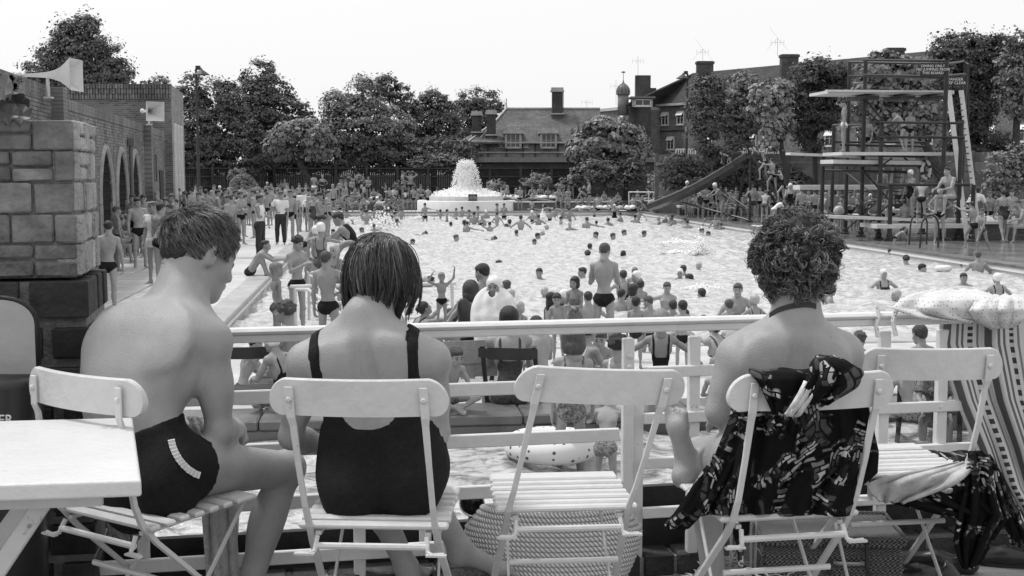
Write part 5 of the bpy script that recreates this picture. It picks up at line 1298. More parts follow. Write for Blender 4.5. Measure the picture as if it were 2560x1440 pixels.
# geranium on the pillar --------------------------------------
pg=P(20,262,3.35); pt=thing('geranium_plant','broad-leaved geranium growing on top of the stone pillar','plant',V(pg.x-.05,3.4,2.455)); lm=[mat('geranium_leaf_a',.05,.5,.3,20),mat('geranium_leaf_b',.16,.5,.3,20)]
rr=random.Random(5)
for i in range(34):
    px=rr.uniform(-60,48); py=rr.uniform(205,292) if px<20 else rr.uniform(235,292); c=P(px,py,rr.uniform(3.3,3.5)); rad=rr.uniform(.020,.036)
    n=Vector((rr.uniform(-.5,.6),-.8,rr.uniform(-.1,.9))).normalized(); t=n.orthogonal().normalized(); b=n.cross(t); mb=MB(); vs=[c-n*.006]
    for k in range(14): a=2*math.pi*k/14; q=rad*(1+.12*math.cos(k*math.pi)); vs.append(c+(t*math.cos(a)+b*math.sin(a))*q+n*(.008*math.sin(a*5)))
    mb.add(vs,[(0,k+1,(k+1)%14+1) for k in range(14)]); mb.add([v-n*.0015 for v in vs],[(0,(k+1)%14+1,k+1) for k in range(14)]); mb.build('leaf',lm[1 if py<245 else 0],pt,True)
mb=MB()
for i in range(8): q=P(rr.uniform(-50,30),rr.uniform(215,270),3.4); mb.tube([V(pg.x-.05,3.42,2.45),q.lerp(V(pg.x,3.42,2.45),.4)+V(0,.01,.01),q],.004,5)
o=mb.build('stems',lm[0],pt); o['kind']='stuff'
for i in range(16): 
    q=P(rr.gauss(22,11),rr.gauss(207,9),3.36); mb=MB(); 
    for k in range(5): a=k*1.256; mb.box(q+V(.007*math.cos(a),0,.007*math.sin(a)),(.010,.004,.010),Matrix.Rotation(a,3,'Y'))
    mb.build('floret',lm[1],pt)
# litter bin and rounded board ---------------------------------
bc=P(-22,1000,3.17); bc=V(bc.x,3.17,TER); bn=thing('litter_bin','dark litter bin with white lettering under a pale round-topped board','bin',bc); bnm=mat('bin_dark',.02,.35,.3,6)
mb=MB(); zt2_=P(0,935,3.2).z; mb.lathe([(.10,TER-TER),(.125,.05),(.135,zt2_-TER-.16),(.128,zt2_-TER-.15),(.138,zt2_-TER-.02),(.13,zt2_-TER)],bc,28); mb.build('drum',bnm,bn,True)
zz=P(0,745,3.2).z; c=V(bc.x,3.20,0); w=.115
poly=[V(c.x+w,c.y,zt2_-.03)]+[V(c.x+w-.06*(1-math.cos(a)) if False else c.x+w*math.cos(a)**.75,c.y,zz-.07+.07*math.sin(a)) for a in np.linspace(0,math.pi/2,9)]+[V(c.x-w,c.y,zz),V(c.x-w,c.y,zt2_-.03)]
mb=MB(); mb.prism(poly,(0,.014,0)); mb.build('round_topped_board',mat('pale_board',.36,.5,.1,5,.1,50,stain=.2),bn)
mb=MB(); mb.tube([p+V(0,.006,0) for p in poly[:-1]],.0075,8); mb.build('board_rim',M_black,bn,True)
text('lettering','ER',.034,P(14,1050,3.03)+V(0,0,0),FACE@Matrix.Rotation(R(6),3,'Y'),M_letter,bn)
# white table ---------------------------------------------------
tN=V(-.728,2.31,0); tF=V(-.937,2.92,0); dl=V(-.985,-.13,0); th_=TER+.72
tb_=thing('white_table','white wooden folding table with thick top at bottom left','table',tN+V(-.4,.3,TER))
mb=MB(); q=[tN+V(0,0,th_),tF+V(0,0,th_),tF+dl*.9+V(0,0,th_),tN+dl*.9+V(0,0,th_)]; mb.prism(q,(0,0,-.034)); o=mb.build('table_top',mat('table_paint',.64,.35,.04,6,.15,70,stain=.10),tb_); scuffs(MATS['table_paint'],9,.3)
md=o.modifiers.new('bevel','BEVEL'); md.width=.006; md.segments=3
for o1,o2,n_ in(((.12,.15),(.42,.10),0),((.35,.13),(.10,.10),1),((.12,.48),(.45,.5),0),((.40,.5),(.10,.5),1)):
    a=tN+dl*(o1[0]+.05)+V(-.3,.94,0)*o1[1]+V(0,0,th_-.035); b=tN+dl*(o2[0]+.22)+V(-.3,.94,0)*o2[1]+V(0,0,TER); mb=MB(); mb.bar(a,b,.036,.016,(0,1,0),.003); mb.build('leg',M_whiteC,tb_)
mb=MB(); mb.bar(tN+dl*.08+V(-.03,.1,th_-.055),tN+dl*.85+V(-.03,.1,th_-.055),.02,.04); mb.build('apron',M_whiteC,tb_)
# folding chairs -----------------------------------------------
def make_chair(label,loc,yaw,shear=0.0,tilt=0.0):
    t=thing('folding_chair',label,'chair',loc,'white slatted folding chairs on the terrace',yaw); W2=.215
    def B(name,mb): 
        mb.v=[(x_+shear*max(0,z_-.46),y_,z_-tilt*x_*min(1,max(0,(z_-.46)/.3))) for x_,y_,z_ in mb.v]
        me=mb.mesh(name,M_whiteC); o=inst(name,me,parent=t); return o
    # curved back slat with rounded ends
    n=44; h=.088; thk=.017; vs=[];fs=[]
    for i in range(n+1):
        s=-math.cos(math.pi*i/n); x=W2*s; y=-.034*(1-s*s)+.004; e=max(0,(abs(s)-.80)/.20); hh=h/2*math.sqrt(max(0.004,1-e**2.1)); zc=.792-.010*e
        for (yy,zz_) in((-thk/2,-hh),(-thk/2,hh-.003),(-thk/2+.003,hh),(thk/2-.003,hh),(thk/2,hh-.003),(thk/2,-hh)): vs.append((x,y+yy,zc+zz_))
    for i in range(n):
        for k in range(6): fs.append((i*6+k,i*6+(k+1)%6,(i+1)*6+(k+1)%6,(i+1)*6+k))
    fs+=[tuple(range(6))[::-1],tuple(n*6+k for k in range(6))]; mb=MB(); mb.add(vs,[f[::-1] for f in fs]); o=B('backrest',mb); 
    for s in(-1,1):
        path=[V(s*.160,-.030,.818),V(s*.160,-.030,.745),V(s*.158,-.022,.725),V(s*.157,-.008,.62),V(s*.155,.012,.52),V(s*.154,.035,.465),V(s*.156,.075,.415),V(s*.185,.50,0)]
        ws=[.021,.021,.017,.014,.014,.016,.018,.018]; ds=[.006,.006,.010,.012,.013,.014,.012,.010]
        vs=[];fs=[]
        for i,p in enumerate(path):
            d=(path[min(i+1,7)]-path[max(i-1,0)]).normalized(); nx=V(1,0,0); ny=d.cross(nx).normalized()
            for a,b in((-1,-1),(1,-1),(1,1),(-1,1)): vs.append(p+nx*(a*ws[i]/2)+ny*(b*ds[i]/2))
        for i in range(7):
            for k in range(4): fs.append((i*4+k,i*4+(k+1)%4,(i+1)*4+(k+1)%4,(i+1)*4+k))
        fs+=[(3,2,1,0),(28,29,30,31)]; mb=MB(); mb.add(vs,fs); o=B('leg',mb); bv=o.modifiers.new('b','BEVEL'); bv.width=.002; bv.segments=2
        mb=MB(); mb.lathe([(.0075,0),(.0075,.004),(.004,.007)],(0,0,0),8); mb.v=[(v[0]+s*.160,-v[2]-.033,v[1]+.788) for v in mb.v]; B('bolt',mb)
        mb=MB(); mb.bar((s*.128,.40,.445),(s*.150,.02,0),.013,.007,(1,0,0),.002); B('leg',mb)
        mb=MB(); mb.tube([V(s*.178,.005,.405),V(s*.150,.0,.405),V(s*.138,.012,.408),V(s*.134,.03,.440)],.006,6); mb.bar((s*.185,.0,.404),(s*.135,.0,.404),.014,.005); B('bracket',mb)
        mb=MB(); mb.bar((s*.135,.045,.442),(s*.135,.415,.452),.014,.010); B('seat_bearer',mb)
    ys=[(.052,.030,.368),(.100,.030,.372),(.146,.030,.366),(.194,.032,.366),(.244,.032,.366),(.293,.032,.366),(.362,.070,.360)]
    for i,(y,d,L) in enumerate(ys):
        mb=MB(); mb.box((random.uniform(-.003,.003),y,.462+random.uniform(-.001,.002)),(L,d,.015),None,.005); B('seat_slat',mb)
    mb=MB(); mb.tube([(-.14,.02,.418),(.14,.02,.418)],.0085,8); B('crossbar',mb); mb=MB(); mb.tube([(-.145,.12,.30),(.145,.12,.30)],.008,8); B('stretcher',mb)
    return t
CH={}
def yawof(d): return math.radians(-d)      # degrees to the right
CH[1]=make_chair('white folding chair of the bare-backed youth, beside the table',V(-1.045,2.90,TER),yawof(33))
CH[2]=make_chair('white folding chair of the woman in the black swimsuit',V(P(893,955,2.79).x+.022,2.82,TER),yawof(3),-.07,0)
CH[3]=make_chair('empty white slatted folding chair in the middle',V(P(1502,955,2.95).x-.074,2.97,TER),yawof(-5),.23,.045)
CH[4]=make_chair('white folding chair with the printed dress hung over its back',V(P(2032,955,2.90).x-.030,2.90,TER),yawof(-10),.09,0)
CH[5]=make_chair('white folding chair at the right with a sleeve over its seat',V(P(2325,900,3.32).x-.02,3.32,TER),yawof(-8),.07,.02)

# cloth helper --------------------------------------------------
def cloth(name,rows,m,parent,nu=40,nv=40,fold=.02,ff=9,thick=.008,seed=0,ph=0,hang=True,fv=0.0):
    """rows: (y,xl,xr,D) down the cloth; folds run down it; the sheet gets real thickness"""
    rg=random.Random(seed); ys=[r_[0] for r_ in rows]; n=len(rows); top=[];
    def row(t):
        f=t*(n-1); i=min(int(f),n-2); f-=i; return [rows[i][k]*(1-f)+rows[i+1][k]*f for k in range(len(rows[0]))]
    vs=[]
    for j in range(nv+1):
        y,xl,xr,D=row(j/nv)[:4]
        for i in range(nu+1):
            u=i/nu; a=.5+.5*min(1,j/nv*2) if hang else 1
            d=fold*a*(.6*math.sin(ff*u*6.283+ph+1.1*math.sin(j/nv*3+seed))+.4*math.sin(ff*1.7*u*6.283+2*ph+seed+.8*j/nv))+fv*math.sin(j/nv*ff*3+u*4)
            p=P(xl+(xr-xl)*u,y+ (3*math.sin(u*20+seed) if j in(0,nv) else 0),D+d); vs.append(p)
    fs=[(j*(nu+1)+i,j*(nu+1)+i+1,(j+1)*(nu+1)+i+1,(j+1)*(nu+1)+i) for j in range(nv) for i in range(nu)]
    mb=MB(); mb.add(vs,[f[::-1] for f in fs]); o=mb.build(name,m,parent,True)
    uv=o.data.uv_layers.new(name='uv')
    for poly in o.data.polygons:
        for li,vi in zip(poly.loop_indices,poly.vertices): j,i=divmod(vi,nu+1); uv.data[li].uv=(i/nu,1-j/nv)
    md=o.modifiers.new('thickness','SOLIDIFY'); md.thickness=thick; md.offset=0
    return o
# printed dress material
def printmat():
    m=mat('printed_dress',.012,.9,.01,spec=.08); nt,b=nodes(m); N=nt.nodes.new; L=nt.links.new; tc=N('ShaderNodeTexCoord')
    n0=N('ShaderNodeTexNoise'); n0.inputs['Scale'].default_value=7; L(tc.outputs['Object'],n0.inputs['Vector'])
    ad=N('ShaderNodeVectorMath'); ad.operation='MULTIPLY_ADD'; L(n0.outputs['Color'],ad.inputs[0]); ad.inputs[1].default_value=(.10,.10,.10); L(tc.outputs['Object'],ad.inputs[2])
    rt=N('ShaderNodeVectorRotate'); rt.rotation_type='Y_AXIS'; 
    v1=N('ShaderNodeTexVoronoi'); v1.inputs['Scale'].default_value=11; L(ad.outputs[0],v1.inputs['Vector'])
    s1=N('ShaderNodeSeparateColor'); L(v1.outputs['Color'],s1.inputs[0]); mlt=N('ShaderNodeMath'); mlt.operation='MULTIPLY'; mlt.inputs[1].default_value=6.28; L(s1.outputs[0],mlt.inputs[0]); L(mlt.outputs[0],rt.inputs['Angle']); L(ad.outputs[0],rt.inputs['Vector'])
    sp_=N('ShaderNodeSeparateXYZ'); L(rt.outputs[0],sp_.inputs[0]); cb=N('ShaderNodeCombineXYZ'); L(sp_.outputs[0],cb.inputs[0]); L(sp_.outputs[2],cb.inputs[1])
    bt=N('ShaderNodeTexBrick'); bt.inputs['Scale'].default_value=1; bt.inputs['Brick Width'].default_value=.052; bt.inputs['Row Height'].default_value=.019; bt.inputs['Mortar Size'].default_value=.003; bt.inputs['Color1'].default_value=(.006,.006,.006,1); bt.inputs['Color2'].default_value=(.10,.10,.10,1); bt.inputs['Mortar'].default_value=(.012,.012,.012,1); bt.inputs['Bias'].default_value=-.15; L(cb.outputs[0],bt.inputs['Vector'])
    bt2=N('ShaderNodeTexBrick'); bt2.inputs['Scale'].default_value=1; bt2.inputs['Brick Width'].default_value=.030; bt2.inputs['Row Height'].default_value=.011; bt2.inputs['Mortar Size'].default_value=.002; bt2.inputs['Color1'].default_value=(.005,.005,.005,1); bt2.inputs['Color2'].default_value=(.85,.85,.85,1); bt2.inputs['Mortar'].default_value=(.01,.01,.01,1); bt2.inputs['Bias'].default_value=-.35; L(cb.outputs[0],bt2.inputs['Vector'])
    n2=N('ShaderNodeTexNoise'); n2.inputs['Scale'].default_value=19; n2.inputs['Detail'].default_value=2; L(tc.outputs['Object'],n2.inputs['Vector']); r2=N('ShaderNodeMapRange'); r2.inputs[1].default_value=.47; r2.inputs[2].default_value=.49; L(n2.outputs[0],r2.inputs[0])
    n3=N('ShaderNodeTexNoise'); n3.inputs['Scale'].default_value=12; n3.inputs['Detail'].default_value=1; L(tc.outputs['Object'],n3.inputs['Vector']); r3=N('ShaderNodeMapRange'); r3.inputs[1].default_value=.46; r3.inputs[2].default_value=.50; L(n3.outputs[0],r3.inputs[0])
    m1=N('ShaderNodeMix'); m1.data_type='RGBA'; L(r2.outputs[0],m1.inputs[0]); L(bt.outputs[0],m1.inputs[6]); L(bt2.outputs[0],m1.inputs[7])
    m2=N('ShaderNodeMix'); m2.data_type='RGBA'; L(r3.outputs[0],m2.inputs[0]); m2.inputs[6].default_value=(.008,.008,.008,1); L(m1.outputs[2],m2.inputs[7]); L(m2.outputs[2],b.inputs['Base Color']); return m
PRM=printmat()
dr=thing('printed_dress','black dress with white town-scene print hung over the chair back','dress',P(1980,1150,2.95))
cloth('hanging_folds',[(1000,1835,2165,2.955),(1060,1818,2180,2.945),(1130,1790,2196,2.935),(1180,1775,2192,2.93),(1215,1758,2150,2.93),(1262,1735,2128,2.93),(1288,1745,2120,2.93)],PRM,dr,70,40,.022,4.5,.010,2)
cloth('trailing_sleeve',[(1140,1785,1840,2.94),(1200,1745,1810,2.935),(1250,1715,1775,2.93),(1290,1690,1740,2.93),(1318,1666,1712,2.93)],PRM,dr,14,20,.012,2,.02,3)
cloth('folds_over_rail',[(926,1872,2150,2.90),(935,1880,2160,2.845),(950,1895,2148,2.832),(975,1908,2115,2.828),(1000,1920,2075,2.828),(1022,1930,2040,2.832),(1050,1940,2020,2.85),(1080,1955,2000,2.87)],PRM,dr,50,30,.010,3,.010,5)
cloth('gathered_knot',[(903,2045,2085,2.86),(915,2030,2115,2.80),(935,2022,2145,2.79),(955,2015,2140,2.79),(975,2005,2110,2.80),(1000,1985,2065,2.81)],PRM,dr,30,24,.022,2,.03,8)
cloth('white_collar',[(955,2015,2045,2.79),(985,2000,2035,2.785),(1010,1985,2015,2.785),(1040,1965,1995,2.80)],mat('collar_cloth',.55,.8,.5,30),dr,8,14,.012,2,.012,4)
d2=thing('printed_dress','printed dress lying across the far right chair with pale lining shown','dress',P(2350,1200,3.4))
cloth('draped_folds',[(1132,2180,2432,3.70),(1160,2160,2440,3.56),(1190,2152,2445,3.44),(1220,2170,2450,3.36),(1255,2235,2470,3.32),(1290,2380,2500,3.30)],PRM,d2,50,30,.02,3,.012,12)
cloth('pale_lining',[(1158,2395,2432,3.36),(1176,2300,2428,3.33),(1192,2215,2412,3.31),(1212,2165,2385,3.30),(1232,2175,2330,3.30),(1255,2200,2265,3.30)],mat('lining',.40,.85,.35,14,.4,30),d2,40,16,.014,2,.008,3,fv=.006)
cloth('hanging_skirt',[(1130,2425,2450,3.34),(1170,2415,2490,3.32),(1230,2410,2500,3.31),(1290,2395,2520,3.30),(1350,2385,2480,3.30),(1395,2395,2455,3.30),(1420,2410,2430,3.30)],PRM,d2,30,34,.03,2.5,.012,9)
cloth('hanging_sleeve',[(1140,2440,2470,3.36),(1200,2470,2505,3.35),(1260,2500,2535,3.35),(1330,2525,2570,3.35),(1360,2535,2575,3.35)],PRM,d2,14,24,.02,2,.02,6)
# striped towel
def towelmat():
    m=mat('striped_towel',.5,.9,.01); nt,b=nodes(m); N=nt.nodes.new; L=nt.links.new; uv=N('ShaderNodeUVMap'); s=N('ShaderNodeSeparateXYZ'); L(uv.outputs[0],s.inputs[0])
    cr=N('ShaderNodeValToRGB'); cr.color_ramp.interpolation='CONSTANT'; e=cr.color_ramp.elements; 
    mp=N('ShaderNodeMath'); mp.operation='MULTIPLY'; mp.inputs[1].default_value=2.9; L(s.outputs[0],mp.inputs[0]); fr__=N('ShaderNodeMath'); fr__.operation='FRACT'; L(mp.outputs[0],fr__.inputs[0])
    vals=[(0,.62),(.10,.13),(.30,.62),(.40,.13),(.46,.62),(.52,.13),(.58,.62),(.68,.04),(.80,.62),(.88,.20),(.93,.62)]
    e[0].position=0; e[0].color=(.62,.62,.62,1); e[1].position=vals[1][0]; e[1].color=(vals[1][1],)*3+(1,)
    for p_,v_ in vals[2:]: q=e.new(p_); q.color=(v_,v_,v_,1)
    L(fr__.outputs[0],cr.inputs[0])
    # checks in the dark band
    c1=N('ShaderNodeMath'); c1.operation='MULTIPLY'; c1.inputs[1].default_value=26; L(s.outputs[1],c1.inputs[0]); c2=N('ShaderNodeMath'); c2.operation='FRACT'; L(c1.outputs[0],c2.inputs[0]); c3=N('ShaderNodeMath'); c3.operation='GREATER_THAN'; c3.inputs[1].default_value=.55; L(c2.outputs[0],c3.inputs[0])
    g1=N('ShaderNodeMath'); g1.operation='GREATER_THAN'; g1.inputs[1].default_value=.68; L(fr__.outputs[0],g1.inputs[0]); g2=N('ShaderNodeMath'); g2.operation='LESS_THAN'; g2.inputs[1].default_value=.80; L(fr__.outputs[0],g2.inputs[0])
    mu=N('ShaderNodeMath'); mu.operation='MULTIPLY'; L(g1.outputs[0],mu.inputs[0]); L(g2.outputs[0],mu.inputs[1]); mu2=N('ShaderNodeMath'); mu2.operation='MULTIPLY'; L(mu.outputs[0],mu2.inputs[0]); L(c3.outputs[0],mu2.inputs[1])
    mx=N('ShaderNodeMix'); mx.data_type='RGBA'; L(mu2.outputs[0],mx.inputs[0]); L(cr.outputs[0],mx.inputs[6]); mx.inputs[7].default_value=(.5,.5,.5,1); L(mx.outputs[2],b.inputs['Base Color'])
    n=N('ShaderNodeTexNoise'); n.inputs['Scale'].default_value=160; bp=N('ShaderNodeBump'); bp.inputs['Strength'].default_value=.5; bp.inputs['Distance'].default_value=.01; L(n.outputs[0],bp.inputs['Height']); L(bp.outputs[0],b.inputs['Normal']); return m
TWM=towelmat()
tw=thing('striped_towel','long striped bath towel hanging over the railing at right','towel',rp(1.6,.85))
cloth('towel_fall',[(778,2352,2640,4.06),(860,2345,2650,4.05),(1000,2390,2660,4.03),(1120,2440,2690,4.01),(1220,2480,2700,4.0),(1300,2535,2720,4.0)],TWM,tw,80,30,.030,3.2,.008,1)
# polka dot cloth
def dotmat(name,base,dot,sc,th):
    m=mat(name,base,.85,.01); nt,b=nodes(m); N=nt.nodes.new; L=nt.links.new; tc=N('ShaderNodeTexCoord'); v=N('ShaderNodeTexVoronoi'); v.inputs['Scale'].default_value=sc; v.inputs['Randomness'].default_value=.35; L(tc.outputs['Object'],v.inputs['Vector'])
    r=N('ShaderNodeMapRange'); r.inputs[1].default_value=th; r.inputs[2].default_value=th+.05; r.inputs[3].default_value=dot; r.inputs[4].default_value=base; L(v.outputs['Distance'],r.inputs[0]); L(r.outputs[0],b.inputs['Base Color']); return m
DTM=dotmat('dotted_cloth',.60,.14,88,.20)
dc=thing('dotted_scarf','bunched white polka-dot cloth lying over the railing','cloth',rp(1.6,.87))
cloth('bunched_folds',[(726,2330,2440,4.12),(736,2280,2475,4.04),(752,2248,2500,3.99),(772,2230,2520,3.97),(792,2290,2510,3.97),(806,2400,2490,3.99)],DTM,dc,90,34,.024,2.1,.008,3,fv=.010)
cloth('rounded_bundle',[(742,2470,2545,4.05),(752,2440,2562,3.98),(775,2425,2566,3.94),(800,2440,2556,3.95),(818,2475,2530,3.99)],DTM,dc,50,30,.014,2.6,.014,6,fv=.008)
for pts in(([(2192,764),(2196,790),(2190,815),(2196,843)]),([(2260,758),(2238,780),(2232,805),(2240,840)])):
    mb=MB(); mb.tube([P(x,y,3.98-.01*i) for i,(x,y) in enumerate(pts)],[.006,.009,.007,.008],6); mb.build('tie_string',DTM,dc)
# straw bag -------------------------------------------------------
def strawmat(name,v,sx,sy):
    m=mat(name,v,.75,.01); nt,b=nodes(m); N=nt.nodes.new; L=nt.links.new; uv=N('ShaderNodeUVMap'); 
    mp=N('ShaderNodeMapping'); mp.inputs['Scale'].default_value=(sx,sy,1); L(uv.outputs[0],mp.inputs['Vector']); s=N('ShaderNodeSeparateXYZ'); L(mp.outputs[0],s.inputs[0])
    f=N('ShaderNodeMath'); f.operation='FRACT'; L(s.outputs[1],f.inputs[0]); a=N('ShaderNodeMath'); a.operation='SUBTRACT'; a.inputs[1].default_value=.5; L(f.outputs[0],a.inputs[0]); ab=N('ShaderNodeMath'); ab.operation='ABSOLUTE'; L(a.outputs[0],ab.inputs[0])
    k=N('ShaderNodeMath'); k.operation='MULTIPLY_ADD'; L(ab.outputs[0],k.inputs[0]); k.inputs[1].default_value=1.6; L(s.outputs[0],k.inputs[2]); f2=N('ShaderNodeMath'); f2.operation='FRACT'; L(k.outputs[0],f2.inputs[0])
    t1=N('ShaderNodeMath'); t1.operation='PINGPONG'; t1.inputs[1].default_value=.5; L(f2.outputs[0],t1.inputs[0])
    h=N('ShaderNodeMath'); h.operation='MULTIPLY'; L(t1.outputs[0],h.inputs[0]); c_1=N('ShaderNodeMath'); c_1.operation='SUBTRACT'; c_1.inputs[0].default_value=.62; L(ab.outputs[0],c_1.inputs[1]); L(c_1.outputs[0],h.inputs[1])
    r=N('ShaderNodeMapRange'); r.inputs[1].default_value=.0; r.inputs[2].default_value=.14; r.inputs[3].default_value=v*.22; r.inputs[4].default_value=v*1.25; L(h.outputs[0],r.inputs[0]); L(r.outputs[0],b.inputs['Base Color'])
    bp=N('ShaderNodeBump'); bp.inputs['Strength'].default_value=.9; bp.inputs['Distance'].default_value=.01; L(h.outputs[0],bp.inputs['Height']); L(bp.outputs[0],b.inputs['Normal']); return m
STM=strawmat('braided_straw',.66,110,1)
bc_=P(1385,1440,3.62); bc_=V(bc_.x,3.68,TER); sb=thing('straw_bag','large oval braided straw bag on the floor under the empty chair','bag',bc_)
for i in range(18):
    t=i/17; z=.02+t*.245; w=.20+.065*math.sin(min(1,t*1.15)*math.pi*.55); w*= (1-.30*max(0,t-.75)/.25*0.6); dd=.11*(1-.55*t); pts=[bc_+V(w*1.03*math.cos(a),dd*math.sin(a),z+.012*math.cos(a)*math.cos(a)*t) for a in np.linspace(0,2*math.pi,49)[:-1]]
    mb=MB(); mb.tube(pts,.0092,8,closed=True); o=mb.build('braid_coil',STM,sb,True); uvl=o.data.uv_layers.new(name='uv')
    for poly in o.data.polygons:
        for li,vi in zip(poly.loop_indices,poly.vertices):
            a,b_=divmod(vi,8); a0=poly.index//8
            if a==0 and a0>40: a=48
            uvl.data[li].uv=(a/48,(b_ if not(b_==0 and (poly.index%8)==7) else 8)/4)
mb=MB(); mb.lathe([(.01,.02),(.18,.025),(.225,.2),(.20,.235)],(0,0,0),30,False); mb.v=[(bc_.x+v[0],bc_.y+v[1]*.30,bc_.z+v[2]) for v in mb.v]; mb.build('lining',mat('straw_lining',.12,.9),sb,True)
hb=P(1180,1258,3.72); hbg=thing('round_handbag','small round black handbag with bright rim in front of the straw bag','handbag',hb); mb=MB(); mb.lathe([(.0,.0),(.036,.002),(.038,.018),(.036,.032),(0,.034)],(0,0,0),24,False); mb.v=[(hb.x+v[0],hb.y+v[2],hb.z+v[1]*1.05) for v in mb.v]; mb.build('body',mat('patent_leather',.008,.12,.2,2),hbg,True)
mb=MB(); mb.tube([hb+V(.038*math.cos(a),-.002,.040*math.sin(a)) for a in np.linspace(0,2*math.pi,25)[:-1]],.0028,6,closed=True); mb.build('bright_rim',mat('nickel',.6,.2,.1,2,metal=1),hbg,True)
bk1=P(1200,1296,3.76); bo=thing('book','grey book standing behind the straw bag','book',bk1); mb=MB(); mb.box(bk1,(.075,.014,.055),Matrix.Rotation(R(12),3,'Y'),.002); mb.build('cover',mat('book_grey',.16,.5),bo); mb=MB(); mb.box(bk1+V(.001,.0,.027),(.070,.010,.004),Matrix.Rotation(R(12),3,'Y')); mb.build('pages',M_white,bo)
# wicker hamper ----------------------------------------------------
WKM=mat('wicker',.14,.7,.01)
nt,b=nodes(WKM); N=nt.nodes.new; L=nt.links.new; tc=N('ShaderNodeTexCoord'); s1=N('ShaderNodeSeparateXYZ'); L(tc.outputs['Object'],s1.inputs[0])
def sn(sock,k): 
    m_=N('ShaderNodeMath'); m_.operation='MULTIPLY'; m_.inputs[1].default_value=k; L(sock,m_.inputs[0]); q=N('ShaderNodeMath'); q.operation='SINE'; L(m_.outputs[0],q.inputs[0]); return q.outputs[0]
xy=N('ShaderNodeMath'); L(s1.outputs[1],xy.inputs[0]); L(s1.outputs[2],xy.inputs[1]); p1_=N('ShaderNodeMath'); p1_.operation='MULTIPLY'; L(sn(s1.outputs[0],430),p1_.inputs[0]); L(sn(xy.outputs[0],560),p1_.inputs[1])
r=N('ShaderNodeMapRange'); r.inputs[1].default_value=-.5; r.inputs[2].default_value=.6; r.inputs[3].default_value=.05; r.inputs[4].default_value=.30; L(p1_.outputs[0],r.inputs[0]); L(r.outputs[0],b.inputs['Base Color']); bp=N('ShaderNodeBump'); bp.inputs['Strength'].default_value=.8; bp.inputs['Distance'].default_value=.006; L(p1_.outputs[0],bp.inputs['Height']); L(bp.outputs[0],b.inputs['Normal'])
hc=P(2085,1440,3.62); hc=V(hc.x-.0,3.74,TER); hm=thing('wicker_hamper','wicker picnic hamper with lid and straps under the right chairs','hamper',hc); hr=Matrix.Rotation(R(-4),3,'Z')
def hb_(name,c,s,m,bev=.006): mb=MB(); mb.box(hc+hr@Vector(c),s,hr,bev); return mb.build(name,m,hm)
hb_('body',(0,0,.085),(.43,.27,.165),WKM,.012)
for i in range(1,8):
    hb_('weave_band',(0,-.137,.012+i*.019),(.432,.006,.008),WKM,.002)
hb_('lid',(0,0,.187),(.445,.285,.030),WKM,.010)
mb=MB(); mb.tube([hc+hr@V(x,y,.203) for x,y in((-.222,-.142),(.222,-.142),(.222,.142),(-.222,.142))],.008,6,closed=True); mb.build('lid_border',WKM,hm)
for x in(-.02,.10):
    mb=MB(); mb.tube([hc+hr@V(x,-.145,.19),hc+hr@V(x,-.155,.12),hc+hr@V(x+.012,-.155,.09)],.006,6); mb.build('strap',mat('leather_dark',.04,.6),hm)
mb=MB(); mb.tube([hc+hr@V(x,-.152-.01*s,.13) for x,s in((-.0,0),(.02,1),(.07,1),(.09,0))],.006,6); mb.build('handle',mat('wicker_handle',.25,.6),hm)
# bottles
GL=mat('bottle_glass',.5,.04,.0); nt,b=nodes(GL); b.inputs['Transmission Weight'].default_value=.92; b.inputs['IOR'].default_value=1.3
for x,y,D,f,lab in((1822,1330,3.60,0,'empty glass bottle standing behind the chair leg'),(1884,1325,3.62,1,'glass bottle of dark drink with two straws')):
    q=P(x,y,D); q=V(q.x,D,TER); t=thing('bottle',lab,'bottle',q); hh=P(x,1288,D).z-TER; mb=MB(); mb.lathe([(.0,0),(.028,.002),(.030,.01),(.030,hh*.5),(.026,hh*.62),(.013,hh*.8),(.011,hh*.95),(.0135,hh*.96),(.0135,hh)],q,20,False); mb.build('glass',GL,t,True)
    if f:
        mb=MB(); mb.lathe([(0,.004),(.027,.006),(.027,hh*.38),(0,hh*.38)],q,16,False); mb.build('dark_drink',mat('cola',.01,.1),t,True)
    for s in((-1,1) if f else(1,)): mb=MB(); mb.tube([q+V(.004*s,0,.01),q+V(.007*s,0,hh*1.12)],.0028,6); mb.build('straw',M_white,t)
# pale fringed bundle
for cx,cy,D,n,rad,lab,sd in((1860,1425,3.64,330,.100,'pale fringed straw bundle lying on the floor',1),(1968,1410,3.66,300,.085,'shaggy pale tasselled bag beside the hamper',2),(1740,1432,3.68,160,.055,'small heap of pale fringe at the foot of the chair leg',3)):
    q=P(cx,cy,D); q=V(q.x,D,TER); t=thing('fringed_bundle',lab,'bundle',q); rg=np.random.default_rng(sd); mb=MB()
    for i in range(n):
        a=rg.uniform(0,2*math.pi); e=rg.uniform(0,1); base=q+V(rad*1.25*math.cos(a)*e*.5,rad*math.sin(a)*e*.5,rad*.9*(1-e*.4)); d=V(math.cos(a),math.sin(a)-.2,.35-e).normalized(); p=[base]
        for k in range(4): d=(d+V(rg.normal(0,.45),rg.normal(0,.45),-.25+rg.normal(0,.25))).normalized(); p.append(p[-1]+d*rad*.30)
        for v_ in p: v_.z=max(v_.z,TER+.004)
        mb.tube(p,[.0042,.0040,.0036,.003,.002],4)
    o=mb.build('fringe',mat('pale_raffia',.50,.8,.3,40),t,True); o['kind']='stuff'
    mb=MB(); mb.sph(q+V(0,0,rad*.45),rad*.62,14,10,(1.2,1,.75)); mb.build('core',mat('raffia_core',.22,.9),t,True)
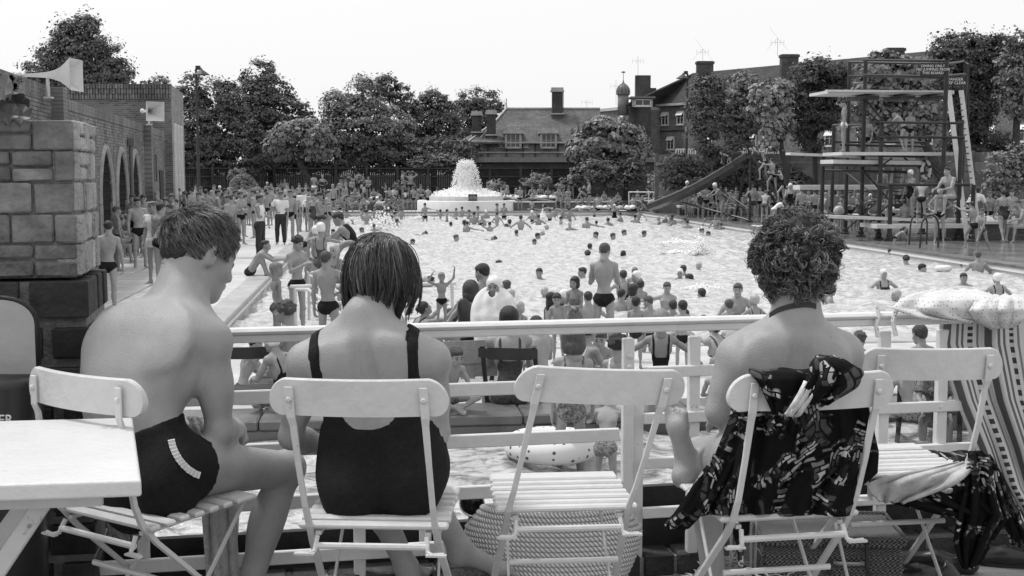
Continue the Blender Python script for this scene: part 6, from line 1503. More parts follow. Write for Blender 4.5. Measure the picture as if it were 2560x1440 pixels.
# shoes
def shoe(label,x,y,D,yaw,m):
    q=P(x,y,D); q=V(q.x,D,TER); t=thing('shoe',label,'shoe',q,None,0); L_=[c_((0,-.09,.03),(0,0,.035),.030,.032,k=.02),c_((0,0,.035),(0,.12,.022),.034,.034,k=.03),c_((0,-.10,.03),(0,-.08,.06),.028,.028,k=.02),c_((0,-.05,.075),(0,-.02,.075),.022,.02,k=.01,op='s')]
    g=run(L_,.006); v,f=nets(np.maximum(g.F,-(g.P((slice(None),)*3)[2]-.008)).astype(np.float32),g.lo,.006); M=np.array(Matrix.Rotation(yaw,3,'Z')); v=v@M.T; me=npmesh('upper',v,f,[m]); inst('upper',me,parent=t)
    mb=MB(); pr=[V(.036*math.cos(a)*(1 if math.sin(a)>0 else .85),.125*math.sin(a)+.01,0) for a in np.linspace(0,2*math.pi,20)[:-1]]; pr=[Matrix.Rotation(yaw,3,'Z')@p_ for p_ in pr]; mb.prism(pr,(0,0,.014)); o=mb.build('sole',M_black,t,world=False)
SH=mat('shoe_leather',.02,.3,.3,10)
shoe('black shoe beside the hamper, toe to the left',2300,1395,3.75,R(80),SH); shoe('black shoe behind its pair beside the hamper',2345,1388,3.9,R(70),SH); shoe('black shoe at the far right under the towel',2520,1385,3.95,R(75),SH)
# white mat or sheet under the towel
# ring in the paddling pool ----------------------------------------
rc=PG(1378,1128,.25); rt_=thing('swimming_ring','large pale printed inflatable ring floating in the paddling pool','swim ring',rc); mb=MB(); mb.tube([rc+V(.27*math.cos(a),.27*math.sin(a),.045) for a in np.linspace(0,2*math.pi,41)[:-1]],.085,14,closed=True); mb.build('printed_tube',dotmat('ring_print',.70,.10,16,.20),rt_,True)
rc=PG(2358,676,WZ); rt_=thing('swimming_ring','white inflatable ring floating alone at right in the pool','swim ring',rc); mb=MB(); mb.tube([rc+V(.15*math.cos(a),.15*math.sin(a),.06) for a in np.linspace(0,2*math.pi,25)[:-1]],.07,10,closed=True); mb.build('tube',M_white,rt_,True)
# dark folding chairs by the paddling pool
DK=mat('deck_chair_dark',.03,.5,.3,6); CV=mat('canvas',.30,.9,.15,12,.3,60)
def darkchair(label,x,D,yaw,canvas=False):
    q=P(x,1100,D); q=V(q.x,D,0); t=thing('folding_armchair' if canvas else 'dark_chair',label,'chair',q,None,yaw)
    def B(name,mb,m=DK): inst(name,mb.mesh(name,m),parent=t)
    for s in(-1,1):
        mb=MB(); mb.bar((s*.22,.0,.86),(s*.24,.45,.02),.035,.03); B('leg',mb); mb=MB(); mb.bar((s*.22,.42,.45),(s*.24,.02,.02),.035,.03); B('leg',mb)
        if canvas: mb=MB(); mb.bar((s*.27,-.02,.62),(s*.27,.45,.62),.05,.02); B('armrest',mb)
    if canvas:
        mb=MB(); mb.box((0,-.01,.76),(.50,.012,.20)); B('canvas_back',mb,CV); mb=MB(); mb.box((0,.22,.44),(.46,.42,.012)); B('canvas_seat',mb,CV); mb=MB(); mb.box((0,.0,.6),(.46,.01,.12)); B('canvas_skirt',mb,CV)
    else:
        mb=MB(); vs=[];n=12
        for i in range(n): 
            a=-1+2*i/n; b_=-1+2*(i+1)/n; mb.bar((.25*a,-.05*(1-a*a),.80-.0),(.25*b_,-.05*(1-b_*b_),.80),.015,.10 if abs(a)<.8 else .08)
        o=B('backrest',mb); 
        for k in range(6): mb=MB(); mb.box((0,.06+.065*k,.45),(.42,.045,.016)); B('seat_slat',mb)
    return t
darkchair('dark curved-back chair of the dark-haired woman by the paddling pool',1270,9.95,yawof(10)); darkchair('folding armchair with pale canvas behind the sitting boy',1180,10.3,yawof(-15),True)
darkchair('small dark chair seen through the railing on the right',2320,9.2,yawof(20))
darkchair('dark chair left of the paddling pool behind the youth',622,10.0,yawof(-10))
# ================================================================ PEOPLE IN THE FOREGROUND
def free_body(s,fem,child,g,hip,waist,neck,head,shL,shR,elL,elR,wrL,wrR,knL,knR,anL,anR,toeL,toeR,hf,hu,pelf,chef,hs=None):
    """skeleton from explicit joints; every joint is a world point"""
    B=Body(); B.free=1; B.s=s;B.g=g;B.fem=fem;B.child=child
    B.hip,B.waist,B.neck,B.head=[Vector(v) for v in(hip,waist,neck,head)]
    B.pel=frame(pelf,B.waist-B.hip); B.che=frame(chef,B.neck-B.waist); B.hd=frame(hf,hu); B.hs=hs or s
    B.sh={-1:Vector(shL),1:Vector(shR)}; B.el={-1:Vector(elL),1:Vector(elR)}; B.wr={-1:Vector(wrL),1:Vector(wrR)}
    B.kn={-1:Vector(knL),1:Vector(knR)}; B.an={-1:Vector(anL),1:Vector(anR)}; B.toe={-1:B.an[-1]+Vector(toeL).normalized()*.15*s,1:B.an[1]+Vector(toeR).normalized()*.15*s}
    B.hj={q:B.hip+B.pel[0]*(q*.088*s)-B.pel[2]*.01*s for q in(-1,1)}; return B
def strands(name,HM,n,mats,parent,whorl,lenf,hair_ok,grav=0.0,lift=.15,curl=0.0,clumps=0,tuck=0.0,clumpw=.7,rad=.0011,S=9,seed=0,tilt=None,off=.004,noise=.18,curlf=9,mono=None):
    r=np.random.default_rng(seed); C=np.array([0,-.014,.036]); Rr=np.array([.079,.099,.085])
    d=r.normal(size=(n*4,3)); d/=np.linalg.norm(d,axis=1)[:,None]; p=C+d*Rr; ok=hair_ok(p); p=p[ok][:n]; n=len(p)
    G=np.array((HM.to_3x3().inverted()@Vector((0,0,-1))).normalized()); wh=np.array(whorl,dtype=float)
    L=lenf(p)*r.uniform(.75,1.15,n); rd=p-wh; pts=[p.copy()]; nrm=(p-C)/Rr**2; nrm/=np.linalg.norm(nrm,axis=1)[:,None]
    t=rd-nrm*(rd*nrm).sum(1)[:,None]; t/=np.linalg.norm(t,axis=1)[:,None]+1e-6
    if tilt is not None:
        t=t+np.array(tilt); t-=nrm*(t*nrm).sum(1)[:,None]; t/=np.linalg.norm(t,axis=1)[:,None]
    t=t+nrm*lift+r.normal(size=(n,3))*noise; t/=np.linalg.norm(t,axis=1)[:,None]; ph=r.uniform(0,6.28,n); 
    if clumps: 
        cc=r.integers(0,n,clumps); cid=cc[np.argmin(((p[:,None,:]-p[cc][None])**2).sum(2),axis=1)]; ph=ph[cid]+r.normal(0,.4,n)
    st=L/(S-1)
    for k in range(1,S):
        t=t+G*grav*(k/S)+r.normal(size=(n,3))*noise*.35
        if tuck>0:
            lo_=np.clip((.02-p[:,2])/.06,0,1)[:,None]; t=t+np.stack([-p[:,0],-.035-p[:,1],0*p[:,0]],1)/.06*tuck*lo_
        if curl>0:
            nr=(p-C)/Rr**2; nr/=np.linalg.norm(nr,axis=1)[:,None]; b=np.cross(nr,t); a=ph+k*curlf*.12*6.28/ S*2
            t=t+(b*np.cos(a)[:,None]+nr*np.sin(a)[:,None]*.8)*curl
        t/=np.linalg.norm(t,axis=1)[:,None]; p=p+t*st[:,None]
        q=(p-C)/(Rr+off); m=np.linalg.norm(q,axis=1); ins=(m<1)&(p[:,2]>-.07); p[ins]=C+(q[ins]/m[ins][:,None])*(Rr+off)
        # stay outside the neck
        ax=np.array([0,-.033]); nn=p[:,:2]-ax; m2=np.linalg.norm(nn,axis=1); low=(p[:,2]<-.05)&(m2<.058); p[low,:2]=ax+nn[low]/m2[low][:,None]*.058
        if clumps: w=clumpw*(k/(S-1))**1.3*.5; p=p*(1-w)+p[cid]*w+0
        pts.append(p.copy())
    A=np.stack(pts,1); A=xf(A.reshape(-1,3).astype(np.float32),HM).reshape(n,S,3)
    T=np.gradient(A,axis=1); T/=np.linalg.norm(T,axis=2)[:,:,None]+1e-9; u=np.cross(T,np.array([.3,.9,.2])); u/=np.linalg.norm(u,axis=2)[:,:,None]+1e-9; w_=np.cross(T,u)
    rr=rad*np.linspace(1.1,.45,S)[None,:,None]*r.uniform(.7,1.4,n)[:,None,None]; V_=[]
    for a in(0,2.094,4.189): V_.append(A+(u*math.cos(a)+w_*math.sin(a))*rr)
    V_=np.stack(V_,2); idx=np.arange(n*S*3).reshape(n,S,3); f=[]
    for k in range(3): k2=(k+1)%3; f.append(np.stack([idx[:,:-1,k],idx[:,:-1,k2],idx[:,1:,k2],idx[:,1:,k]],-1).reshape(-1,4))
    F=np.concatenate(f); b=np.array(base_of(parent)) if parent is not None else 0
    mi=np.concatenate([np.repeat(r.integers(0,len(mats),n),S-1)]*3)
    me=npmesh(name,V_.reshape(-1,3)-b,F,mats,mi); o=inst(name,me,parent=parent); o['kind']='stuff'; return o
HS=[mat('strand_dark',.018,.30,.3,80,spec=.6),mat('strand_brown',.055,.30,.3,80,spec=.6),mat('strand_black',.010,.28,.2,80,spec=.6)]
MATS.pop('strand_brown',0)
HS2=[mat('strand_light',.19,.34,.3,80,spec=.6),mat('strand_brown',.085,.30,.3,80,spec=.6),mat('strand_dark',.018,.30,.3,80,spec=.6)]
HS3=[mat('curl_light',.34,.36,.3,80,spec=.6),mat('curl_mid',.18,.34,.3,80,spec=.6),mat('strand_brown',.085,.3),mat('strand_dark',.018,.3)]
def hero(label,B,vox,suit,hairkind,hairmat,extra=(),curl=.5,straps=None,toes=True,spine=True,hands=(-1,1),group=None):
    prims=body_prims(B,True,toes)+list(extra); HM=T4(B.head,B.hd,B.hs)
    # head goes into the same field so neck and head are one skin
    M=np.array(B.hd.transposed()); hp=[]
    for p in head_prims(1,B.fem,0):
        q=dict(p); s=B.hs
        if q['t']=='c': q['a']=tuple(HM@Vector(p['a'])); q['b']=tuple(HM@Vector(p['b'])); q['ra']=p['ra']*s; q['rb']=p['rb']*s
        else:
            q['c']=tuple(HM@Vector(p['c'])); q['r']=tuple(x*s for x in p['r']); A=B.hd if p.get('A') is None else (p['A']@B.hd); q['A']=A
        hp.append(q)
    g=run(prims+hp+(spine_detail(B) if spine else []),vox,.04); v,f=nets(g.F,g.lo,vox)
    loc=np.array(HM.inverted()); c=v[f].mean(1)@loc[:3,:3].T+loc[:3,3]; mi=np.zeros(len(f),int); ax=np.abs(c[:,0])
    mi[(np.hypot(ax-.031,c[:,2]-.002)<.0125)&(c[:,1]>.066)&(c[:,1]<.13)]=1; mi[(ax<.022)&(np.abs(c[:,2]+.056)<.008)&(c[:,1]>.083)&(c[:,1]<.13)]=2
    VV=[v];FF=[f];MM=[mi];n=len(v)
    for q in hands: a,b=place_hand(B,q,.005,curl); VV.append(a);FF.append(b+n);MM.append(np.zeros(len(b),int)); n+=len(a)
    base=Vector((B.hip.x,B.hip.y,TER)); V_=np.concatenate(VV)-np.array(base,dtype=np.float32)
    me=npmesh('person',V_,np.concatenate(FF),[SKINF,DARK,LIP],np.concatenate(MM)); o=bpy.data.objects.new('person',me); COL.objects.link(o); o.location=base; tag(o,label,'person',group)
    X,Y,Z=g.P((slice(None),)*3)
    def pl(pt,n): return (X-pt.x)*n.x+(Y-pt.y)*n.y+(Z-pt.z)*n.z
    if suit:
        if suit=='brief': r=region_brief(B,X,Y,Z,0,.035)
        elif suit=='wide': r=region_brief(B,X,Y,Z,.16,.035)
        else:
            r=region_onepiece(B,X,Y,Z,strap=False,low=straps[1],cut=.13,sd=.02); c=B.che; s=B.s
            # rounded scoop of the low back
            sc_=sd_ell(X,Y,Z,tuple(B.neck-c[2]*(.215*s)-c[1]*.10*s),(.075*s,.16*s,.055*s),c); bk=pl(B.neck,c[1]); r=np.maximum(r,np.where(bk<0,-sc_,-9))
            for q in(-1,1):
                a=B.neck+c[0]*(q*.118*s)-c[2]*.285*s-c[1]*.10*s; m=B.neck+c[0]*(q*straps[0]*s)-c[2]*.02*s-c[1]*.04*s; b=B.neck+c[0]*(q*.10*s)-c[2]*.16*s+c[1]*.12*s
                for u,w in((a,m),(m,b)): r=np.minimum(r,sd_slab(X,Y,Z,u,w,c[0],.0145))
            for q in(-1,1): r=np.maximum(r,pl(B.sh[q]-c[0]*(q*.012*s),c[0]*q)*.9-4*np.maximum(0,-pl(B.waist,c[2])))
        for q in(-1,1):
            c2=sd_cone(X,Y,Z,np.array(B.sh[q].lerp(B.el[q],.5)),np.array(B.el[q]),.062,.055); c3=sd_cone(X,Y,Z,np.array(B.el[q]),np.array(B.wr[q]),.055,.045); r=np.maximum(r,-np.minimum(c2,c3))
        cv,cf=cloth_from(g,g.F,r,.0045,vox); cme=npmesh('swimsuit',cv-np.array(base,dtype=np.float32),cf,[SUITB]); so_=inst('swimsuit',cme,parent=o)
    else: so_=None
    # hair base
    gg=run(hair_prims(hairkind),.0055); X,Y,Z=gg.P((slice(None),)*3); F=gg.F; F=np.maximum(F,-sd_ell(X,Y,Z,(0,.100,-.030),(.062,.078,.090)))
    if hairkind=='short':
        F=np.maximum(F,-sd_ell(X,Y,Z,(0,.055,-.065),(.12,.085,.060))); 
        for q in(-1,1): F=np.maximum(F,-sd_ell(X,Y,Z,(q*.085,-.008,-.004),(.026,.026,.036)))
    F=F+.0028*np.sin(X*190+Z*60)*np.sin(Y*150+Z*120)+.004*(1 if hairkind!='short' else .9)
    hv,hf_=nets(F.astype(np.float32),gg.lo,.0055); hv=xf(hv,HM)-np.array(base,dtype=np.float32); inst('hair',npmesh('hair',hv,hf_,[hairmat]),parent=o)
    return o,B,HM,so_,g
hair_base=mat('hair_base',.026,.5,.5,70,.5,200)
# --- youth on the left ---------------------------------------------------------
B1=free_body(1.0,0,0,.96,P(395,1178,3.09),P(338,1030,3.10),P(462,755,3.25),P(500,640,3.33),P(292,815,3.34),P(528,852,3.16),P(262,1050,3.50),P(548,1078,3.15),P(350,1085,3.60),P(590,1075,3.40),
    P(560,1165,3.58),P(715,1172,3.43),P(560,1560,3.66),P(585,1580,3.38),(.4,.9,-.1),(.5,.8,-.1),(.66,.60,-.46),(.26,.30,.92),(.54,.84,.1),(.45,.86,-.2),1.03)
m1,_,HM1,sw1,g1=hero('bare-backed youth with dark combed hair sitting beside the white table',B1,.0088,'wide','short',hair_base,spine=False,extra=[e_(P(305,905,3.22),(.105,.085,.13),k=.08),e_(P(300,1020,3.16),(.09,.08,.12),k=.08)])
def ok_short(p): return (p[:,2]>np.where(p[:,1]<-.01,-.048-.25*(p[:,1]+.05),np.where(np.abs(p[:,0])>.05,.018,.02))+np.clip((p[:,1]-.03)*1.1,0,.06))
strands('hair_strands',HM1,6500,HS2,m1,(-.035,-.055,.115),lambda p:np.where(p[:,2]>.055,.056,np.where(p[:,2]>.0,.030,.010))*np.where(p[:,1]>.035,.45,1),ok_short,grav=.02,lift=.0,clumps=300,clumpw=.35,rad=.0007,seed=1,tilt=(.6,.35,0),noise=.03,off=.0075,S=6)
strands('hair_highlights',HM1,700,[mat('strand_pale',.20,.35,.3,80,spec=.7)],m1,(-.035,-.055,.115),lambda p:np.where(p[:,2]>.045,.058,.035)*np.where(p[:,1]>.03,.5,1),lambda p:ok_short(p)&(p[:,2]>.02),grav=.02,lift=.02,clumps=120,clumpw=.5,rad=.0006,seed=9,tilt=(.6,.35,0),noise=.03,off=.0090,S=6)
# white pleated side trim, laid on the trunks
from mathutils.bvhtree import BVHTree
def bvh(o): 
    me=o.data; M=o.matrix_world; b=base_of(o); return BVHTree.FromPolygons([v.co+b for v in me.vertices],[tuple(p.vertices) for p in me.polygons])
def hit(T_,x,y): 
    o=Vector((0,0,CAMZ)); d=(P(x,y,3)-o).normalized(); h=T_.ray_cast(o,d); return h[0],h[1]
try:
    T_=bvh(sw1); mb=MB(); pts=[(428,1102),(432,1118),(438,1134),(447,1150),(458,1164),(470,1175),(484,1184),(500,1190)]; prev=None
    path=[]
    for i in range(len(pts)-1):
        for k in range(4): t=k/4; path.append((pts[i][0]*(1-t)+pts[i+1][0]*t,pts[i][1]*(1-t)+pts[i+1][1]*t))
    n_=len(path)
    for i,(x,y) in enumerate(path[:-1]):
        h,nr=hit(T_,x,y); h2,_=hit(T_,*path[i+1])
        if h is None or h2 is None: continue
        d=(h2-h).normalized(); sd=nr.cross(d).normalized(); w=.0085; up=.003+(.004 if i%2 else 0); mb.add([h-sd*w+nr*up,h+sd*w+nr*up,h2+sd*w+nr*(.007-up+.003),h2-sd*w+nr*(.007-up+.003)],[(0,1,2,3)])
    tr=mb.build('pleated_trim',mat('trim_white',.6,.8),sw1); md=tr.modifiers.new('s','SOLIDIFY'); md.thickness=.002
except Exception as ex: print('trim',ex)
# --- woman in the black swimsuit --------------------------------------------------
B2=free_body(.97,1,0,.98,P(957,1172,3.04),P(938,1040,3.05),P(914,812,3.07),P(957,692,3.15),P(766,905,3.06),P(1076,898,3.05),P(728,1092,3.10),P(1092,1080,3.10),P(850,1128,3.36),P(1018,850,3.34),
    P(905,1180,3.50),P(1045,1185,3.50),P(1015,1415,3.55),P(1148,1366,3.52),(.1,.95,-.2),(.85,.25,-.32),(.50,.80,-.20),(.08,.20,.97),(.05,1,.1),(.05,1,-.1),.90)
m2,_,HM2,sw2,g2=hero('woman in a low-backed black swimsuit with wet shoulder-length hair',B2,.0088,'onepiece','short',hair_base,extra=[e_(P(948,1095,3.06),(.145,.095,.12),k=.06)],straps=(.130,-.035))
strands('hair_strands',HM2,6500,HS2,m2,(-.01,-.015,.12),lambda p:.150+.26*np.clip(p[:,2],-.02,.12)*.9,lambda p:(p[:,2]>-.06)&(p[:,1]<.055),grav=1.1,lift=.0,clumps=210,clumpw=.7,rad=.0009,S=9,seed=2,noise=.05,off=.007,tuck=.24)
strands('wet_locks',HM2,800,HS,m2,(.0,-.015,.12),lambda p:.170+.24*np.clip(p[:,2],-.02,.12),lambda p:(p[:,2]>-.02)&(p[:,1]<.045),grav=1.1,lift=.04,clumps=60,clumpw=.9,rad=.0012,S=9,seed=3,noise=.08,off=.009,tuck=.12,curl=.05)
# --- woman with curly hair ----------------------------------------------------------
B4=free_body(1.0,1,0,1.06,P(1945,1152,3.12),P(1955,1030,3.14),P(1985,812,3.16),P(1984,672,3.19),P(1845,892,3.16),P(2104,882,3.20),P(1800,1030,3.14),P(2150,1060,3.30),P(1802,1025,3.36),P(2010,1090,3.50),
    P(1752,1140,3.50),P(1935,1130,3.52),P(1790,1500,3.50),P(1732,1165,3.30),(-.2,.95,-.1),(-.05,.12,.98),(-.18,.97,-.08),(0,.08,1),(-.2,1,.1),(-.08,1,-.05),1.02)
m4,_,HM4,_,g4=hero('woman with curly hair and dark halter strap sitting with one foot raised',B4,.0088,None,'curly',hair_base,curl=.7)
for nm,sd,N_,ms,rd in(('curls',4,4600,HS3,.00105),('dark_curls',5,700,HS2,.0010)):
    strands(nm,HM4,N_,ms,m4,(.0,.02,.12),lambda p:.105+.0*p[:,0],lambda p:(p[:,2]>-.055)&(p[:,1]<.05),grav=.06,lift=.42,curl=1.0,clumps=170,clumpw=.75,rad=rd,S=18,seed=sd,noise=.10,off=.012,curlf=7)
# loose bathing dress top (halter) at the neck and her skirt
s=B4.s; mb=MB(); nk=B4.neck
pts=[]
for a in np.linspace(-.15,math.pi+.15,15): pts.append(nk+B4.che[0]*(-.062*math.cos(a))-B4.che[1]*(.060*math.sin(a)*1.0)+B4.che[2]*(.030-.02*abs(math.cos(a)))+V(0,0,.008*math.cos(a)))
Tb=bvh(m4); path=[(1925,792),(1932,786),(1942,779),(1955,773),(1970,768),(1985,765),(2000,763),(2015,762),(2028,763),(2038,766)]
mb=MB(); q=[]
for x,y in path:
    h,nr=hit(Tb,x,y)
    if h: q.append((h,nr))
for (h,nr),(h2,n2) in zip(q,q[1:]):
    mb.add([h+nr*.004+V(0,0,-.007),h2+n2*.004+V(0,0,-.007),h2+n2*.004+V(0,0,.007),h+nr*.004+V(0,0,.007)],[(0,1,2,3)])
hs_=mb.build('halter_strap',mat('halter_dark',.05,.8,.2,50),m4); md=hs_.modifiers.new('s','SOLIDIFY'); md.thickness=.003
# small pale towel hanging under the youth
tw2=thing('small_towel','pale towel hanging down from the seat of the youth','towel',P(520,1250,3.45))
cloth('towel_fall',[(1045,470,505,3.42),(1070,478,515,3.40),(1110,500,525,3.40),(1180,520,545,3.42),(1270,505,590,3.46),(1350,510,590,3.47),(1440,515,596,3.48),(1500,520,596,3.48)],mat('pale_towel',.5,.9,.15,30,.6,120),tw2,24,40,.014,2,.012,3)
tw3=thing('small_towel','grey cloth bundled beneath the seat of the first chair','cloth',P(330,1300,3.3)); cloth('cloth_folds',[(1288,300,420,3.22),(1310,268,400,3.22),(1330,275,360,3.22),(1350,310,345,3.22)],mat('grey_cloth',.22,.9,.2,30,.5,90),tw3,24,16,.014,2,.012,6)
# ================================================================ THE CROWD
PO={
 'std':dict(la=((.16,.02,-1),(.04,.22,-1))),
 'std2':dict(la=((.14,-.05,-1),(.05,.12,-1)),ra=((.22,.1,-1),(.0,.35,-1)),ll=((.10,.08,-1),(.03,-.08,-1)),rl=((.02,-.02,-1),(.0,-.02,-1)),side=3,head=(-15,10,0)),
 'fold':dict(la=((.12,.22,-1),(-.85,.55,.12)),ra=((.12,.22,-1),(-.85,.50,.02))),
 'hips':dict(la=((.62,-.18,-.75),(-.80,.32,-.42))),
 'onehip':dict(la=((.16,.02,-1),(.04,.22,-1)),ra=((.62,-.18,-.75),(-.80,.32,-.42)),side=-3,ll=((.05,.1,-1),(.02,-.06,-1)),rl=((.08,-.03,-1),(.02,-.03,-1))),
 'walk':dict(la=((.12,.35,-1),(.0,.5,-1)),ra=((.16,-.3,-1),(.1,-.05,-1)),ll=((.04,-.30,-1),(.0,-.55,-1)),rl=((.04,.38,-1),(.0,.02,-1)),lean=6),
 'chest':dict(la=((.2,.25,-.9),(-.35,.6,.65)),ra=((.15,.3,-.9),(-.4,.5,.35)),head=(0,18,0)),
 'up':dict(la=((.85,.05,.45),(-.75,.0,.60)),head=(0,0,0)),
 'capup':dict(la=((.8,.2,.5),(-.65,-.1,.75)),ra=((.3,.4,-.9),(-.2,.6,.5))),
 'bend':dict(lean=38,bend=25,la=((.12,.55,-.8),(-.1,.5,-.9)),head=(0,-25,0),ll=((.08,-.1,-1),(.02,-.05,-1))),
 'lean':dict(lean=25,bend=12,la=((.1,.7,-.6),(.0,.8,-.2)),head=(0,20,0),ll=((.08,.3,-1),(.02,-.35,-1)),rl=((.06,.0,-1),(.02,-.1,-1))),
 'sitledge':dict(lean=12,bend=8,la=((.15,.5,-.85),(-.25,.85,-.15)),ll=((.14,1,.0),(.0,.08,-1))),
 'sitback':dict(lean=-14,bend=6,la=((.35,-.45,-.8),(.1,-.35,-1)),ll=((.14,1,.25),(.0,.45,-.9))),
 'hug':dict(lean=22,bend=22,la=((.1,.75,-.45),(-.35,.8,.05)),ll=((.10,.55,.80),(.02,.30,-.95)),head=(10,-12,0)),
 'cross':dict(lean=10,bend=12,la=((.2,.45,-.85),(-.55,.75,-.1)),ll=((.65,.75,.1),(-.85,.10,-.35)),head=(0,15,0)),
 'wade':dict(la=((.75,.15,-.55),(.35,.5,-.45)),ll=((.08,.05,-1),(.02,-.03,-1))),
 'wade2':dict(la=((.3,.6,-.7),(.0,.9,-.1)),ra=((.55,-.1,-.8),(.3,.3,-.8)),head=(25,5,0),lean=5),
 'armsup':dict(la=((.8,.1,.75),(.1,.1,1)),ra=((.7,.2,.3),(-.4,.3,.9))),
 'reachR':dict(la=((.2,.1,-1),(-.2,.4,-1)),ra=((.95,.25,-.25),(.95,.2,-.12)),head=(-20,10,0)),
 'crawl':dict(lean=72,bend=6,la=((.25,.9,.45),(.1,.8,-.3)),ra=((.2,-.6,-.5),(.2,-.6,-.6)),ll=((.1,-1,-.25),(.05,-1,-.1)),head=(0,-62,0)),
 'lie':dict(lean=84,bend=4,la=((.7,.5,-.1),(-.6,.7,-.1)),ll=((.12,-1,-.08),(.03,-1,-.06)),head=(20,-40,0)),
 'climb':dict(la=((.25,.75,.1),(.0,.9,.35)),ll=((.08,.55,-.7),(.02,-.1,-1)),rl=((.08,-.05,-1),(.02,-.15,-1)),lean=12),
 'four':dict(lean=62,bend=14,la=((.12,.25,-1),(.02,.05,-1)),ll=((.12,-.25,-1),(.03,-.75,-.45)),rl=((.10,.25,-1),(.03,-.5,-.85)),head=(0,-10,0)),
 'kneel':dict(lean=18,bend=15,la=((.15,.7,.1),(.0,.7,.7)),ll=((.12,.45,-.9),(.03,-1,-.12)),head=(0,-25,0)),
}
KD={'m':dict(h=1.74,g=1.0),'b':dict(h=1.72,g=1.38),'f':dict(h=1.63,fem=1,g=1.0,sw=.165),'y':dict(h=1.55,g=.90,sw=.160),'g':dict(h=1.45,fem=1,g=.88,sw=.155,child=.4),'c':dict(h=1.22,child=1,g=.90,sw=.155),'t':dict(h=.86,child=1,g=1.1,sw=.16)}
_arch={}
SUITS={'m':('brief','shorts'),'b':('brief',),'f':('onepiece','brief'),'y':('brief','shorts'),'g':('onepiece','brief'),'c':('brief','onepiece'),'t':('brief',)}
def arch(kind,pz,lod,suits):
    key=(kind,pz,lod)
    if key not in _arch:
        d=dict(KD[kind]); d.update(PO[pz]); B=pose(**d); xbody(B,Matrix.Identity(3),Vector((0,0,-B.zmin)))
        if pz in('sitledge','lie','crawl','hug','cross','sitback','four'): pass
        _arch[key]=dict(B=B,H=B.head.z+.125*B.hs,meshes={},lod=lod,kind=kind,pz=pz)
    A=_arch[key]; need=[s for s in suits if s not in A['meshes']]
    if 'body' not in A['meshes'] or need:
        vox={0:.0125,1:.020,2:.033,3:.048}[lod]; hv={0:.0065,1:.011,2:.018,3:.028}[lod]
        allsuits=tuple(set(SUITS[kind])|set(suits)) if pz not in('crawl',) else tuple(suits)
        r=finish_body('person',A['B'],vox,allsuits,hvox=hv,headvox={0:.0075,1:.011,2:.020,3:.032}[lod],handcurl=.55,mats=[SKIN,DARK,LIP])
        A['meshes']['body']=r['body']; A['HM']=r['HM']
        for k in allsuits: A['meshes'][k]=r['suit'].get(k)
    return A
_hairm={}
def hairmesh(kind,shade,lod):
    k=(kind,shade,lod)
    if k not in _hairm:
        v,f=hair_tmpl(kind,.0065 if lod==0 else(.010 if lod==1 else .018 if lod==2 else .030)); _hairm[k]=npmesh('hair',v,f,[{'d':HAIRD,'m':HAIRM,'l':HAIRL,'w':CAPW,'g':CAPG}[shade]])
    return _hairm[k]
_sm={}
def suitmesh(A,k,shade):
    me=A['meshes'].get(k)
    if me is None: return None
    key=(me.name,shade)
    if key not in _sm:
        c=me.copy(); c.materials.clear(); c.materials.append({'b':SUITB,'g':SUITG,'w':SHIRTW,'t':TROUS,'p':PATT}[shade]); c.name='swimsuit'; _sm[key]=c
    return _sm[key]
ALL=[]
def person(x,yt,kind,pz,face,hair='sd',suit='brief',sh='b',z0=0.0,D=None,yw=None,yb=None,lab=None,zone=None,lod=None,extra=(),top_is=None,headroom=True):
    """x,yt: where the top of the head stands in the picture; the depth comes from the ground, water line or D"""
    k0=kind
    A0=None
    hk={'s':'short','c':'curly','b':'bob','l':'long','k':'cap','n':'bun','h':'flatcap'}[hair[0]]; hs=hair[1]
    d=dict(KD[kind]); d.update(PO[pz]); 
    key=(kind,pz,'H')
    if key not in _arch: B=pose(**d); _arch[key]=B.head.z+.125*B.hs-B.zmin
    H=_arch[key]
    if yw is not None: D=DZ(yw,WZ)
    elif yb is not None and D is None: D=DZ(yb,z0)
    if D is None:
        D=DZ(yt,z0+H)
        if D<=0 or D>90: D=80
    p=P(x,yt,D); sc=1.0
    if yw is not None: base=p.z-H
    else:
        sc=(p.z-z0)/H; 
        lo,hi=(.72,1.22)
        sc=min(max(sc,lo),hi); base=p.z-H*sc if (yb is None) else z0
        if abs(base-z0)<.35: base=z0
    L=(0 if D<13.5 else 1 if D<30 else 2 if D<62 else 3) if lod is None else lod
    A=arch(kind,pz,L,(suit,)+tuple(e[0] for e in extra))
    yaw=R(face)
    # keep the head over the wanted column: offset of the head from the archetype origin
    hx=A['B'].head; off=Matrix.Rotation(yaw,3,'Z')@Vector((hx.x,hx.y,0))*sc
    loc=Vector((p.x-off.x,p.y-off.y,base))
    o=bpy.data.objects.new('person',A['meshes']['body']); COL.objects.link(o); o.location=loc; o.rotation_euler=(0,0,yaw); o.scale=(sc,)*3
    h=inst('hair' if hk not in('cap',) else 'bathing_cap',hairmesh(hk,hs,L),parent=o,mtx=A['HM']@Matrix.Scale(1.0,4))
    for (k,s) in ((suit,sh),)+tuple(extra):
        if k is None: continue
        me=suitmesh(A,k,s)
        if me: inst({'shirt':'shirt','vest':'vest','trousers':'trousers'}.get(k,'swimsuit'),me,parent=o)
    ALL.append(dict(o=o,x=x,y=yt,kind=kind,pz=pz,face=face,hair=hair,suit=suit,sh=sh,extra=extra,lab=lab,zone=zone or 'bank',wet=yw is not None,D=D))
    return o
def many(zone,rows,**kw):
    for r in rows:
        x,y,kd,pz,fc=r[:5]; opt={}; names=['hair','suit','sh']
        for i,v in enumerate(r[5:]):
            if isinstance(v,dict): opt.update(v)
            else: opt[names[i]]=v
        q=dict(kw); q.update(opt)
        person(x,y,kd,pz,fc,zone=zone,**q)
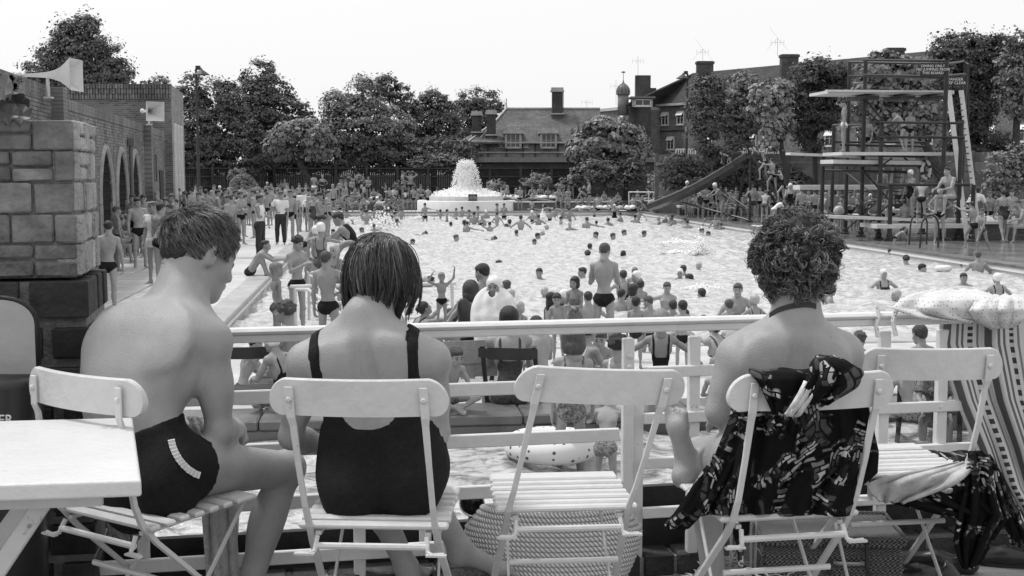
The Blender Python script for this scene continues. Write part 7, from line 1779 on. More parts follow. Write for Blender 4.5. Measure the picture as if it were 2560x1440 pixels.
BK,FR,LF,RT=0,180,90,-90
# ---- left bank
many('left bank crowd',[
 (267,482,'m','std',-20),(270,552,'y','std2',8),(303,527,'m','sitledge',170),(330,485,'m','fold',165),(358,486,'m','std2',180),
 (357,500,'y','hips',-105,'sd','brief','g'),(380,503,'m','std',150,'hl','shorts','w',dict(extra=(('shirt','w'),))),(391,478,'m','std',160,'sl'),(403,506,'b','std',-28,dict(lab='stout man in black trunks standing with his back to us behind the youth')),
 (420,510,'f','std',178,'cd','onepiece','b'),(414,494,'f','std2',170,'cm','onepiece','g'),
 (445,470,'m','fold',150,'sd','brief','w'),(454,459,'m','std',95),(478,470,'m','std2',60),(502,467,'m','fold',-150),(515,473,'m','hips',5),(528,477,'y','std',175,'sl'),(545,474,'m','fold',-80),(549,464,'f','std',180,'kw','onepiece','g'),(563,470,'m','std',-75),(576,457,'m','std2',180,'sm'),(590,457,'m','std',170),(605,461,'m','fold',0,'sm'),(589,475,'m','fold',-140),(601,478,'m','fold',-125,'sd'),(621,466,'m','fold',-100,'sm'),(612,486,'y','std2',-60,'sm'),
 (633,463,'m','std',170),(644,478,'y','fold',175,'sl'),(656,470,'y','std',150,'sm'),(643,456,'m','std',180),(667,479,'y','std2',5,'sm'),(668,455,'f','std',-170,'kw','onepiece'),(678,457,'m','fold',150),(679,471,'y','std',180),(686,489,'c','std',170,'sm'),
 (704,452,'m','lean',-150),(718,460,'m','std',160,'sm'),(725,475,'m','onehip',-160),(736,488,'y','std',0),(731,464,'y','std',150,'sd'),(741,471,'y','fold',180,'sm'),(757,470,'m','std',0,'sd','shorts','g',dict(extra=(('shirt','w'),))),(772,469,'m','fold',0),(781,472,'m','std',15,'sm'),(790,469,'y','std',180,'sm'),
 (771,486,'m','bend',175,'sd','shorts','g',dict(extra=(('shirt','w'),))),(776,496,'c','hips',-60,'sd'),(800,480,'m','chest',-95,'sd','brief','b'),(820,475,'m','std',-95,'sm'),(807,506,'c','std',-175,'sd'),(804,537,'y','lean',-70,'sd'),(845,530,'m','lean',80,'sd','vest','b',dict(extra=(('brief','b'),))),
 (460,478,'f','std',120,'cm','onepiece'),(318,498,'y','std',170,'sm'),(343,493,'m','std2',-150,'sd'),(371,491,'y','fold',160,'sd'),(428,484,'m','std',120,'sm'),(437,497,'y','std2',100,'sd'),(292,515,'y','std',-60,'sm'),(312,510,'c','hug',120,'sd'),(474,482,'y','std',30,'sd'),(496,480,'m','std',170,'sd'),(520,484,'c','std',150,'sm'),(556,482,'y','std',-60,'sd'),(572,486,'m','std2',60,'sm'),(597,490,'y','fold',-90,'sd'),(632,474,'m','std',90,'sm'),(672,466,'m','std',60,'sm'),(693,474,'y','std',150,'sd'),(727,490,'c','std',120,'sm'),(750,482,'y','std2',-90,'sd'),(762,492,'c','std',180,'sm'),(784,484,'f','std',170,'cm','onepiece','g'),(490,462,'m','std',-170),(535,462,'m','std',170,'sm'),(700,466,'y','std',180),(748,458,'m','std2',180),(765,458,'m','std',-160),(712,446,'m','std',180,'sm'),(625,456,'m','std2',175),(440,484,'c','std',150),(695,459,'f','std',180,'cd','onepiece')])
person(284,533,'f','sitledge',-95,'cd','onepiece','p',lab='woman in a light print sitting by the arcade wall, facing right',zone='s'); person(301,541,'f','sitledge',-75,'cd','onepiece','p',extra=(('shirt','p'),),lab='dark-haired woman in patterned blouse seated by the arcade wall',zone='s')
person(650,486,'m','fold',-105,'sd','trousers','t',extra=(('vest','w'),),lab='man in white vest and wide dark trousers standing beside the white-shirted man',zone='s')
person(702,478,'m','onehip',178,'hm','trousers','t',extra=(('shirt','w'),),lab='man in white open-necked shirt and grey trousers, hand on his hip',zone='s')
# ---- group left of fountain
Bz=dict(z0=.52)
many('group left of fountain',[
 (785,433,'f','std',-15,'bd','brief','w',dict(D=76,z0=.52)),(806,437,'f','hips',175,'cl','onepiece','g',dict(D=76,z0=.52)),(820,466,'c','std',170,'kw',dict(D=62)),(832,460,'y','std2',175,'sl',dict(D=64)),
 (851,449,'m','fold',180,'sd',dict(D=76,z0=.52)),(864,456,'y','walk',95,'sl',dict(D=70)),(880,446,'m','fold',180,'sl',dict(D=77,z0=.52)),(888,468,'m','hug',-150,'sm',dict(D=72)),(905,452,'f','std',-60,'bd',dict(D=75,suit='onepiece',z0=.3)),(912,456,'f','walk',-80,'bd','onepiece','g',dict(D=68)),(921,440,'y','fold',180,'sd',dict(D=77,z0=.52)),
 (934,470,'f','cross',180,'sd','onepiece','b',dict(D=73,z0=.55)),(963,462,'f','chest',90,'cm','brief','w',dict(D=76,z0=.52)),(985,462,'m','hug',0,'sm',dict(D=76,z0=.52)),(1007,427,'m','std',-75,'sm','brief','b',dict(D=78,z0=.52)),(1026,429,'m','up',8,'sm','brief','b',dict(D=78,z0=.52)),
 (1015,471,'g','bend',0,'bd','brief','g',dict(D=71)),(1033,466,'y','std',10,'sm',dict(D=71)),(1052,461,'m','cross',-160,'sm',dict(D=76,z0=.52)),(1070,466,'m','cross',0,'sm',dict(D=76,z0=.52)),(1093,469,'f','cross',0,'cm','onepiece','b',dict(D=77,z0=.52)),
 (866,478,'m','sitledge',175,'sm',dict(D=71.5)),(880,482,'c','sitledge',-160,'sm',dict(D=71)),(848,478,'y','cross',175,'sd',dict(D=71)),(895,492,'c','hug',120,'sm',dict(D=70.8)),(965,486,'y','hug',170,'sd',dict(D=71)),(978,487,'f','cross',-160,'bd','onepiece','b',dict(D=72)),(986,484,'m','hug',150,'sd',dict(D=73)),(998,488,'f','cross',170,'ld','onepiece','p',dict(D=72)),(989,497,'c','cross',180,'cm',dict(D=71)),(971,500,'c','hug',-120,'sd',dict(D=70.8)),(1002,503,'y','cross',150,'sd',dict(D=70.8)),(952,489,'m','hug',-90,'sm',dict(D=72)),
 (843,462,'f','std',180,'cm','onepiece','g',dict(D=74,z0=.4)),(897,470,'y','cross',180,'sd',dict(D=75,z0=.5)),(945,476,'m','hug',60,'sd',dict(D=75,z0=.52)),(973,468,'y','std',170,'sd',dict(D=75,z0=.1)),(1043,478,'c','cross',180,'sm',dict(D=75,z0=.52)),(858,470,'c','std',180,'sl',dict(D=72))])
# ---- group right of fountain
many('group right of fountain',[
 (1219,458,'m','cross',160,'sm',dict(D=77,z0=.52)),(1221,468,'c','cross',180,'sm',dict(D=76,z0=.52)),(1233,447,'m','std',0,'sd','brief','g',dict(D=77.5,z0=.3)),(1262,455,'m','cross',-170,'sd',dict(D=77,z0=.52)),(1258,468,'f','cross',0,'bd','onepiece','b',dict(D=76,z0=.52)),(1269,463,'f','sitledge',-110,'cl','onepiece','w',dict(D=75,z0=.3)),(1310,446,'f','up',0,'lm','onepiece','g',dict(D=77,z0=.52)),(1300,465,'y','std',178,'sd','brief','b',dict(D=71.2)),
 (1331,463,'m','cross',170,'sd',dict(D=76,z0=.52)),(1336,474,'m','hug',175,'sm',dict(D=75,z0=.52)),(1351,462,'f','cross',180,'cl','onepiece','b',dict(D=77,z0=.52)),(1370,467,'f','cross',175,'sd','onepiece','p',dict(D=76,z0=.52)),(1396,468,'m','sitledge',180,'sd',dict(D=73.6,z0=.1)),(1404,450,'f','sitledge',180,'sd','onepiece','g',dict(D=78,z0=.52)),(1421,469,'m','fold',175,'sd',dict(D=75,z0=.0)),(1420,484,'m','sitledge',165,'sm',dict(D=73,z0=0)),(1428,425,'m','chest',180,'sm','brief','g',dict(D=78,z0=.52)),
 (1450,468,'y','bend',95,'sm',dict(D=73)),(1471,450,'m','chest',95,'sm','brief','b',dict(D=73)),(1494,486,'m','cross',0,'sd',dict(D=72)),(1528,491,'m','cross',10,'sd',dict(D=71.5)),(1330,499,'y','cross',0,'sd',dict(D=72)),(1360,509,'m','lie',80,'sd',dict(D=72,z0=0)),(1453,487,'f','sitledge',120,'sd','onepiece','g',dict(D=73)),(1583,488,'m','cross',0,'sm',dict(D=71.5)),(1594,475,'c','std',180,'sl',dict(D=74)),(1618,466,'f','cross',90,'cd','onepiece','b',dict(D=75,z0=.5)),(1641,471,'y','cross',170,'sm',dict(D=74,z0=.4)),(1660,466,'m','cross',175,'sm',dict(D=75,z0=.5)),(1648,492,'y','cross',-90,'cd',dict(D=69)),
 (1411,478,'y','cross',-150,'sm',dict(D=74,z0=.5)),(1384,476,'c','cross',180,'sm',dict(D=75,z0=.52)),(1290,470,'c','cross',150,'sl',dict(D=76,z0=.52)),(1245,472,'y','cross',-150,'sm',dict(D=75.5,z0=.52)),(1318,482,'f','lie',80,'bd','onepiece','p',dict(D=75,z0=.52)),(1470,500,'f','lie',-80,'cm','onepiece','w',dict(D=72,z0=0)),(1560,505,'f','lie',80,'sd','onepiece','w',dict(D=71.8,z0=0)),(1510,478,'m','cross',150,'sm',dict(D=75,z0=.4)),(1545,480,'y','cross',-170,'sd',dict(D=75,z0=.4)),(1605,498,'c','hug',100,'sm',dict(D=71))])
# ---- bank round the slide
many('slide crowd',[
 (1699,455,'f','cross',90,'cm','onepiece','g',dict(D=66,z0=.6)),(1718,452,'f','std2',150,'kw','onepiece','p',dict(D=62)),(1728,448,'f','std',170,'kw','onepiece','g',dict(D=64)),(1742,456,'y','std',150,'sd',dict(D=65)),(1766,462,'m','fold',180,'sm',dict(D=60)),(1787,453,'f','lean',110,'kw','onepiece','p',dict(D=58)),(1800,461,'m','std',-150,'sd',dict(D=59)),(1815,468,'f','std',180,'cd','onepiece','g',dict(D=61)),(1829,474,'f','sitledge',120,'cm','onepiece','p',dict(D=60)),(1845,478,'m','sitledge',170,'sm',dict(D=60)),(1860,482,'f','sitledge',180,'cd','onepiece','p',dict(D=61)),(1880,447,'y','std',-20,'sd','shorts','w',dict(D=60)),(1882,460,'y','hips',0,'sm','shorts','g',dict(D=56.5)),(1915,476,'m','lean',-20,'sm','brief','g',dict(D=55)),(1955,497,'f','bend',-80,'sd','onepiece','w',dict(D=54,extra=(('shirt','w'),))),(1978,448,'m','std',175,'sd',dict(D=57)),(1976,458,'f','capup',178,'kw','onepiece','b',dict(D=54)),(2004,469,'m','std',0,'sm','brief','b',dict(D=52)),(2022,474,'y','fold',150,'sd',dict(D=54)),(2037,473,'m','onehip',0,'sd',dict(D=53)),(2050,476,'y','std',160,'sm',dict(D=55)),(1935,470,'m','std',170,'sm',dict(D=58)),(1900,466,'m','std',150,'sd',dict(D=60)),(1752,470,'f','std',180,'sd','onepiece','g',dict(D=61)),(1775,478,'y','std2',170,'sm',dict(D=60)),(1735,480,'y','sitledge',120,'sd',dict(D=63)),(1712,478,'c','sitledge',170,'sl',dict(D=64)),(1995,462,'m','std2',180,'sm',dict(D=58)),(1840,466,'y','std',170,'sm',dict(D=63)),(1988,520,'c','kneel',90,'sd',dict(D=52))])
# ---- diving stage
many('diving stage crowd',[
 (2066,481,'y','walk',-100,'sl','brief','w',dict(D=46)),(2085,476,'m','std',0,'sm',dict(D=48)),(2098,472,'m','std2',170,'sd',dict(D=49)),(2125,478,'m','fold',178,'sd','brief','b',dict(D=46)),(2146,484,'f','std',160,'cl','onepiece','p',dict(D=46.5)),(2165,474,'m','chest',-150,'sd',dict(D=47)),(2186,498,'y','cross',170,'sd',dict(D=46,z0=.35)),(2207,420,'m','std',-30,'sl',dict(D=47,z0=1.0)),(2262,500,'y','std',-20,'sd','brief','b',dict(D=41.5)),(2234,482,'m','cross',170,'sd',dict(D=46,z0=.55)),(2112,486,'y','std',150,'sm',dict(D=47)),(2138,476,'y','std',180,'sm',dict(D=49)),(2176,484,'f','std',180,'kw','onepiece','g',dict(D=49)),(2058,480,'m','std2',0,'sm',dict(D=49)),(2325,480,'f','cross',-170,'cd','onepiece','p',dict(D=47,z0=.55)),(2340,488,'m','cross',150,'sm',dict(D=46,z0=.5)),(2075,470,'m','std',180,'sd',dict(D=50)),(2155,478,'y','std2',0,'sm',dict(D=48)),(2195,486,'m','std',150,'sm',dict(D=47)),(2215,490,'c','std',180,'sd',dict(D=46)),(2290,492,'f','cross',180,'cm','onepiece','g',dict(D=46,z0=.5)),(2395,486,'m','std',-150,'sm',dict(D=45)),(2475,478,'y','std',160,'sm',dict(D=44)),(2105,486,'c','std',150,'sd',dict(D=46)),
 (2430,503,'y','climb',20,'sd','brief','b',dict(yb=628)),(2455,521,'y','walk',115,'sm','brief','g',dict(yb=634)),(2508,474,'f','walk',0,'sd','onepiece','g',dict(yb=606)),(2530,474,'y','std',150,'sd',dict(D=43)),(2557,478,'y','sitledge',100,'sl',dict(D=42)),(2448,466,'m','bend',-60,'sd','shorts','g',dict(D=44,extra=(('shirt','w'),))),(2490,492,'c','std',180,'sd',dict(D=44)),(2545,500,'m','sitledge',110,'sm',dict(D=40))])
person(2109,250,'y','std2',75,'sd','brief','w',D=42.3,z0=3.04,lab='slim boy standing at the end of the middle diving platform looking down',zone='s'); 
person(2238,275,'m','lean',60,'sd','brief','b',D=42.5,z0=3.04,lab='man in black trunks leaning over on the middle diving platform',zone='s')
person(2276,275,'y','fold',150,'sd','brief','b',D=43.2,z0=3.04,lab='boy standing behind the leaning man on the middle diving platform',zone='s')
person(2168,292,'y','reachR',170,'sm','brief','b',D=46,z0=2.7,lab='boy behind the far posts of the diving stage with an arm out',zone='s')
person(2276,424,'f','std2',110,'kw','onepiece','b',D=41.5,z0=.55,lab='girl in white cap and black swimsuit on the low diving platform',zone='s')
person(2306,447,'y','lean',-20,'sd','brief','b',D=41.2,z0=.55,lab='boy in dark trunks bending over beside the white-capped girl',zone='s')
person(2262,566,'y','bend',-100,'sd','brief','b',D=39,z0=0,lab='boy bending over beside the hooped pool steps',zone='s')
person(2352,470,'m','hips',160,'sd','brief','b',yb=606,lab='man in dark trunks carrying another on his shoulders',zone='s')
person(2369,405,'m','sitledge',120,'sd','brief','g',D=39.6,z0=.95,lab='young man riding on the shoulders of another by the stage',zone='s')
person(1803,377,'y','four',85,'sd','brief','b',D=58.2,z0=2.55,lab='boy on all fours starting down the water slide',zone='s')
person(1906,363,'y','climb',80,'sl','brief','b',D=56.4,z0=1.9,lab='fair boy at the top of the slide ladder gripping the rail',zone='s')
person(1929,395,'y','climb',40,'sd','brief','b',D=55.8,z0=1.35,lab='second boy from the top climbing the slide ladder',zone='s')
person(1951,420,'g','climb',80,'sd','onepiece','b',D=55.2,z0=.9,lab='girl in black swimsuit climbing the slide ladder below two boys',zone='s')
# ---- in the water, far side
W_=lambda x,yt,yw,k,p,f,h='sd',s='brief',sh='b':(x,yt,k,p,f,h,s,sh,dict(yw=yw))
many('bathers by far edge',[W_(1062,507,553,'y','reachR',10),W_(1101,523,549,'c','wade',0),W_(1118,523,553,'c','reachR',-60,'sd','onepiece','p'),W_(1172,524,548,'y','hips',60),W_(1185,529,562,'m','std',0),W_(1195,515,545,'y','std',-90),W_(1215,524,548,'f','std',0,'kw','onepiece','p'),W_(1205,536,563,'f','std',170,'kg','onepiece','b'),W_(1160,550,574,'g','wade2',100,'bd','onepiece'),W_(1168,553,580,'y','reachR',-15),W_(1224,554,577,'y','up',15),W_(1243,508,548,'y','std',-100,'sd'),W_(1260,508,548,'y','chest',175,'sd'),W_(1243,530,563,'y','wade2',0,'sd'),W_(1273,548,566,'g','std',90,'bd','onepiece'),W_(1302,538,575,'m','wade',5),W_(1330,525,555,'f','wade2',30,'kw','onepiece','b'),W_(1341,524,550,'y','std',150),W_(1346,536,562,'m','wade',0),W_(1375,522,552,'f','wade2',0,'sd','onepiece','b'),W_(1387,516,545,'y','std',-30),W_(1407,517,548,'y','std',-120,'sd'),W_(1423,519,550,'m','wade2',-10,'sd'),W_(1403,541,562,'c','std',-60),W_(1424,555,575,'f','reachR',-10,'kg','onepiece'),W_(1467,543,569,'m','reachR',-5),W_(1491,551,563,'c','std',0),W_(1520,544,563,'m','wade',10),W_(1536,510,545,'f','wade2',170,'kw','onepiece','b'),W_(1550,531,553,'f','wade2',60,'sd','onepiece','p'),W_(1588,536,558,'m','wade2',0),W_(1597,522,550,'y','wade',0,'sm'),W_(1609,509,540,'y','lean',150,'sm'),W_(1646,540,560,'y','wade2',90,'kg'),W_(1665,537,556,'f','std',0,'kw','onepiece'),W_(1680,536,560,'m','std',10),W_(1677,543,563,'c','wade2',90,'sm'),W_(1712,545,560,'y','reachR',0),W_(1718,549,570,'m','wade',0),W_(1762,546,566,'c','std',0,'sl'),W_(1790,536,572,'m','wade2',150,'sm'),W_(1802,556,574,'y','capup',20,'sm'),W_(1486,513,543,'c','wade',180,'sm'),
 W_(866,523,545,'y','wade',0,'sd'),W_(905,520,548,'y','armsup',-60),W_(917,524,560,'m','wade2',-10,'sd'),W_(880,543,562,'c','wade2',100,'kw'),W_(869,551,570,'c','wade2',60,'kw'),W_(935,559,577,'y','std',0,'sm'),W_(953,532,560,'y','wade',20,'sm'),W_(965,530,560,'c','wade2',-90),W_(978,538,565,'y','wade2',150),W_(988,529,556,'m','wade',-60),W_(993,547,570,'c','armsup',-40),W_(962,518,545,'y','wade',180),W_(1003,520,548,'y','std',0,'sm'),W_(935,517,545,'c','std',-90),W_(1140,520,548,'c','std',150,'sm'),W_(1155,516,544,'y','wade',0)])
Wh=lambda x,yt,yw,f,h='sd',k='m',p='std':(x,yt,k,p,f,h,'onepiece' if k in('f','g') else 'brief','b',dict(yw=yw))
many('swimmers',[Wh(1127,554,566,0),Wh(1265,559,567,90),Wh(1291,574,588,0,'sm'),Wh(1367,562,575,-90,'kg','f'),Wh(1357,577,588,-80,'kg','f'),Wh(1345,582,597,-90),Wh(1336,597,611,180),Wh(1425,547,558,180,'sm'),Wh(1141,586,603,-100,'sm'),Wh(1489,579,597,90),Wh(1533,582,600,-90,'sm'),Wh(1561,574,588,-95,'sm'),Wh(1611,576,590,-60,'sm'),Wh(1475,608,623,-20),Wh(1469,626,641,0,'cd'),Wh(1558,626,643,0,'bd','f'),Wh(1747,655,674,160,'kg','f'),Wh(1246,650,658,60),Wh(1348,670,697,170),Wh(1755,569,586,-120),Wh(1770,578,588,120),Wh(1848,565,578,90,'bd','f'),Wh(1031,597,612,150),Wh(905,568,581,-95,'sm'),Wh(832,573,588,150,'cd','f'),
 Wh(2307,659,680,-100),Wh(2265,638,658,0,'cd'),Wh(2226,620,640,0),Wh(2250,620,638,-20),Wh(2410,682,709,175),Wh(2240,724,750,100,'kg','f'),Wh(2494,660,682,0,'kg','f'),Wh(2515,658,680,0,'sd'),Wh(1754,720,740,15),Wh(1700,671,696,170,'kw','f'),Wh(1722,684,700,60),Wh(1708,662,682,10),Wh(1455,668,692,90),Wh(1380,850,868,20,'kd' if False else 'sd','y'),Wh(1345,818,850,-120,'kw','f'),Wh(1625,817,852,90,'kw','f'),Wh(1362,717,742,-20,'kg','f')])
for x,y,yw in((1062,576,588),(1657,629,638),(1235,588,597)):
    person(x,y,'m','crawl',75 if x!=1657 else -80,'sm' if x!=1657 else 'kg','brief','b',yw=yw,zone='swimmers')
many('bathers in near water',[W_(1060,691,718,'f','wade2',175,'kg','onepiece','b'),W_(1077,690,714,'f','std',-90,'bd','onepiece'),W_(1265,700,726,'y','std',80,'bm'),W_(1274,722,775,'g','std',60,'kg','onepiece','g'),W_(1380,730,800,'f','std',-60,'ld','onepiece','b'),W_(1410,724,800,'f','chest',110,'kw','onepiece','p'),W_(1407,753,815,'y','std',178,'sd'),W_(1558,675,745,'f','wade',5,'sd','onepiece','b'),W_(1590,677,742,'f','std',110,'kw','onepiece','b'),W_(1587,668,700,'y','std',0,'sl'),W_(1602,700,748,'c','std',-10,'sd'),W_(1555,722,775,'y','wade',-30,'sd'),W_(1585,710,782,'g','wade2',-60,'bd','onepiece','p'),W_(1668,705,770,'y','reachR',160,'sm'),W_(1682,750,805,'y','wade',0,'sd'),W_(1845,708,792,'m','wade2',-170,'sm'),W_(1822,748,800,'c','std',10,'sm'),W_(1886,735,800,'g','wade',20,'kg','onepiece','g'),W_(1470,728,810,'y','wade',10,'sd'),W_(1712,772,815,'y','std',0,'sd'),W_(2210,672,718,'f','wade',-175,'kw','onepiece','g'),W_(2446,628,680,'m','wade2',0,'sm'),W_(2493,682,748,'f','wade',10,'kw','onepiece','b'),W_(2078,708,756,'m','wade2',-100,'sm'),W_(1705,790,840,'y','wade',170,'sm')])
# ---- near side, each one different
person(665,600,'m','hug',-85,'sd','brief','g',yb=690,lab='tanned man in small trunks sitting hugging his knees on the left paving',zone='s')
person(745,590,'y','chest',-130,'cd','brief','b',D=16.8,lab='dark-haired boy looking down at his hands beside the pool step rails',zone='s')
person(692,655,'c','std',-60,'sl','brief','g',D=15.6,lab='small fair-haired boy standing behind the dark-haired boy',zone='s')
person(815,627,'y','onehip',-8,'sm','brief','b',D=14.2,lab='boy in black trunks with his back to us leaning on the step rail',zone='s')
person(802,556,'g','reachR',-12,'kw','onepiece','g',D=21,lab='girl in white bathing cap holding out an arm to a swimming ring',zone='s')
person(789,564,'g','std',10,'kw','brief','b',D=22.5,lab='second girl in a pale cap standing just behind the ring holder',zone='s')
person(835,610,'c','std',160,'kg','onepiece','p',D=19,lab='child in a pale cap partly hidden behind the swimming ring',zone='s')
rc=P(868,640,20.2); rg_=thing('swimming_ring','grey rubber ring held up by the white-capped girl','swim ring',rc); mb=MB(); mb.tube([rc+V(.19*math.cos(a),.07*math.sin(a),.21*math.sin(a)+.03*math.cos(a)) for a in np.linspace(0,2*math.pi,29)[:-1]],.058,12,closed=True); mb.build('rubber_tube',mat('rubber_grey',.20,.45,.15,20),rg_,True)
person(710,752,'f','sitledge',80,'cm','onepiece','p',D=11.2,lab='curly-headed woman whose head shows just above the top rail',zone='s')
person(678,830,'f','cross',60,'kw','onepiece','b',D=9.8,z0=.34,lab='woman in white headscarf sitting on the paddling pool rim',zone='s')
person(1272,765,'f','sitledge',4,'bd','onepiece','g',D=10.25,lab='dark-haired woman with bare back sitting in a dark chair',zone='s')
person(1140,866,'c','cross',-150,'sm','brief','p',D=9.6,z0=.36,lab='freckled small boy in spotted trunks sitting on the paddling pool rim',zone='s')
person(1432,812,'c','std2',5,'bm','onepiece','p',D=8.6,z0=-.02,lab='small girl with bobbed hair and strappy suit wading in the paddling pool',zone='s')
person(1546,835,'c','std',-15,'cd','onepiece','w',D=9.3,z0=0,lab='dark curly-haired child with crossed straps left of the gate post',zone='s')
person(1653,772,'c','wade',-5,'sl','onepiece','b',D=10.0,z0=0,lab='fair child in dark cross-strapped suit seen from behind, arms out',zone='s')
person(1528,962,'c','lean',-15,'sm','brief','p',D=8.3,z0=-.02,lab='boy in striped trunks bending in the paddling pool',zone='s')
person(1512,608,'y','chest',-14,'sm','brief','b',D=14.8,lab='boy in tiny black trunks standing with his back to us at the pool edge',zone='s')
person(1205,659,'y','std2',30,'sd','brief','g',D=12.3,lab='big-headed dark-haired boy standing behind the towelled girl',zone='s')
person(1176,700,'c','hips',10,'bm','brief','b',D=12.2,lab='bare-backed child holding a dark inflatable under one arm',zone='s')
person(1062,752,'f','kneel',-60,'nd','onepiece','b',D=13.2,lab='dark-haired woman in black swimsuit lifting up a baby',zone='s')
person(1104,700,'t','armsup',-170,'sl','brief','b',D=13.0,z0=.62,lab='laughing baby held up by the dark-haired woman',zone='s')
person(1786,795,'f','kneel',30,'sd','onepiece','g',D=11.8,lab='crouching woman with cropped dark hair beyond the gate',zone='s')
person(1472,806,'f','sitledge',-50,'cm','onepiece','w',D=10.8,lab='woman seated beyond the bobbed girl, face in profile',zone='s')
person(2345,905,'f','sitledge',160,'cm','onepiece','p',D=9.6,lab='woman in a patterned dress seated behind the striped towel',zone='s',extra=(('shirt','p'),))
person(2250,965,'c','cross',20,'sm','brief','p',D=9.4,z0=.34,lab='child sitting by the rim behind the right-hand chairs',zone='s')
person(1792,905,'c','cross',0,'bl','onepiece','b',D=9.4,z0=.34,lab='fair child crouched behind the gate beside the knee',zone='s')
many('near deck group',[(1085,800,'c','std2',10,'sm',dict(D=14.6)),(1128,770,'y','hug',60,'sd',dict(D=14.2,z0=0)),(1300,770,'c','std',-30,'kg','onepiece','g',dict(D=13.5)),(1340,790,'y','cross',20,'sd',dict(D=13.2,z0=-.1)),(1392,768,'c','std2',160,'sd',dict(D=14.4)),(1436,745,'g','fold',150,'bd','onepiece','p',dict(D=14.8)),(1590,765,'c','std',-10,'sd','brief','g',dict(D=14.0)),(1620,740,'y','std2',40,'sm',dict(D=15.4)),(1706,772,'c','hips',10,'sd',dict(D=13.6)),(1842,782,'y','cross',-20,'sm',dict(D=14.0,z0=-.1)),(900,770,'f','cross',20,'bd','onepiece','b',dict(D=13.6,z0=0)),(640,838,'y','cross',-60,'sd',dict(D=12.0,z0=0)),(1215,812,'c','hug',-20,'sd',dict(D=12.6,z0=0)),(1500,820,'c','cross',170,'sm',dict(D=12.2,z0=0)),(2300,812,'c','cross',10,'sd',dict(D=12.5,z0=0)),(2150,830,'f','cross',-30,'cm','onepiece','g',dict(D=12.2,z0=0))])
# towel-wrapped girl
tg=person(1234,690,'g','fold',172,'kw','onepiece','g',D=11.4,lab='worried girl in white cap wrapped in a big white towel',zone='s')
A=_arch[('g','fold',0)]; B=A['B']
pr=[e_((B.che.transposed()@Vector((0,0,0)))+B.neck.lerp(B.waist,.45),(.235,.175,.27),k=.08),c_(B.neck+V(0,0,-.02),B.neck+V(0,0,-.15),.10,.19,k=.08),c_(B.waist,V(B.hip.x,B.hip.y,.40),.20,.19,k=.1)]
g=run(pr,.012); X,Y,Z=g.P((slice(None),)*3); F=g.F+.008*np.sin(np.arctan2(Y,X)*9+Z*5)+.0015*np.sin(Z*50+X*30); F=np.maximum(F,-sd_ell(X,Y,Z,tuple(B.neck+V(0,.03,.05)),(.075,.10,.09))).astype(np.float32); v,f=nets(F,g.lo,.012)
inst('wrapped_towel',npmesh('wrapped_towel',v,f,[mat('terry_white',.78,.9,.06,40,.6,140)]),parent=tg)
# dark inflatable under an arm
q=P(1166,792,12.0); ib=thing('inflatable','dark folded inflatable under the bare-backed child\'s arm','inflatable',q); g=run([e_(q,(.085,.07,.20),frame((0,1,0),(-.2,0,1)),k=.02),e_(q+V(-.03,0,-.12),(.06,.06,.10),k=.04)],.012); v,f=nets(g.F,g.lo,.012); inst('rubber_body',npmesh('rubber_body',v-np.array(q,dtype=np.float32),f,[mat('rubber_dark',.03,.3,.2,20)]),parent=ib)
# dark bag under the woman's foot
q=P(1190,1425,3.60); q=V(q.x,3.60,TER); fb_=thing('flat_bag','flat black bag on the floor under the woman\'s bare foot','bag',q); g=run([e_(q+V(.02,0,.055),(.13,.07,.055),k=.02),e_(q+V(-.07,0,.05),(.06,.06,.045),k=.04)],.008); v,f=nets(g.F,g.lo,.008); inst('body',npmesh('body',v-np.array(q,dtype=np.float32),f,[mat('bag_black',.01,.5,.2,20,.4,50)]),parent=fb_)
# balls, towels and bundles on the banks
for x,y,D,r_,lab,v_ in((1258,544,None,.13,'pale ball between the two boys near the fountain',.5),(2097,527,45,.20,'pale beach ball on the ground inside the diving stage',.4)):
    q=PG(x,y,WZ) if D is None else P(x,y,D); t=thing('ball',lab,'ball',q); mb=MB(); mb.sph(q,r_,16,12); mb.build('shell',mat('ball_%s'%v_,v_,.4),t,True)
rr=random.Random(11)
for i,(x,y,D) in enumerate(((940,497,74),(957,509,71.6),(1275,493,75.5),(1290,495,75),(1340,496,75),(1352,494,75),(1385,494,75),(1480,520,72),(1455,520,72),(1510,519,71.8),(1545,520,71.5),(1575,519,71.3),(880,507,72.5),(905,508,72),(2240,525,45),(2130,545,45),(2500,549,41.6),(2460,551,41.6),(1765,512,65),(1790,512,65))):
    q=P(x,y,D); w=rr.uniform(.3,.55); t=thing('bundle','pale cloth bundle on the bank, %s from the left of such bundles'%('first second third fourth fifth sixth seventh eighth ninth tenth eleventh twelfth thirteenth fourteenth fifteenth sixteenth seventeenth eighteenth nineteenth twentieth'.split()[sorted([940,957,1275,1290,1340,1352,1385,1480,1455,1510,1545,1575,880,905,2240,2130,2500,2460,1765,1790]).index(x)]),'bundle',q,'bundles on the banks')
    g=run([e_(q,(w,.3,.10),k=.05),e_(q+V(w*.4,0,.06),(w*.5,.25,.10),k=.05),e_(q+V(-w*.5,-.05,.03),(w*.4,.2,.12),k=.05)],.035); X,Y,Z=g.P((slice(None),)*3); v,f=nets((g.F+.015*np.sin(X*22)*np.sin(Y*18)).astype(np.float32),g.lo,.035); inst('cloth_heap',npmesh('cloth_heap',v-np.array(q,dtype=np.float32),f,[mat('bundle_%d'%(i%3),(.62,.40,.7)[i%3],.9,.2,6)]),parent=t)
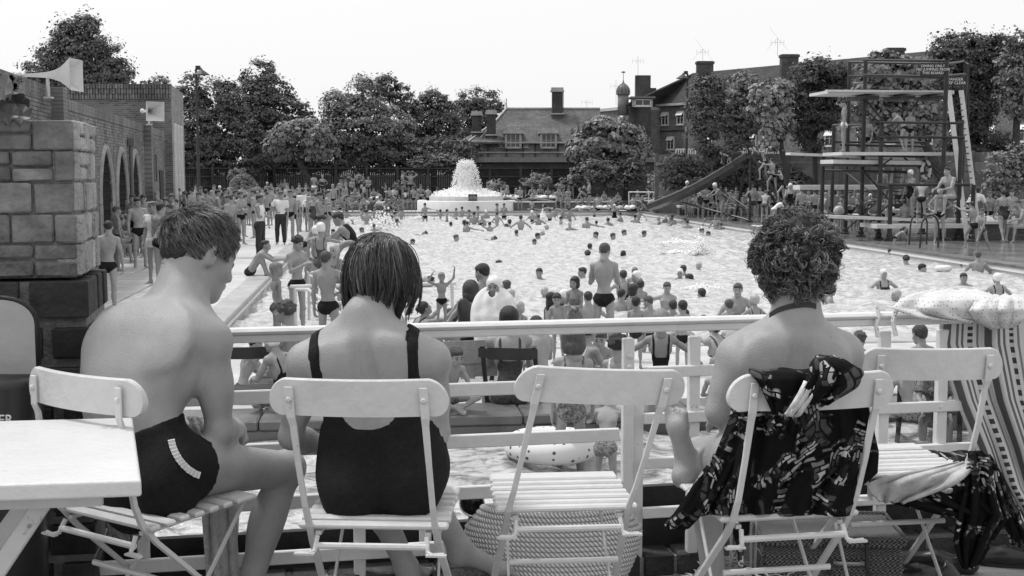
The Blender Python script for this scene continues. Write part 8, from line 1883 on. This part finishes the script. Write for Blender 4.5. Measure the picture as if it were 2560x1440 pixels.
# ---------------------------------------------------------------- the farthest bathers beyond three hundred read as one mass
excess=len(ALL)+3-300
if excess>0:
    far_=sorted([a for a in ALL if not a['lab'] and not a['wet'] and a['D']>68],key=lambda a:-(a['D']-(8 if a['pz'] in('std','fold','hips','up','chest') else 0)))
    far_+=sorted([a for a in ALL if not a['lab'] and a not in far_ and a['D']>55],key=lambda a:-a['D'])
    far_=far_[:excess]; VV=[];FF=[];MI=[];n=0; MS=[SKIN,DARK,LIP,HAIRD,HAIRM,HAIRL,CAPW,CAPG,SUITB,SUITG,SHIRTW,PATT,TROUS]
    bpy.context.view_layer.update()
    for a in far_:
        for o in [a['o']]+list(a['o'].children):
            me=o.data; nv=len(me.vertices); v=np.empty(nv*3,np.float32); me.vertices.foreach_get('co',v); v=xf(v.reshape(-1,3),o.matrix_world); f=np.empty(len(me.loops),np.int32); me.loops.foreach_get('vertex_index',f); f=f.reshape(-1,4)
            mi=np.empty(len(me.polygons),np.int32); me.polygons.foreach_get('material_index',mi); lut=np.array([MS.index(m) for m in me.materials]); VV.append(v);FF.append(f+n);MI.append(lut[mi]); n+=nv
        for o in list(a['o'].children): bpy.data.objects.remove(o)
        bpy.data.objects.remove(a['o']); ALL.remove(a)
    me=npmesh('far_crowd',np.concatenate(VV),np.concatenate(FF),MS,np.concatenate(MI)); o=inst('far_crowd',me); tag(o,'dense throng of small distant bathers sitting and standing on the far banks','crowd',None,'stuff')
# ---------------------------------------------------------------- labels for everybody
ORD='first second third fourth fifth sixth seventh eighth ninth tenth eleventh twelfth thirteenth fourteenth fifteenth sixteenth seventeenth eighteenth nineteenth twentieth'.split()
def ordw(n):
    if n<=20: return ORD[n-1]
    return '%d%s'%(n,{1:'st',2:'nd',3:'rd'}.get(n%10 if n not in(11,12,13) else 0,'th'))
zones={}
for a in ALL:
    if not a['lab']: zones.setdefault(a['zone'],[]).append(a)
PH={'std':'standing','std2':'standing at ease','fold':'with folded arms','hips':'with hands on hips','onehip':'with a hand on one hip','walk':'walking','chest':'with hands at the chest','up':'with arms over the head','capup':'with a raised hand','bend':'bending forward','lean':'leaning forward','sitledge':'sitting','sitback':'sitting back','hug':'sitting with knees drawn up','cross':'sitting','wade':'with arms spread','wade2':'with one arm out','armsup':'with arms raised','reachR':'reaching out sideways','crawl':'swimming','lie':'lying down','climb':'reaching up','four':'on all fours','kneel':'kneeling'}
KN={'m':'man','b':'stout man','f':'woman','y':'boy','g':'girl','c':'child','t':'baby'}
HN={'kw':'white-capped','kg':'pale-capped','sd':'dark-haired','sm':'brown-haired','sl':'fair-haired','cd':'dark curly','cm':'curly-haired','cl':'fair curly','bd':'dark bobbed','bm':'bobbed','bl':'fair bobbed','lm':'long-haired','ld':'long dark-haired','nd':'dark-haired','hl':'capped','hm':'capped'}
for zn,L_ in zones.items():
    L_.sort(key=lambda a:(a['x'],a['y']))
    for i,a in enumerate(L_):
        ph='swimming' if zn.startswith('swimming') else PH[a['pz']]
        z=zn
        a['lab']='%s %s %s, %s from left in the %s'%(HN[a['hair']],KN[a['kind']],ph,ordw(i+1),z) if not z.startswith(('bathers','swimmers')) else '%s %s %s, %s from left of the %s'%(HN[a['hair']],KN[a['kind']],ph,ordw(i+1),z)
        a['o']['group']=z
for a in ALL: a['o']['label']=a['lab']; a['o']['category']='person'
print('tris',sum(sum(len(p.vertices)-2 for p in m.polygons) if len(m.polygons)<3000 else len(m.loops)-2*len(m.polygons) for m in bpy.data.meshes if m.users)); print('people',len(ALL),'time',time.time()-T0)
